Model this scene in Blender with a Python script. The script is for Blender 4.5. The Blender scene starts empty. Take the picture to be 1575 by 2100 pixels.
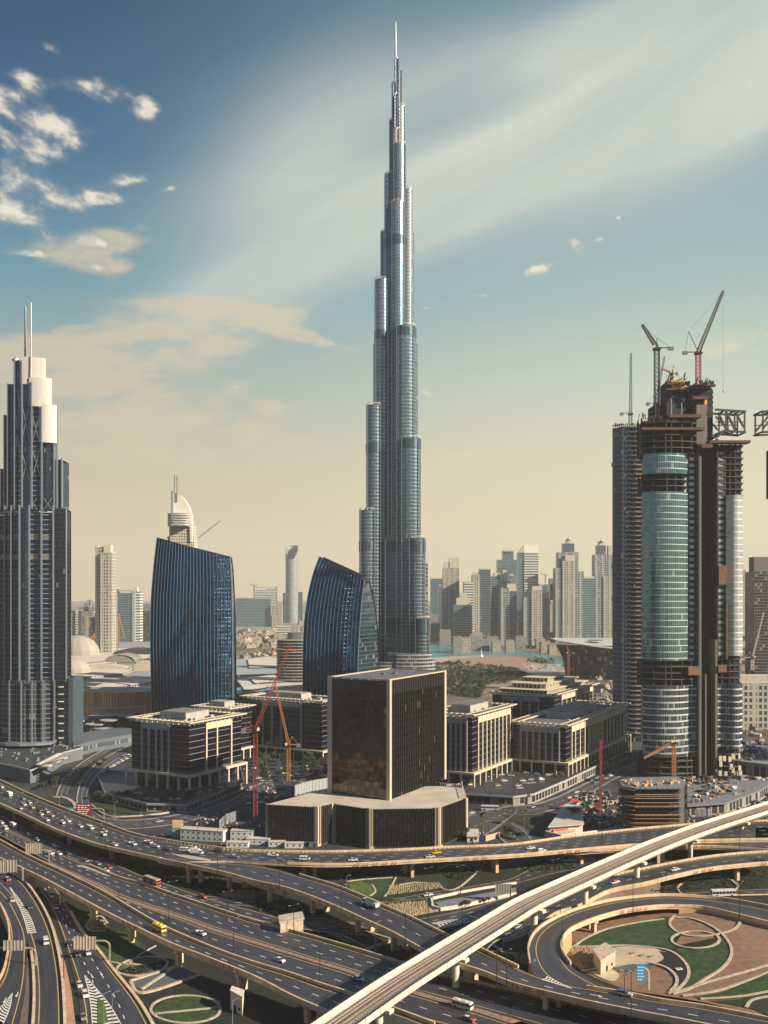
import bpy, math, random
from mathutils import Vector, Matrix
random.seed(11)
R = math.radians
S = bpy.context.scene
# ---------------------------------------------------------------- camera, sky, sun, exposure
H = 140.0; FOC = 1960.0; CX = 787.5; HZ = 1215.0
cam_d = bpy.data.cameras.new("camera"); cam = bpy.data.objects.new("camera", cam_d)
S.collection.objects.link(cam); S.camera = cam
cam.location = (0, 0, H); cam.rotation_euler = (R(90), 0, 0)
cam_d.sensor_fit = 'VERTICAL'; cam_d.sensor_height = 36.0
cam_d.lens = 36.0 * FOC / 2100.0
cam_d.shift_y = (HZ - 1050.0) / 2100.0
cam_d.clip_start = 1.0; cam_d.clip_end = 60000.0
S.view_settings.view_transform = 'Standard'; S.view_settings.look = 'None'
EXPO = 0.9; HAZE_D = .00006
S.view_settings.exposure = EXPO; S.view_settings.gamma = 1.0
try:
    S.cycles.max_bounces = 6; S.cycles.volume_bounces = 0; S.cycles.transparent_max_bounces = 6
    S.cycles.caustics_reflective = False; S.cycles.caustics_refractive = False
    S.cycles.sample_clamp_indirect = 4.0
except Exception: pass

SUN_EL = 27.0; SUN_BACK = 24.0          # to the right of the view, a little behind the camera
sd = Vector((math.cos(R(SUN_EL))*math.cos(R(SUN_BACK)), -math.cos(R(SUN_EL))*math.sin(R(SUN_BACK)), math.sin(R(SUN_EL))))
sl = bpy.data.lights.new("sun", 'SUN'); sun = bpy.data.objects.new("sun", sl); S.collection.objects.link(sun)
sl.energy = 5.0; sl.angle = R(0.5); sl.color = (1.0, 0.84, 0.63)
sun.rotation_euler = sd.to_track_quat('Z', 'Y').to_euler(); sun.location = (300, -200, 900)

def lin(c):
    return tuple(((x/255.0)/12.92 if x/255.0 <= 0.04045 else (((x/255.0)+0.055)/1.055)**2.4) for x in c)

W_ = bpy.data.worlds.new("World"); S.world = W_; W_.use_nodes = True
wt = W_.node_tree; wt.nodes.clear()
class NT:
    """short hand for node building"""
    def __init__(s, t): s.t = t
    def n(s, ty, **k):
        x = s.t.nodes.new(ty)
        for a, b in k.items(): setattr(x, a, b)
        return x
    def put(s, sock, v):
        if isinstance(v, bpy.types.NodeSocket): s.t.links.new(v, sock)
        elif v is not None: sock.default_value = v
    def m(s, op, a, b=None, c=None, clamp=False):
        x = s.n('ShaderNodeMath', operation=op); x.use_clamp = clamp
        s.put(x.inputs[0], a)
        if b is not None: s.put(x.inputs[1], b)
        if c is not None: s.put(x.inputs[2], c)
        return x.outputs[0]
    def mix(s, f, a, b, mode='MIX'):
        x = s.n('ShaderNodeMix', data_type='RGBA', blend_type=mode)
        s.put(x.inputs[0], f)
        for sock, v in ((x.inputs[6], a), (x.inputs[7], b)):
            if isinstance(v, (tuple, list)) and len(v) == 3: v = (*v, 1)
            s.put(sock, v)
        return x.outputs[2]
    def comb(s, x_, y_, z_):
        x = s.n('ShaderNodeCombineXYZ')
        s.put(x.inputs[0], x_); s.put(x.inputs[1], y_); s.put(x.inputs[2], z_)
        return x.outputs[0]
    def noise(s, vec, scale, detail=4, rough=.55, dist=0.0, dim='3D'):
        x = s.n('ShaderNodeTexNoise', noise_dimensions=dim)
        s.put(x.inputs['Vector'], vec); x.inputs['Scale'].default_value = scale
        x.inputs['Detail'].default_value = detail; x.inputs['Roughness'].default_value = rough
        x.inputs['Distortion'].default_value = dist
        return x.outputs['Fac']
    def ramp(s, f, stops, interp='LINEAR'):
        x = s.n('ShaderNodeValToRGB'); cr = x.color_ramp; cr.interpolation = interp
        while len(cr.elements) < len(stops): cr.elements.new(.5)
        for e, (p, c) in zip(cr.elements, stops):
            e.position = p; e.color = (*c, 1) if len(c) == 3 else c
        s.put(x.inputs[0], f)
        return x.outputs[0]
    def smooth(s, v, a, b):
        x = s.n('ShaderNodeMapRange', interpolation_type='SMOOTHSTEP')
        s.put(x.inputs[0], v); x.inputs[1].default_value = a; x.inputs[2].default_value = b
        return x.outputs[0]

w = NT(wt)
tc = w.n('ShaderNodeTexCoord').outputs['Generated']
sp = w.n('ShaderNodeSeparateXYZ'); w.put(sp.inputs[0], tc); dx, dy, dz = sp.outputs
el = w.m('MULTIPLY', w.m('ARCSINE', dz), 57.2958)                # degrees above the horizon
az = w.m('MULTIPLY', w.m('ARCTAN2', dx, dy), 57.2958)            # degrees right of north
def azel(px, py):
    u = (px-CX)/FOC; v = (HZ-py)/FOC
    return math.degrees(math.atan(u)), math.degrees(math.atan(v/math.sqrt(1+u*u)))
elf = w.m('DIVIDE', el, 90.0, clamp=True)
def E(d): return d/90.0
left = w.ramp(elf, [(0, lin((232,202,158))), (E(3), lin((222,198,160))), (E(7), lin((202,190,164))), (E(12), lin((156,174,168))),
    (E(17), lin((98,152,170))), (E(24), lin((30,100,142))), (E(33), lin((0,52,98))), (E(50), lin((24,88,150))), (1, lin((26,92,158)))])
right = w.ramp(elf, [(0, lin((252,230,178))), (E(3), lin((246,230,182))), (E(7), lin((230,224,188))), (E(12), lin((204,214,198))),
    (E(17), lin((166,194,190))), (E(24), lin((126,164,176))), (E(33), lin((100,146,164))), (E(52), lin((24,88,150))), (1, lin((26,92,158)))])
azm = w.smooth(az, -24, 20)
grad = w.mix(azm, left, right)
back = w.ramp(elf, [(0, lin((190,172,140))), (E(6), lin((140,152,162))), (E(15), lin((80,120,148))), (E(35), lin((34,88,134))), (1, lin((26,92,158)))])
grad = w.mix(w.smooth(dy, .25, -.35), grad, back)
sky = w.n('ShaderNodeTexSky', sky_type='NISHITA'); sky.sun_disc = False
sky.sun_elevation = R(SUN_EL); sky.sun_rotation = R(90+SUN_BACK); sky.dust_density = 3.0; sky.altitude = 100
nis = w.mix(1.0, sky.outputs[0], (.09, .09, .09), 'MULTIPLY')
grad = w.mix(.04, grad, nis)
# soft high cloud streaks and small cumulus, laid out by compass bearing and elevation
def rot_gauss(px, py, lx, ly, ang):
    a, e = azel(px, py); s_ = 57.2958/FOC
    ca, sa = math.cos(R(ang)), math.sin(R(ang))
    da = w.m('SUBTRACT', az, a); de = w.m('SUBTRACT', el, e)
    p = w.m('ADD', w.m('MULTIPLY', da, ca/(lx*s_)), w.m('MULTIPLY', de, sa/(lx*s_)))
    q = w.m('ADD', w.m('MULTIPLY', da, -sa/(ly*s_)), w.m('MULTIPLY', de, ca/(ly*s_)))
    r2 = w.m('ADD', w.m('MULTIPLY', p, p), w.m('MULTIPLY', q, q))
    return w.m('EXPONENT', w.m('MULTIPLY', r2, -1.0))
def total(l):
    t = l[0]
    for x in l[1:]: t = w.m('ADD', t, x)
    return t
angv = w.comb(w.m('MULTIPLY', az, .1), w.m('MULTIPLY', el, .1), 0.0)
warp = w.noise(angv, 1.6, 3, .5)
def rotv(ang, sx, sy):
    ca, sa = math.cos(R(ang)), math.sin(R(ang))
    return w.comb(w.m('MULTIPLY', w.m('ADD', w.m('MULTIPLY', az, ca), w.m('MULTIPLY', el, sa)), sx),
                  w.m('MULTIPLY', w.m('ADD', w.m('MULTIPLY', az, -sa), w.m('MULTIPLY', el, ca)), sy), 0.0)
streakv = rotv(22, .03, .13)
streak_n = w.noise(streakv, 1.0, 4, .5, .4)
band = total([rot_gauss(1240, 300, 400, 105, 13), rot_gauss(760, 470, 300, 70, 28), rot_gauss(450, 610, 170, 60, 25),
              rot_gauss(1500, 150, 260, 130, 5), rot_gauss(980, 390, 240, 60, 22), rot_gauss(1250, 60, 420, 60, 8), rot_gauss(620, 330, 260, 120, 30)])
bandf = w.m('MULTIPLY', w.m('MINIMUM', band, 1.0), w.m('ADD', .45, w.m('MULTIPLY', w.smooth(streak_n, .25, .72), .55)))
bandf = w.m('MULTIPLY', bandf, .86)
col1 = w.mix(azm, lin((198,208,198)), lin((238,236,218)))
c = w.mix(bandf, grad, col1)
# wide low cloud field at left
soft_n = w.noise(rotv(6, .13, .36), 1.5, 9, .62, .3)
fld = total([rot_gauss(260, 700, 330, 60, 6), rot_gauss(90, 770, 220, 50, 0), rot_gauss(480, 640, 200, 22, -4), rot_gauss(640, 695, 70, 14, -12),
             rot_gauss(300, 900, 330, 80, 0), rot_gauss(480, 790, 40, 20, 0), rot_gauss(545, 832, 36, 16, -10),
             rot_gauss(1500, 700, 120, 28, 10), rot_gauss(1010, 945, 260, 22, 0), rot_gauss(180, 535, 110, 22, -5), rot_gauss(210, 500, 90, 30, 20)])
fldf = w.m('MULTIPLY', w.smooth(w.m('ADD', w.m('MULTIPLY', w.m('MINIMUM', fld, 1.1), .34), w.m('MULTIPLY', soft_n, 1.35)), .74, 1.06), w.m('MULTIPLY', w.smooth(fld, .03, .75), .80))
c = w.mix(fldf, c, w.mix(azm, lin((208,196,170)), lin((228,218,186))))
# cumulus puffs
puff_n = w.noise(rotv(-12, .34, .56), 1.35, 10, .56, .1)
puff = total([rot_gauss(70, 168, 42, 22, -15), rot_gauss(195, 183, 62, 19, -5), rot_gauss(290, 230, 36, 24, 20), rot_gauss(110, 262, 80, 34, -22), rot_gauss(60, 300, 60, 30, -10),
              rot_gauss(18, 212, 40, 24, -20), rot_gauss(45, 365, 70, 38, -20), rot_gauss(30, 440, 56, 28, -20), rot_gauss(165, 415, 60, 22, 10), rot_gauss(265, 372, 46, 12, 10), rot_gauss(230, 408, 40, 12, 0),
              rot_gauss(100, 100, 24, 12, 0), rot_gauss(170, 542, 80, 13, -6), rot_gauss(190, 495, 60, 15, 0), rot_gauss(60, 520, 40, 8, 0), rot_gauss(350, 385, 24, 8, 15), rot_gauss(485, 795, 30, 15, 0), rot_gauss(548, 832, 26, 12, -10), rot_gauss(640, 697, 66, 12, -8),
              rot_gauss(1098, 552, 56, 14, 8), rot_gauss(1185, 508, 34, 22, -30), rot_gauss(1228, 492, 14, 8, 0), rot_gauss(1268, 447, 8, 5, 0), rot_gauss(990, 606, 26, 7, 0), rot_gauss(870, 632, 20, 5, 0), rot_gauss(870, 805, 24, 8, -20)])
pv = w.m('ADD', w.m('MULTIPLY', w.m('MINIMUM', puff, 1.0), .40), w.m('MULTIPLY', puff_n, 1.25))
pf = w.m('MULTIPLY', w.smooth(pv, .76, 1.14), w.m('MULTIPLY', w.smooth(puff, .10, .35), .92))
pcol = w.mix(w.smooth(pv, .88, 1.18), w.mix(.4, grad, lin((196,190,176))), lin((244,234,214)))
c = w.mix(pf, c, pcol)
c = w.mix(w.smooth(el, 0.0, -4.0), c, lin((52,48,44)))
bg = w.n('ShaderNodeBackground'); w.put(bg.inputs[0], c); bg.inputs[1].default_value = 2**-EXPO
wo = w.n('ShaderNodeOutputWorld'); wt.links.new(bg.outputs[0], wo.inputs[0])

# ---------------------------------------------------------------- helpers
COL = S.collection
def Yg(py, z=0.0): return (H - z)*FOC/(py - HZ)
def G(px, py, z=0.0):
    Y = Yg(py, z); return Vector(((px-CX)/FOC*Y, Y, z))
def PX(px, Y): return (px-CX)/FOC*Y
def PZ(py, Y): return H + (HZ-py)/FOC*Y
def Z1(x, y): return (x/3.0, 1500+y/3.0)
def Z2(x, y): return (525+x/3.0, 1500+y/3.0)
def Z3(x, y): return (1050+x/3.0, 1500+y/3.0)
ZZ = {1: Z1, 2: Z2, 3: Z3}

MATS = {}
def M(name, col, rough=.75, metal=0.0, var=.12, scale=.4, bump=0.0, spec=.5, emit=None, streak=False):
    if name in MATS: return MATS[name]
    m = bpy.data.materials.new(name); m.use_nodes = True; t = NT(m.node_tree)
    b = m.node_tree.nodes['Principled BSDF']
    tcn = t.n('ShaderNodeTexCoord').outputs['Object']
    if streak:
        mp = t.n('ShaderNodeMapping'); t.put(mp.inputs[0], tcn); mp.inputs['Scale'].default_value = (1, 1, .12); tcn = mp.outputs[0]
    nz = t.noise(tcn, scale, 5, .6)
    f = t.m('MULTIPLY', t.m('SUBTRACT', nz, .5), 2.0*var*2)
    f = t.m('ADD', f, 1.0)
    cc = t.n('ShaderNodeMix', data_type='RGBA', blend_type='MULTIPLY'); cc.inputs[0].default_value = 1.0
    cc.inputs[6].default_value = (*col, 1); t.put(cc.inputs[7], t.comb(f, f, f))
    t.put(b.inputs['Base Color'], cc.outputs[2])
    b.inputs['Roughness'].default_value = rough; b.inputs['Metallic'].default_value = metal
    b.inputs['Specular IOR Level'].default_value = spec
    if bump:
        bp = t.n('ShaderNodeBump'); bp.inputs['Strength'].default_value = bump; t.put(bp.inputs['Height'], nz)
        m.node_tree.links.new(bp.outputs[0], b.inputs['Normal'])
    if emit:
        b.inputs['Emission Color'].default_value = (*emit, 1); b.inputs['Emission Strength'].default_value = 1.0
    MATS[name] = m; return m

def F(name, glass, frame, bay=1.6, floor=4.0, mull=.12, span=.25, gr=.12, gm=.75, fr=.6, fm=0.0, var=.45, tilt=.012, off=0.0, wave=0.0, groups=0, blind=.12, bcol=(.42,.38,.30)):
    """facade: panes in a grid of frame, in metres along the wall (UV)"""
    if name in MATS: return MATS[name]
    m = bpy.data.materials.new(name); m.use_nodes = True; t = NT(m.node_tree)
    b = m.node_tree.nodes['Principled BSDF']
    uv = t.n('ShaderNodeUVMap').outputs[0]
    s = t.n('ShaderNodeSeparateXYZ'); t.put(s.inputs[0], uv)
    u = t.m('DIVIDE', s.outputs[0], bay); v = t.m('DIVIDE', t.m('ADD', s.outputs[1], off), floor)
    mu = t.m('LESS_THAN', t.m('FRACT', u), mull); sv = t.m('LESS_THAN', t.m('FRACT', v), span)
    mask = t.m('MAXIMUM', mu, sv)
    if groups:
        mask = t.m('MAXIMUM', mask, t.m('LESS_THAN', t.m('FRACT', t.m('DIVIDE', u, groups)), .8/groups))
    cell = t.comb(t.m('FLOOR', u), t.m('FLOOR', v), 0.0)
    wn = t.n('ShaderNodeTexWhiteNoise', noise_dimensions='2D'); t.put(wn.inputs[0], cell)
    k = t.m('ADD', t.m('MULTIPLY', wn.outputs[0], 2*var), 1-var)
    g = t.mix(1.0, glass, t.comb(k, k, k), 'MULTIPLY')
    isbl = t.m('GREATER_THAN', wn.outputs[0], 1.0-blind)
    g = t.mix(t.m('MULTIPLY', isbl, .55), g, bcol)
    tcn = t.n('ShaderNodeTexCoord').outputs['Object']
    nz = t.noise(tcn, .06, 4, .6)
    fk = t.m('ADD', t.m('MULTIPLY', nz, .5), .75)
    fcol = t.mix(1.0, frame, t.comb(fk, fk, fk), 'MULTIPLY')
    t.put(b.inputs['Base Color'], t.mix(mask, g, fcol))
    mr = t.n('ShaderNodeMix', data_type='FLOAT'); t.put(mr.inputs[0], mask); mr.inputs[2].default_value = gr; mr.inputs[3].default_value = fr
    t.put(b.inputs['Roughness'], mr.outputs[0])
    mm = t.n('ShaderNodeMix', data_type='FLOAT'); t.put(mm.inputs[0], mask); t.put(mm.inputs[2], t.m('MULTIPLY', t.m('SUBTRACT', 1.0, t.m('MULTIPLY', isbl, .5)), gm)); mm.inputs[3].default_value = fm
    t.put(b.inputs['Metallic'], mm.outputs[0])
    # every pane sits a hair out of true
    geo = t.n('ShaderNodeNewGeometry')
    rnd = t.n('ShaderNodeVectorMath', operation='SUBTRACT'); t.put(rnd.inputs[0], wn.outputs[1]); rnd.inputs[1].default_value = (.5, .5, .5)
    sc = t.n('ShaderNodeVectorMath', operation='SCALE'); t.put(sc.inputs[0], rnd.outputs[0]); sc.inputs[3].default_value = tilt*2
    ad = t.n('ShaderNodeVectorMath', operation='ADD'); t.put(ad.inputs[0], geo.outputs['Normal']); t.put(ad.inputs[1], sc.outputs[0])
    if wave:
        wv = t.n('ShaderNodeTexNoise'); t.put(wv.inputs['Vector'], tcn); wv.inputs['Scale'].default_value = .11
        r2 = t.n('ShaderNodeVectorMath', operation='SUBTRACT'); t.put(r2.inputs[0], wv.outputs['Color']); r2.inputs[1].default_value = (.5, .5, .5)
        s2 = t.n('ShaderNodeVectorMath', operation='SCALE'); t.put(s2.inputs[0], r2.outputs[0]); s2.inputs[3].default_value = wave
        a2 = t.n('ShaderNodeVectorMath', operation='ADD'); t.put(a2.inputs[0], ad.outputs[0]); t.put(a2.inputs[1], s2.outputs[0]); ad = a2
    no = t.n('ShaderNodeVectorMath', operation='NORMALIZE'); t.put(no.inputs[0], ad.outputs[0])
    bp = t.n('ShaderNodeBump'); bp.inputs['Strength'].default_value = .5; bp.inputs['Distance'].default_value = .12
    t.put(bp.inputs['Height'], mask); t.put(bp.inputs['Normal'], no.outputs[0])
    m.node_tree.links.new(bp.outputs[0], b.inputs['Normal'])
    MATS[name] = m; return m

class MB:
    def __init__(s): s.v = []; s.f = []; s.mi = []; s.uv = []; s.st = []
    def face(s, pts, mi=0, uvs=None):
        n = len(s.v); s.v += [tuple(p) for p in pts]; s.f.append(tuple(range(n, n+len(pts)))); s.mi.append(mi)
        s.uv.append(uvs or [(p[0], p[1]) for p in pts])
    def wall(s, a, b, z0, z1, u0=0.0, mi=0, z1b=None, z0b=None):
        L = math.hypot(b[0]-a[0], b[1]-a[1]); z1b = z1 if z1b is None else z1b; z0b = z0 if z0b is None else z0b
        s.face([(a[0], a[1], z0), (b[0], b[1], z0b), (b[0], b[1], z1b), (a[0], a[1], z1)], mi, [(u0, z0), (u0+L, z0b), (u0+L, z1b), (u0, z1)])
        return u0+L
    def prism(s, poly, z0, z1, mi=0, top=None, bot=True):
        s.st.append(len(s.f))
        poly = [(p[0], p[1]) for p in poly]
        A = sum(poly[i][0]*poly[(i+1) % len(poly)][1]-poly[(i+1) % len(poly)][0]*poly[i][1] for i in range(len(poly)))
        if A < 0: poly = poly[::-1]
        u = 0
        for i in range(len(poly)): u = s.wall(poly[i], poly[(i+1) % len(poly)], z0, z1, u, mi)
        s.face([(x, y, z1) for x, y in poly], mi if top is None else top)
        if bot: s.face([(x, y, z0) for x, y in poly[::-1]], mi if top is None else top)
    def box(s, x, y, z, sx, sy, sz, rz=0.0, mi=0, top=None):
        c, n = math.cos(rz), math.sin(rz)
        s.prism([(x+a*c-b*n, y+a*n+b*c) for a, b in ((-sx/2, -sy/2), (sx/2, -sy/2), (sx/2, sy/2), (-sx/2, sy/2))], z, z+sz, mi, top)
    def beam(s, p, q, w=.3, h=None, mi=0):
        h = h or w; p = Vector(p); q = Vector(q); d = q-p
        if d.length < 1e-6: return
        s.st.append(len(s.f)); d.normalize(); up = Vector((0, 0, 1)) if abs(d.z) < .95 else Vector((0, 1, 0))
        a = d.cross(up).normalized()*(w/2); b = a.cross(d).normalized()*(h/2)
        c = [p-a-b, p+a-b, p+a+b, p-a+b, q-a-b, q+a-b, q+a+b, q-a+b]
        for i, j, k, l in ((0, 1, 2, 3), (7, 6, 5, 4), (0, 4, 5, 1), (1, 5, 6, 2), (2, 6, 7, 3), (3, 7, 4, 0)): s.face([c[i], c[j], c[k], c[l]], mi)
    def cyl(s, x, y, z0, z1, r0, r1=None, n=12, mi=0, top=None, sy=1.0, a0=0.0):
        r1 = r0 if r1 is None else r1; s.st.append(len(s.f))
        P = [(math.cos(a0+2*math.pi*i/n), math.sin(a0+2*math.pi*i/n)*sy) for i in range(n)]
        u = 0
        for i in range(n):
            a, b = P[i], P[(i+1) % n]; L = math.hypot(a[0]-b[0], a[1]-b[1])*r0
            s.face([(x+a[0]*r0, y+a[1]*r0, z0), (x+b[0]*r0, y+b[1]*r0, z0), (x+b[0]*r1, y+b[1]*r1, z1), (x+a[0]*r1, y+a[1]*r1, z1)], mi, [(u, z0), (u+L, z0), (u+L, z1), (u, z1)]); u += L
        if r1 > .01: s.face([(x+a*r1, y+b*r1, z1) for a, b in P], mi if top is None else top)
    def split(s, name, mats, parent=None):
        """every primitive laid down becomes an object of its own"""
        cuts = sorted(set(s.st+[len(s.f)]))
        for a, b_ in zip(cuts, cuts[1:]):
            m = MB()
            for i in range(a, b_): m.face([s.v[k] for k in s.f[i]], s.mi[i], s.uv[i])
            m.build(name, mats, parent)
    def build(s, name, mats, parent=None, smooth=False):
        me = bpy.data.meshes.new(name); me.from_pydata(s.v, [], s.f)
        if not isinstance(mats, (list, tuple)): mats = [mats]
        for m in mats: me.materials.append(m)
        me.polygons.foreach_set('material_index', s.mi)
        ul = me.uv_layers.new(name='UVMap'); flat = [c for f in s.uv for p in f for c in p]
        ul.data.foreach_set('uv', flat)
        if smooth: me.polygons.foreach_set('use_smooth', [True]*len(s.f))
        me.update()
        o = bpy.data.objects.new(name, me); COL.objects.link(o)
        if parent is not None: o.parent = parent; o.matrix_parent_inverse = Matrix.Translation(-parent.location)
        return o
USED = {}
def tag(o, label, cat, group=None):
    o['label'] = label; o['category'] = cat
    if group: o['group'] = group
    return o
def thing(name, label, cat, loc, group=None):
    o = bpy.data.objects.new(name, None); COL.objects.link(o); o.location = loc; o.empty_display_size = .1
    return tag(o, label, cat, group)
def structure(o): o['kind'] = 'structure'; return o
ORD = ['first', 'second', 'third', 'fourth', 'fifth', 'sixth', 'seventh', 'eighth', 'ninth', 'tenth', 'eleventh', 'twelfth', 'thirteenth', 'fourteenth', 'fifteenth', 'sixteenth', 'seventeenth', 'eighteenth', 'nineteenth', 'twentieth', 'twenty-first', 'twenty-second', 'twenty-third', 'twenty-fourth', 'twenty-fifth', 'twenty-sixth', 'twenty-seventh', 'twenty-eighth', 'twenty-ninth', 'thirtieth', 'thirty-first', 'thirty-second', 'thirty-third', 'thirty-fourth', 'thirty-fifth', 'thirty-sixth', 'thirty-seventh', 'thirty-eighth', 'thirty-ninth', 'fortieth']
def crom(P, n):
    """n points along a Catmull-Rom curve through P, evenly spaced in length"""
    P = [Vector(p) for p in P]
    if len(P) == 2: return [P[0].lerp(P[1], i/(n-1)) for i in range(n)]
    Q = [P[0]*2-P[1]]+P+[P[-1]*2-P[-2]]; out = []
    for i in range(1, len(Q)-2):
        for k in range(16):
            t = k/16; a, b, c_, d = Q[i-1], Q[i], Q[i+1], Q[i+2]
            out.append(.5*((2*b)+(c_-a)*t+(2*a-5*b+4*c_-d)*t*t+(3*b-a-3*c_+d)*t**3))
    out.append(P[-1]); L = [0]
    for i in range(1, len(out)): L.append(L[-1]+(out[i]-out[i-1]).length)
    res = []; j = 0
    for i in range(n):
        s_ = L[-1]*i/(n-1)
        while j < len(L)-2 and L[j+1] < s_: j += 1
        k = (s_-L[j])/max(1e-9, L[j+1]-L[j]); res.append(out[j].lerp(out[j+1], min(1, k)))
    return res

# colours
concrete = M('cream_concrete', (.60, .44, .29), .8, var=.3, scale=.35, bump=.1, streak=True)
conc_lt = M('pale_concrete', (.66, .59, .48), .75, var=.25, scale=.35, streak=True)
kerb_m = M('garden_kerb_stone', (.46, .38, .29), .85, var=.35, scale=.6)
conc_gr = M('grey_concrete', (.16, .18, .21), .85, var=.2, scale=.2, bump=.1)
def asphalt_mat(name, col, rough):
    """uv: metres along the road, 0..1 across it"""
    m = bpy.data.materials.new(name); m.use_nodes = True; t = NT(m.node_tree); b = m.node_tree.nodes['Principled BSDF']
    uv = t.n('ShaderNodeUVMap').outputs[0]; s_ = t.n('ShaderNodeSeparateXYZ'); t.put(s_.inputs[0], uv)
    lanes = t.noise(t.comb(t.m('MULTIPLY', s_.outputs[0], .012), t.m('MULTIPLY', s_.outputs[1], 22.0), 0.0), 1.0, 3, .6)
    patch = t.noise(t.comb(t.m('MULTIPLY', s_.outputs[0], .05), t.m('MULTIPLY', s_.outputs[1], 3.0), 3.0), 1.0, 5, .7)
    tcn = t.n('ShaderNodeTexCoord').outputs['Object']; fine = t.noise(tcn, .9, 4, .7)
    joint = t.m('LESS_THAN', t.m('FRACT', t.m('DIVIDE', s_.outputs[0], 34.0)), .018)
    k = t.m('ADD', t.m('MULTIPLY', t.smooth(lanes, .3, .7), .75), .55); k = t.m('MULTIPLY', k, t.m('ADD', t.m('MULTIPLY', patch, 1.5), .25)); k = t.m('MULTIPLY', k, t.m('ADD', t.m('MULTIPLY', fine, .5), .75))
    k = t.m('MULTIPLY', k, t.m('SUBTRACT', 1.0, t.m('MULTIPLY', joint, .55)))
    t.put(b.inputs['Base Color'], t.mix(1.0, col, t.comb(k, k, k), 'MULTIPLY')); t.put(b.inputs['Roughness'], t.m('ADD', rough-.1, t.m('MULTIPLY', patch, .25))); b.inputs['Specular IOR Level'].default_value = .6
    MATS[name] = m; return m
asphalt = asphalt_mat('asphalt', (.042, .045, .058), .55)
paint = M('road_paint', (.72, .70, .62), .6, var=.25, scale=1.5)
yellow_paint = M('yellow_road_paint', (.62, .42, .10), .6, var=.25, scale=1.5)
redpanel = M('red_concrete_inlay', (.36, .13, .06), .8)
pinkbrick = M('pink_brick_paving', (.36, .22, .17), .85, var=.25, scale=.8)
grass = M('grass', (.026, .056, .016), .95, var=.75, scale=.35, bump=.5)
darkgrass = M('dark_planting', (.010, .016, .012), .95, var=.5, scale=.5, bump=.5)
soil = M('bare_soil', (.23, .135, .085), .95, var=.35, scale=.35, bump=.3)
sandy = M('sandy_ground', (.50, .40, .28), .95, var=.2, scale=.15)
steel = M('galvanised_steel', (.30, .31, .32), .45, .5, var=.1)
darksteel = M('dark_painted_steel', (.03, .03, .035), .5, .3, var=.1)
white = M('white_paint', (.72, .69, .62), .5, var=.08)
dglass = M('dark_glass', (.02, .025, .03), .08, 0, var=.1, spec=.8)
roofgrey = M('grey_roof', (.10, .115, .14), .9, var=.2, scale=.15)
rooflt = M('pale_roof', (.50, .46, .38), .85, var=.12, scale=.12)
# ---------------------------------------------------------------- ground, water, lawns
def sheet(name, pts, z, mat, parent=None):
    b = MB(); b.face([(p[0], p[1], z) for p in pts], 0); o = b.build(name, mat, parent)
    return o
def psheet(name, px, z, mat, zz=None):
    f = ZZ.get(zz, lambda x, y: (x, y))
    return structure(sheet(name, [G(*f(x, y), z) for x, y in px], z, mat))
# the desert plain and city floor, one sheet out to the horizon
mg = bpy.data.materials.new('desert_city_ground'); mg.use_nodes = True; t = NT(mg.node_tree); b = mg.node_tree.nodes['Principled BSDF']
oc = t.n('ShaderNodeTexCoord').outputs['Object']
n1 = t.noise(oc, .004, 8, .65); n2 = t.noise(oc, .03, 5, .7)
vor = t.n('ShaderNodeTexVoronoi', feature='F1'); t.put(vor.inputs['Vector'], oc); vor.inputs['Scale'].default_value = .022
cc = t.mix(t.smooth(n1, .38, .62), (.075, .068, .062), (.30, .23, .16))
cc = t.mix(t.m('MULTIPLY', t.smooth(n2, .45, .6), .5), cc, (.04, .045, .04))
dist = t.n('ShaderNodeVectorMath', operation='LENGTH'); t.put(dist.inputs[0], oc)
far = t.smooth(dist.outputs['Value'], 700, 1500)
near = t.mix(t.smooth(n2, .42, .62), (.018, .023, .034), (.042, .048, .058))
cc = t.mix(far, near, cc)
t.put(b.inputs['Base Color'], cc); b.inputs['Roughness'].default_value = .95
structure(sheet('ground', [(-15000, -3000), (15000, -3000), (15000, 15500), (-15000, 15500)], 0, mg))
water = M('turquoise_water', (.03, .24, .27), .25, 0, var=.1, scale=.02, spec=.4)
psheet('lake', [(862,1327),(905,1322),(1000,1332),(1075,1334),(1115,1340),(1150,1352),(1158,1362),(1140,1366),(1125,1352),(1060,1344),(980,1341),(930,1345),(880,1350),(862,1348)], .15, water)
psheet('plaza', [(905,1352),(980,1344),(1060,1347),(1110,1356),(1100,1370),(1030,1374),(930,1362)], .2, M('brown_plaza', (.30,.20,.12), .9, var=.3, scale=.05))
psheet('plaza', [(870,1350),(930,1346),(985,1344),(985,1347),(930,1352),(890,1360),(868,1362)], .25, M('pale_plaza', (.36,.33,.28), .9, var=.2, scale=.05))
psheet('plaza', [(1070,1362),(1150,1362),(1160,1378),(1085,1376)], .22, M('pale_plaza', (.36,.33,.28)))
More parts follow.
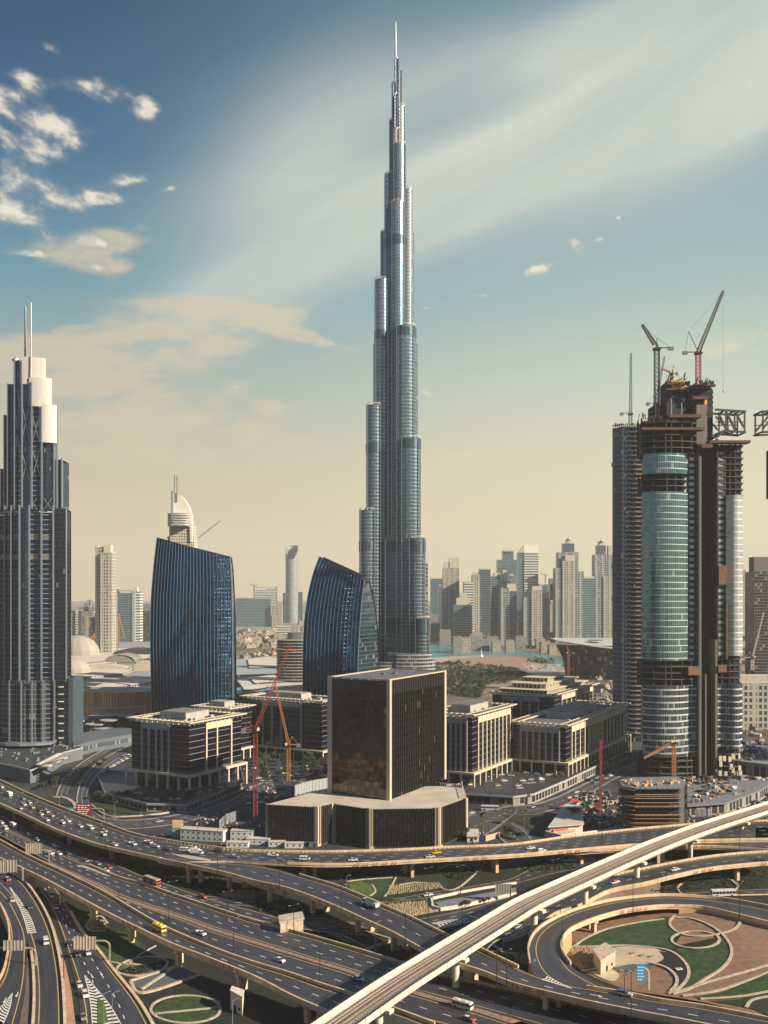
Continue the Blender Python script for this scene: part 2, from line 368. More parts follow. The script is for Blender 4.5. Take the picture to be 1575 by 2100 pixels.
# dark lawns of the interchange
psheet('lawn', [(-60,1660),(160,1722),(330,1790),(470,1815),(640,1815),(900,1790),(1200,1775),(1640,1760),(1640,1990),(1100,2140),(-60,2140)], .10, darkgrass)
def gpatch(name, zz, pts, mat, z=.16): return psheet(name, pts, z, mat, zz)
gpatch('lawn', 1, [(470,1130),(560,1120),(660,1230),(780,1230),(900,1330),(860,1390),(700,1440),(600,1330),(520,1240)], grass)
gpatch('flower_bed', 1, [(530,1190),(560,1155),(600,1150),(660,1200),(655,1225),(560,1225)], soil, .22)
gpatch('flower_bed', 1, [(715,1480),(750,1430),(860,1395),(1010,1400),(1030,1425),(1010,1455),(860,1500),(730,1500)], M('olive_bed', (.10,.095,.045), .95, var=.5, scale=.6, bump=.5), .22)
gpatch('paved_plot', 1, [(800,1540),(1100,1440),(1240,1495),(890,1610)], M('grey_plot', (.10,.105,.11), .9, var=.2), .2)
gpatch('lawn', 1, [(935,1720),(1000,1660),(1120,1630),(1230,1630),(1330,1670),(1350,1700),(1300,1770),(1150,1800),(980,1790)], grass, .18)
gpatch('lawn', 2, [(560,940),(640,920),(720,945),(735,985),(700,1015),(600,985)], M('bright_shrubs', (.07,.12,.02), .95, var=.5, scale=.7, bump=.6), .22)
gpatch('lawn', 2, [(560,925),(840,900),(800,1010),(700,1020)], grass, .18)
gpatch('lawn', 2, [(920,910),(1130,870),(1260,880),(1160,970),(1120,940),(900,960)], M('deep_lawn', (.014,.032,.014), .95, var=.4, scale=.3), .18)
gpatch('lawn', 2, [(400,1220),(620,1225),(830,1290),(700,1350),(560,1290)], M('deep_lawn', (.014,.032,.014)), .18)
gpatch('gravel_bed', 2, [(0,1020),(120,1000),(230,1030),(0,1060)], soil, .2)
gpatch('gravel_bed', 1, [(1330,1000),(1480,970),(1640,990),(1640,1035),(1420,1030)], soil, .2)
gpatch('gravel_bed', 1, [(150,560),(240,575),(300,615),(420,640),(360,655),(240,610)], M('orange_soil', (.50,.22,.09), .95, var=.3), .2)
# rows of low shrubs in gravel (counted by nobody)
def shrubrows(zz, quad, nx, ny, size, z=.2, mat=None):
    f = ZZ[zz]; q = [G(*f(*p), z) for p in quad]; mb = MB(); rr = random.Random(int(quad[0][0]))
    for i in range(nx):
        for j in range(ny):
            u, v = (i+.5)/nx, (j+.5)/ny
            p = q[0].lerp(q[1], u).lerp(q[3].lerp(q[2], u), v)
            s_ = size*rr.uniform(.7, 1.25)
            mb.cyl(p.x+rr.uniform(-.2, .2), p.y+rr.uniform(-.2, .2), z, z+s_*.9, s_*.62, s_*.25, 6)
    o = mb.build('shrub_rows', mat or M('pale_shrub', (.30,.24,.15), .95, var=.4)); o['kind'] = 'stuff'; return o
shrubrows(2, [(820,950),(1120,935),(1150,960),(800,1010)], 26, 9, .75)
shrubrows(2, [(800,1065),(1080,1040),(1120,1110),(960,1140)], 22, 9, .8)
shrubrows(3, [(340,1335),(500,1330),(520,1440),(440,1465)], 14, 12, 1.0)
shrubrows(3, [(5,1370),(80,1365),(110,1440),(20,1420)], 7, 6, 1.0)
shrubrows(2, [(400,1230),(450,1235),(700,1330),(640,1345)], 8, 18, .7)
shrubrows(1, [(1350,1000),(1560,975),(1570,1030),(1400,1025)], 16, 6, .8)
shrubrows(1, [(545,1170),(640,1165),(655,1215),(560,1215)], 10, 6, .9)

# ---------------------------------------------------------------- roads
ROADS = {}
def off_line(pts, d):
    out = []
    for i, p in enumerate(pts):
        a = pts[max(0, i-1)]; c_ = pts[min(len(pts)-1, i+1)]; t_ = Vector((c_.x-a.x, c_.y-a.y, 0)).normalized()
        out.append(p+Vector((-t_.y, t_.x, 0))*d)
    return out
def ribbon(mb, A, B, dz=0.0, mi=0):
    u = 0.0
    for i in range(len(A)-1):
        u1 = u+(A[i+1]-A[i]).length
        mb.face([(A[i].x, A[i].y, A[i].z+dz), (B[i].x, B[i].y, B[i].z+dz), (B[i+1].x, B[i+1].y, B[i+1].z+dz), (A[i+1].x, A[i+1].y, A[i+1].z+dz)], mi, [(u, 0), (u, 1), (u1, 1), (u1, 0)]); u = u1
def rail_solid(mb, P, w_, z0, z1, mi=0, cap=True):
    A, B = off_line(P, w_/2), off_line(P, -w_/2)
    for i in range(len(P)-1):
        for X, Y_ in ((A, None), (B, None)):
            mb.face([(X[i].x, X[i].y, X[i].z+z0), (X[i+1].x, X[i+1].y, X[i+1].z+z0), (X[i+1].x, X[i+1].y, X[i+1].z+z1), (X[i].x, X[i].y, X[i].z+z1)], mi)
        if cap:
            ribbon(mb, A[i:i+2], B[i:i+2], z1, mi); ribbon(mb, A[i:i+2], B[i:i+2], z0, mi)
    for e in (0, -1):
        mb.face([(A[e].x, A[e].y, A[e].z+z0), (B[e].x, B[e].y, B[e].z+z0), (B[e].x, B[e].y, B[e].z+z1), (A[e].x, A[e].y, A[e].z+z1)], mi)
def sub(P, a, b):
    n = len(P); i0, i1 = int(round(a*(n-1))), int(round(b*(n-1))); return P[i0:i1+1]
def arc(P):
    L = [0]
    for i in range(1, len(P)): L.append(L[-1]+(P[i]-P[i-1]).length)
    return L
def at_len(P, L, s_):
    for i in range(1, len(P)):
        if L[i] >= s_: return P[i-1].lerp(P[i], (s_-L[i-1])/max(1e-6, L[i]-L[i-1]))
    return P[-1]
def dashes(mb, P, on, gap, w_, dz, phase=0.0):
    L = arc(P); s_ = phase
    while s_+on < L[-1]:
        a, b_ = at_len(P, L, s_), at_len(P, L, s_+on); t_ = (b_-a); t_.z = 0
        if t_.length > 1e-4:
            n_ = Vector((-t_.y, t_.x, 0)).normalized()*w_/2
            mb.face([a+n_+Vector((0, 0, dz)), a-n_+Vector((0, 0, dz)), b_-n_+Vector((0, 0, dz)), b_+n_+Vector((0, 0, dz))])
        s_ += on+gap
def lineA(mb, P, w_, dz): ribbon(mb, off_line(P, w_/2), off_line(P, -w_/2), dz)
def road(name, key, label, cat, zz, U, L, z=8.0, z1=None, n=70, lanes=3, parU=[(0, 1)], parL=[(0, 1)], deep=1.9, kind='viaduct',
         shoulder=.09, piers=(), patt=(), dz=0.0, edge=True, parh=1.15, zf=None, yel=True, ph=0.0, teeth=False, parw=.6):
    """U, L: far and near edge traced on the deck; every point has its own height z(t)"""
    z1 = z if z1 is None else z1
    zf_ = zf or (lambda t_: z+(z1-z)*t_)
    def conv(P):
        P = [(p[1], p[2]) if len(p) == 3 and p[0] in (1, 2, 3) and False else p for p in P]
        q = []
        for i, p in enumerate(P):
            x, y = ZZ[p[2]](p[0], p[1]) if len(p) == 3 else ZZ[zz](p[0], p[1]) if zz else p
            t_ = i/(len(P)-1); q.append(G(x, y, zf_(t_)+dz))
        return crom(q, n)
    A, B = conv(U), conv(L)
    C = [a.lerp(b_, .5) for a, b_ in zip(A, B)]
    ROADS[key] = (A, B, C)
    if kind == 'ground': root = structure(bpy.data.objects.new(name, None)); COL.objects.link(root); root.location = C[n//2]
    else: root = thing(name, label, cat, (C[n//2].x, C[n//2].y, 0))
    mb = MB(); ribbon(mb, A, B, 0.0); mb.build('carriageway', asphalt, root)
    if kind == 'viaduct':
        mb = MB(); P2 = [a.lerp(b_, .15) for a, b_ in zip(A, B)]; Q2 = [a.lerp(b_, .85) for a, b_ in zip(A, B)]
        d1 = .9
        for X in (A, B):
            for i in range(n-1): mb.face([(X[i].x, X[i].y, X[i].z-.01), (X[i+1].x, X[i+1].y, X[i+1].z-.01), (X[i+1].x, X[i+1].y, X[i+1].z-d1), (X[i].x, X[i].y, X[i].z-d1)])
        ribbon(mb, A, P2, -d1); ribbon(mb, Q2, B, -d1)
        for X in (P2, Q2):
            for i in range(n-1): mb.face([(X[i].x, X[i].y, X[i].z-d1), (X[i+1].x, X[i+1].y, X[i+1].z-d1), (X[i+1].x, X[i+1].y, X[i+1].z-deep), (X[i].x, X[i].y, X[i].z-deep)])
        ribbon(mb, P2, Q2, -deep); mb.build('girder', concrete, root)
    elif kind == 'wall':
        mb = MB()
        for X in (A, B):
            for i in range(n-1): mb.face([(X[i].x, X[i].y, X[i].z-.01), (X[i+1].x, X[i+1].y, X[i+1].z-.01), (X[i+1].x, X[i+1].y, 0), (X[i].x, X[i].y, 0)])
        mb.build('retaining_wall', concrete, root)
    for X, rng, sgn in ((A, parU, 1), (B, parL, -1)):
        for a, b_ in rng:
            P = sub(X, a, b_)
            if len(P) > 1:
                mb = MB(); rail_solid(mb, P, parw, .0, parh)
                if teeth:   # little posts of the railing on the inner face
                    LL = arc(P); s_ = 1.0
                    while s_ < LL[-1]-.5:
                        p = at_len(P, LL, s_); mb.box(p.x, p.y-.45 if sgn > 0 else p.y+.45, p.z+.02, .5, .35, .5); s_ += 2.4
                mb.build('parapet', concrete, root)
    for a, b_ in patt:
        P = sub(off_line(B, 0), a, b_); LL = arc(P); mb = MB(); s_ = 0; k = 0
        while s_ < LL[-1]-1.2:
            p, q = at_len(P, LL, s_), at_len(P, LL, s_+.9)
            d_ = (q-p).normalized(); nn = Vector((d_.y, -d_.x, 0))
            if nn.y > 0: nn = -nn
            o_ = nn*(parw/2+.04)
            for zz_ in (-.55, .2): mb.face([p+o_+Vector((0, 0, zz_)), q+o_+Vector((0, 0, zz_)), q+o_+Vector((0, 0, zz_+.5)), p+o_+Vector((0, 0, zz_+.5))])
            k += 1; s_ += 1.6 if k % 2 else 3.0
            mb.build('red_inlay', redpanel, root); mb = MB()
    # markings
    mb = MB()
    for k in range(1, lanes):
        f = shoulder+(1-2*shoulder)*k/lanes
        dashes(mb, [a.lerp(b_, f) for a, b_ in zip(A, B)], 3.0, 6.2, .30, .03, 2.0*k+ph)
    if mb.f: mb.build('lane_marking', paint, root)
    if edge:
        for f in (shoulder, 1-shoulder): mb = MB(); lineA(mb, [a.lerp(b_, f) for a, b_ in zip(A, B)], .28, .03); mb.build('edge_line', yellow_paint if yel else paint, root)
    if kind == 'viaduct':
        for t_ in piers:
            i = int(t_*(n-1)); a, b_ = A[i], B[i]; zt = min(a.z, b_.z)-deep+.02
            d_ = C[min(n-1, i+1)]-C[max(0, i-1)]; rz = math.atan2(d_.y, d_.x)
            for f in (.32, .68):
                mb = MB(); p = a.lerp(b_, f); mb.box(p.x, p.y, 0, 1.5, 1.9, zt-1.2, rz)
                mb.box(p.x, p.y, zt-1.2, 2.0, 3.2, 1.2, rz); mb.build('pier', concrete, root)
    return root

# back viaduct (whole width at left, thinner after the fork)
Uab = [(-150,235,1),(0,305,1),(200,398,1),(420,488,1),(640,568,1),(800,628,1),(960,664,1),(1200,703,1),(1400,728,1),(1575,740,1),(400,745,2),(800,737,2),(1200,717,2),(1575,700,2),(350,652,3),(700,612,3),(1000,585,3),(1250,566,3),(1640,552,3)]
Lab = [(-150,385,1),(0,452,1),(150,520,1),(300,592,1),(450,652,1),(600,702,1),(750,738,1),(950,782,1),(1100,800,1),(1250,798,1),(1410,795,1),(1575,806,1),(300,822,2),(600,822,2),(1000,800,2),(1575,768,2),(350,738,3),(600,716,3),(800,700,3),(1100,680,3),(1350,672,3),(1640,668,3)]
road('long_viaduct', 'A', 'longest pale viaduct sweeping behind the others, just in front of the podium and cabins', 'viaduct', 1, Uab, Lab, 9.5, n=120, lanes=4, teeth=True,
     parL=[(0, .40), (.52, 1)], piers=(.06, .13, .20, .27, .345, .56, .64, .72, .80, .88, .95), patt=((.58, .62), (.68, .71), (.77, .80)))
Ubr = [(1100,800,1),(1250,806,1),(1400,812,1),(1575,826,1),(140,850,2),(300,898,2),(500,958,2),(640,1014,2),(800,1085,2),(950,1150,2),(1170,1258,2),(1350,1332,2),(0,1438,3),(140,1500,3),(350,1560,3),(500,1588,3),(700,1620,3),(900,1660,3),(1200,1705,3),(1640,1790,3)]
Lbr = [(950,786,1),(1100,815,1),(1300,858,1),(1450,895,1),(1575,930,1),(150,962,2),(300,1010,2),(500,1090,2),(700,1182,2),(850,1252,2),(1030,1352,2),(1240,1438,2),(1400,1490,2),(0,1560,3),(200,1612,3),(350,1648,3),(500,1682,3),(800,1742,3),(1000,1780,3),(1400,1860,3)]
road('crossing_viaduct', 'B', 'pale viaduct forking off the back one, carrying the dump truck, passing under the rail line', 'viaduct', 1, Ubr, Lbr, 9.45, n=110, lanes=2, dz=-.06,
     parU=[(.23, .71), (.80, 1)], parL=[(0, 1)], piers=(.06, .14, .23, .33, .44, .52, .66, .78), patt=((.05, .10), (.24, .28), (.37, .41), (.75, .80)))
# second strand at the right of the back viaduct
road('lower_strand', 'A2', 'lower strand of roadway beside the back viaduct, right of the rail line', 'viaduct', 3, [(420,722),(800,694),(1100,686),(1350,682),(1640,680)], [(300,745),(700,722),(1100,712),(1350,720),(1640,742)], 8.6, n=30, lanes=2, parU=[], teeth=True, piers=(.45,), patt=((.58, .72),))
# curved ramp right
road('curved_ramp', 'C', 'curved ramp rising to the right behind the rail line', 'viaduct', 3, [(60,1160),(200,1075),(380,985),(600,897),(800,852),(1000,812),(1200,778),(1400,756),(1640,742)],
     [(100,1260),(260,1130),(420,1075),(600,985),(820,940),(1000,894),(1200,852),(1400,828),(1640,808)], 0.5, zf=lambda t_: .4+8.2*min(1, max(0, (t_-.08)/.6)), n=50, lanes=2, kind='viaduct', teeth=True, deep=1.7, piers=(.86,), patt=((.70, .78), (.93, .98)))
mb = MB(); A_, B_, C_ = ROADS['C']
P = sub(B_, .18, .58)
for i in range(len(P)-1): mb.wall(P[i], P[i+1], 0, P[i].z-.9, 0, 0, P[i+1].z-.9)
tag(mb.build('retaining_wall', M('brown_wall', (.20,.15,.12), .9, var=.2, streak=True)), 'brown retaining wall under the curved ramp, behind the tall rail piers', 'wall')
# loop ramp
road('loop_ramp', 'L', 'circular loop ramp curling round the planted lawns at the right', 'viaduct', 3, [(330,1575),(200,1530),(130,1470),(103,1385),(106,1310),(150,1232),(250,1162),(400,1098),(600,1046),(780,1022),(950,1012),(1150,1022),(1350,1042),(1640,1095)],
     [(760,1640),(560,1560),(420,1490),(350,1420),(305,1345),(312,1285),(350,1232),(430,1190),(560,1142),(700,1106),(850,1086),(960,1080),(1150,1086),(1290,1112),(1640,1200)], 9.3, zf=lambda t_: 9.3-3.8*min(1, max(0, (t_-.25)/.6)), n=90, lanes=1, shoulder=.2,
     parU=[(.12, 1)], parL=[(.18, 1)], piers=(.52,), patt=((.60, .68),), dz=-.12)
mb = MB(); A_, B_, C_ = ROADS['L']; LOOP = ROADS['L']
for X, a, b_ in ((B_, .76, 1.0), (A_, .3, 1.0), (B_, 0, .40), (A_, 0, .2)):
    P = sub(X, a, b_)
    for i in range(len(P)-1): mb.wall(P[i], P[i+1], 0, P[i].z-.85, 0, 0, P[i+1].z-.85)
tag(mb.build('retaining_wall', M('sandy_wall', (.42,.30,.17), .9, var=.12, streak=True)), 'sandy retaining walls carrying the circular loop ramp', 'wall')
# main highway: far carriageway, ramp off it, near carriageway
U1 = [(-150,512),(0,588),(170,668),(320,732),(500,806),(640,866),(745,908),(900,950),(1100,1020),(1400,1120),(1575,1175),(200,1228,2),(500,1312,2),(800,1402,2),(1100,1492,2),(1400,1562,2),(0,1598,3),(200,1646,3),(500,1708,3),(900,1790,3),(1200,1850,3)]
L1 = [(-150,560),(0,640),(150,722),(290,800),(440,868),(600,940),(730,1010),(1000,1100),(1150,1152),(1300,1208),(1575,1292),(300,1388,2),(500,1445,2),(700,1508,2),(950,1588,2),(1300,1688,2),(1575,1768,2),(250,1845,3)]
road('highway', 'D1', 'far carriageway', 'road', 1, U1, L1, 3.0, n=110, lanes=3, parU=[(.33, 1)], parL=[], kind='ground', piers=())
U1b = [(-150,440),(0,512),(170,592),(320,652),(500,732),(620,778),(740,826),(860,880),(1000,928),(1200,1000),(1400,1062),(1575,1105),(200,1160,2),(420,1190,2),(640,1210,2)]
L1b = [(-150,514),(0,590),(170,670),(320,734),(500,808),(640,868),(745,910),(860,940),(1000,985),(1200,1050),(1400,1112),(1575,1160),(150,1195,2),(350,1228,2),(560,1250,2),(700,1262,2)]
road('slip_road', 'D1b', '', 'road', 1, U1b, L1b, 2.98, zf=lambda t_: 2.98-2.6*max(0, (t_-.5)/.5), n=70, lanes=2, parU=[], parL=[], kind='ground')
U2 = [(300,812),(440,880),(600,952),(730,1025),(1000,1118),(1150,1168),(1300,1225),(1575,1312),(300,1405,2),(500,1465,2),(700,1530,2),(950,1612,2),(1300,1712,2),(1575,1800,2)]
L2 = [(150,758),(400,876),(640,996),(840,1116),(1000,1206),(1200,1296),(1400,1376),(1575,1436),(200,1496,2),(400,1565,2),(620,1635,2),(830,1712,2),(1000,1765,2),(1250,1830,2)]
road('highway', 'D2', 'near carriageway', 'road', 1, U2, L2, 3.0, n=90, lanes=2, parU=[], parL=[], kind='ground')
def skirt(X, mat, name):
    mb = MB()
    for i in range(len(X)-1): mb.wall(X[i], X[i+1], 0, X[i].z-.02, 0, 0, X[i+1].z-.02)
    return structure(mb.build(name, mat))
skirt(ROADS['D1b'][0], M('embankment', (.10,.085,.07), .95, var=.2), 'embankment'); skirt(ROADS['D1'][0], M('embankment', (.10,.085,.07), .95, var=.2), 'embankment')
skirt(ROADS['D2'][1], M('embankment', (.10,.085,.07)), 'embankment')
# pink brick reserve between the carriageways
A_ = ROADS['D1'][1]; n_ = len(ROADS['D2'][0]); A2 = ROADS['D2'][0]
med = []
for p in A2:
    q = min(A_, key=lambda a: (a-p).length); med.append(q)
mb = MB(); ribbon(mb, [q+Vector((0, 0, .18)) for q in med], [p+Vector((0, 0, .18)) for p in A2], 0)
for X in (med, A2):
    for i in range(len(X)-1): mb.face([(X[i].x, X[i].y, 3), (X[i+1].x, X[i+1].y, 3), (X[i+1].x, X[i+1].y, 3.18), (X[i].x, X[i].y, 3.18)])
structure(mb.build('median_strip', pinkbrick))
mb = MB(); LL = arc(A2)
Pm = [a.lerp(b_, .55) for a, b_ in zip(med, A2)]; LM = arc(Pm); s_ = 0
while s_ < LM[-1]:
    p = at_len(Pm, LM, s_); mb.beam(p+Vector((0, 0, .15)), p+Vector((0, 0, 1.2)), .14); s_ += 3.2
for zz_ in (.75, 1.15):
    for i in range(len(Pm)-1): mb.beam(Pm[i]+Vector((0, 0, zz_)), Pm[i+1]+Vector((0, 0, zz_)), .1)
tag(mb.build('guard_rail', steel), 'steel guard rail standing on the pink brick median of the highway', 'guard rail')
# near viaduct with the yellow minibus
UE = [(-150,600),(0,675),(150,758),(400,876),(640,996),(840,1116),(1000,1206),(1200,1296),(1400,1376),(1575,1436),(200,1496,2),(400,1565,2),(620,1635,2),(900,1735,2),(1100,1810,2)]
LE = [(-150,720),(0,790),(105,838),(250,905),(450,1012),(650,1120),(850,1220),(1050,1315),(1300,1412),(1575,1525),(220,1640,2),(440,1735,2),(600,1805,2),(750,1870,2)]
road('near_viaduct', 'E', 'near viaduct of cream concrete carrying a single yellow minibus', 'viaduct', 1, UE, LE, 8.6, n=90, lanes=2, piers=(.14, .235, .33, .43, .545, .66, .77, .88), shoulder=.13,
     patt=((.27, .33), (.40, .45), (.52, .56), (.72, .78)))
# ramps bottom left
UF = [(60,868),(150,922),(240,1042),(310,1180),(352,1330),(378,1480),(392,1640),(400,1840)]
LF = [(-70,900),(40,1010),(110,1130),(160,1250),(190,1350),(205,1480),(210,1640),(200,1840)]
road('curving_ramp', 'F', 'ramp with the white van, curving down at the lower left corner between pale kerbs', 'viaduct', 1, UF, LF, 5.0, n=40, lanes=1, shoulder=.18, kind='wall', parL=[(.62, 1)], parh=.8, parw=.9)
UF3 = [(-70,900),(40,1010),(110,1130),(160,1250),(165,1380),(160,1540),(110,1840)]
LF3 = [(-230,900),(-40,1020),(35,1140),(58,1250),(45,1380),(0,1520),(-140,1680)]
road('curving_ramp', 'F3', 'ramp bending away to the left at the very lower left corner, beside the chevrons', 'viaduct', 1, UF3, LF3, 4.95, n=40, lanes=1, shoulder=.15, kind='wall', parU=[], parh=.8, parw=.7)
UF2 = [(330,940),(420,1080),(500,1220),(600,1340),(700,1470),(800,1590),(880,1700),(960,1840)]
LF2 = [(230,960),(300,1060),(360,1190),(420,1380),(460,1520),(490,1680),(500,1840)]
road('low_road', 'F2', '', 'road', 1, UF2, LF2, .25, n=40, lanes=3, parU=[(.25, 1)], parL=[], kind='ground', parh=.5, parw=1.1)
# chevrons and gore paint
def chevrons(zz, P, Q, z, name, n=24, mat=None):
    f = ZZ[zz]; A = crom([G(*f(*p), z) for p in P], n*2+1); B = crom([G(*f(*p), z) for p in Q], n*2+1); mb = MB()
    for i in range(0, n*2-1, 2):
        m0 = A[i].lerp(B[i], .5); m1 = A[i+1].lerp(B[i+1], .5); k = A[i+1]-A[i]
        mb.face([A[i], A[i+1], m1+k, m0+k]); mb.face([m0+k, m1+k, B[i+1], B[i]])
    lineA(mb, A, .25, .01); lineA(mb, B, .25, .01)
    return structure(mb.build(name, mat or paint))
chevrons(1, [(60,960),(110,1060),(150,1160),(172,1245)], [(62,958),(130,1050),(190,1150),(222,1240)], 5.06, 'chevron_paint', 26)
chevrons(1, [(520,1500),(545,1600),(560,1700),(568,1800)], [(522,1500),(600,1590),(680,1690),(745,1800)], .34, 'chevron_paint', 16)
chevrons(1, [(75,1610),(20,1680),(-60,1740)], [(76,1612),(60,1700),(20,1800)], 5.03, 'chevron_paint', 12)
chevrons(1, [(470,824),(560,850),(640,882),(680,890)], [(500,822),(590,852),(650,878),(682,888)], 3.06, 'chevron_paint', 22)
chevrons(1, [(1050,750),(1150,778),(1290,796)], [(1150,762),(1230,775),(1300,790)], 9.56, 'chevron_paint', 12)
chevrons(3, [(180,1525),(260,1550),(360,1580)], [(215,1505),(270,1535),(370,1582)], 9.62, 'chevron_paint', 9)
chevrons(2, [(1080,1180),(1180,1160),(1300,1150)], [(1130,1200),(1220,1185),(1310,1155)], .33, 'chevron_paint', 9)
chevrons(1, [(1150,1012),(1240,1036),(1335,1058)], [(1160,1030),(1240,1050),(1330,1065)], 1.9, 'chevron_paint', 14)
# brick wedge between the corner ramps
structure(sheet('median_strip', [G(*Z1(*p), 5.0) for p in ((165,1390),(215,1400),(212,1500),(215,1640),(205,1840),(110,1840),(155,1600))], 5.02, M('brown_paving', (.14,.095,.075), .9, var=.3)))
structure(sheet('median_strip', [G(*Z1(*p), .3) for p in ((330,1190),(400,1420),(440,1600),(470,1840),(395,1840),(380,1500),(352,1330))], .34, pinkbrick))
gpatch('planted_island', 1, [(600,1640),(640,1660),(665,1790),(600,1800)], M('bright_shrubs', (.07,.12,.02)), .45)
# ground level roads in the middle
road('low_road', 'G1', '', 'road', 2, [(-300,1010),(0,1028),(200,1090),(420,1148),(700,1180),(900,1165),(1100,1130),(1300,1090),(1500,1030),(1640,990)], [(-300,1065),(0,1085),(200,1150),(420,1195),(700,1215),(1000,1230),(1200,1200),(1400,1150),(1575,1080),(1720,1020)], .28, n=50, lanes=3, kind='ground', parU=[], parL=[(.55, .95)], parh=.5)
road('low_road', 'G2', '', 'road', 2, [(740,1040),(900,1020),(1100,985),(1300,955),(1500,920),(1575,900),(200,810,3),(500,770,3)], [(740,1060),(900,1045),(1150,1015),(1400,975),(1575,945),(100,920,3),(300,870,3),(560,830,3)], .27, n=40, lanes=2, kind='ground', parU=[], parL=[], )
road('low_road', 'G3', '', 'road', 3, [(950,1000),(1200,985),(1400,975),(1640,965)], [(950,1012),(1200,1012),(1400,1010),(1640,1004)], .6, n=20, lanes=2, kind='ground', parU=[], parL=[(0, 1)], parh=.5)
road('low_road', 'G4', '', 'road', 3, [(-60,1230),(60,1180),(200,1110),(300,1070)], [(-60,1300),(60,1265),(180,1180),(300,1120)], .26, n=20, lanes=3, kind='ground', parU=[], parL=[])
# underpass walls by the low road
for pts, h in (([(1080,1045),(1140,1105),(1600,1010)], 1.6), ([(1085,1035),(1300,990),(1600,940)], 1.2)):
    P = [G(*Z2(*p)) for p in pts]; mb = MB(); rail_solid(mb, crom(P, 12), .9, 0, h)
    tag(mb.build('retaining_wall', conc_lt), 'low pale wall edging the sunken road %s the shrub beds' % ('just below' if h > 1.4 else 'above'), 'wall')
gpatch('underpass_floor', 2, [(1100,1050),(1600,960),(1600,1000),(1150,1095)], conc_gr, .3)

# kerb rings and garden paths
def kerb(zz, pts, w_=.9, h=.35, z=.1, closed=False, zf=None):
    f = ZZ[zz]; q = []
    for p in pts:
        zq = z
        for _ in range(5):
            g = G(*f(*p), zq)
            if zf: zq = z+zf(g.x, g.y)
        q.append(g)
    if closed: q = q+[q[0]]
    P = crom(q, max(8, len(q)*7)); mb = MB(); rail_solid(mb, P, w_, 0, h); return structure(mb.build('garden_kerb', kerb_m))
def ell(cx, cy, rx, ry, a0=0, a1=360, n=14, tilt=0):
    out = []
    for i in range(n+1):
        a = R(a0+(a1-a0)*i/n); x, y = rx*math.cos(a), ry*math.sin(a)
        out.append((cx+x*math.cos(R(tilt))-y*math.sin(R(tilt)), cy+x*math.sin(R(tilt))+y*math.cos(R(tilt))))
    return out
kerb(1, ell(1143, 1712, 215, 85)); kerb(1, [(945,1740),(1340,1702)]); kerb(1, ell(875, 1447, 158, 55, tilt=-8)); kerb(1, [(745,1430),(1000,1448)])
kerb(1, [(800,1540),(1110,1440)], 1.2, .6); kerb(1, [(800,1545),(885,1612),(1235,1500)], 1.2, .6); kerb(1, [(870,1590),(1090,1445)], 1.2, .5)
kerb(1, [(530,1200),(560,1152),(620,1140),(660,1180)]); kerb(1, [(530,1205),(560,1228),(650,1228)]); kerb(1, [(680,1420),(740,1432)]); kerb(1, [(780,1440),(870,1370),(960,1320)], .5)
kerb(2, [(560,925),(660,912),(840,900)]); kerb(2, [(860,900),(820,980),(790,1020)]); kerb(2, [(700,1015),(735,985),(715,945)]); kerb(2, [(890,860),(930,820),(1000,815)], .8)
kerb(2, [(1120,855),(1180,825),(1260,822),(1320,845)]); kerb(2, [(1120,935),(1160,975),(1250,960),(1400,830)]); kerb(2, [(880,945),(980,932),(1090,938)])
kerb(2, [(450,1218),(620,1220),(840,1280)]); kerb(2, [(500,1240),(640,1310),(700,1340)]); kerb(2, [(660,1355),(850,1285)], 1.2, .8)
kerb(2, [(1400,1380),(1455,1310),(1500,1285),(1600,1270)]); kerb(2, [(1455,1310),(1520,1360),(1600,1370)])
# loop garden: a gentle mound rising to the right
def mound(x, y): return 3.4*max(0, min(1, (x-88)/50.0))
def mpatch(name, pts, mat, dz=.12, zz=3):
    f = ZZ[zz]; mb = MB(); V = []
    P = pts
    q = []
    for p in P:
        zq = dz
        for _ in range(6): g = G(*f(*p), zq); zq = dz+mound(g.x, g.y)
        q.append(g)
    C = sum(q, Vector())/len(q)
    # triangulated fan over a dense outline keeps to the slope
    D = crom(q+[q[0]], len(q)*5)
    for k in range(6):
        for i in range(len(D)-1):
            a0, b0 = C.lerp(D[i], k/6), C.lerp(D[i+1], k/6); a1, b1 = C.lerp(D[i], (k+1)/6), C.lerp(D[i+1], (k+1)/6)
            r = []
            for p in (a0, b0, b1, a1): r.append((p.x, p.y, dz+mound(p.x, p.y)))
            mb.face(r if k else r[1:])
    return structure(mb.build(name, mat))
mpatch('lawn', [(330,1330),(380,1230),(480,1180),(700,1120),(980,1095),(1280,1115),(1640,1210),(1640,1560),(1640,1760),(1200,1670),(900,1620),(700,1585),(480,1500),(370,1420)], soil, .15)
mpatch('lawn', [(345,1322),(440,1275),(600,1215),(800,1170),(960,1135),(985,1190),(1010,1225),(1050,1245),(985,1275),(990,1310),(1060,1340),(1200,1330),(1280,1260),(1330,1300),(1345,1370),(1310,1440),(1200,1520),(1040,1585),(1090,1520),(1085,1440),(1040,1370),(960,1335),(820,1318)], grass, .35)
mpatch('sand_plot', [(560,1335),(700,1322),(860,1330),(925,1355),(938,1390),(880,1425),(700,1432),(560,1435),(520,1400)], sandy, .4)
mpatch('sand_plot', [(470,1478),(600,1465),(655,1490),(650,1520),(600,1535)], sandy, .42)
mpatch('grey_plot', [(600,1440),(700,1425),(800,1425),(870,1445),(760,1470),(660,1465)], M('grey_plot', (.10,.105,.11)), .38)
mpatch('dark_plot', [(905,1350),(1000,1372),(1070,1430),(1085,1480),(1040,1560),(1015,1545),(1010,1500),(960,1465),(890,1435),(935,1395)], M('black_mulch', (.012,.011,.013), .95), .45)
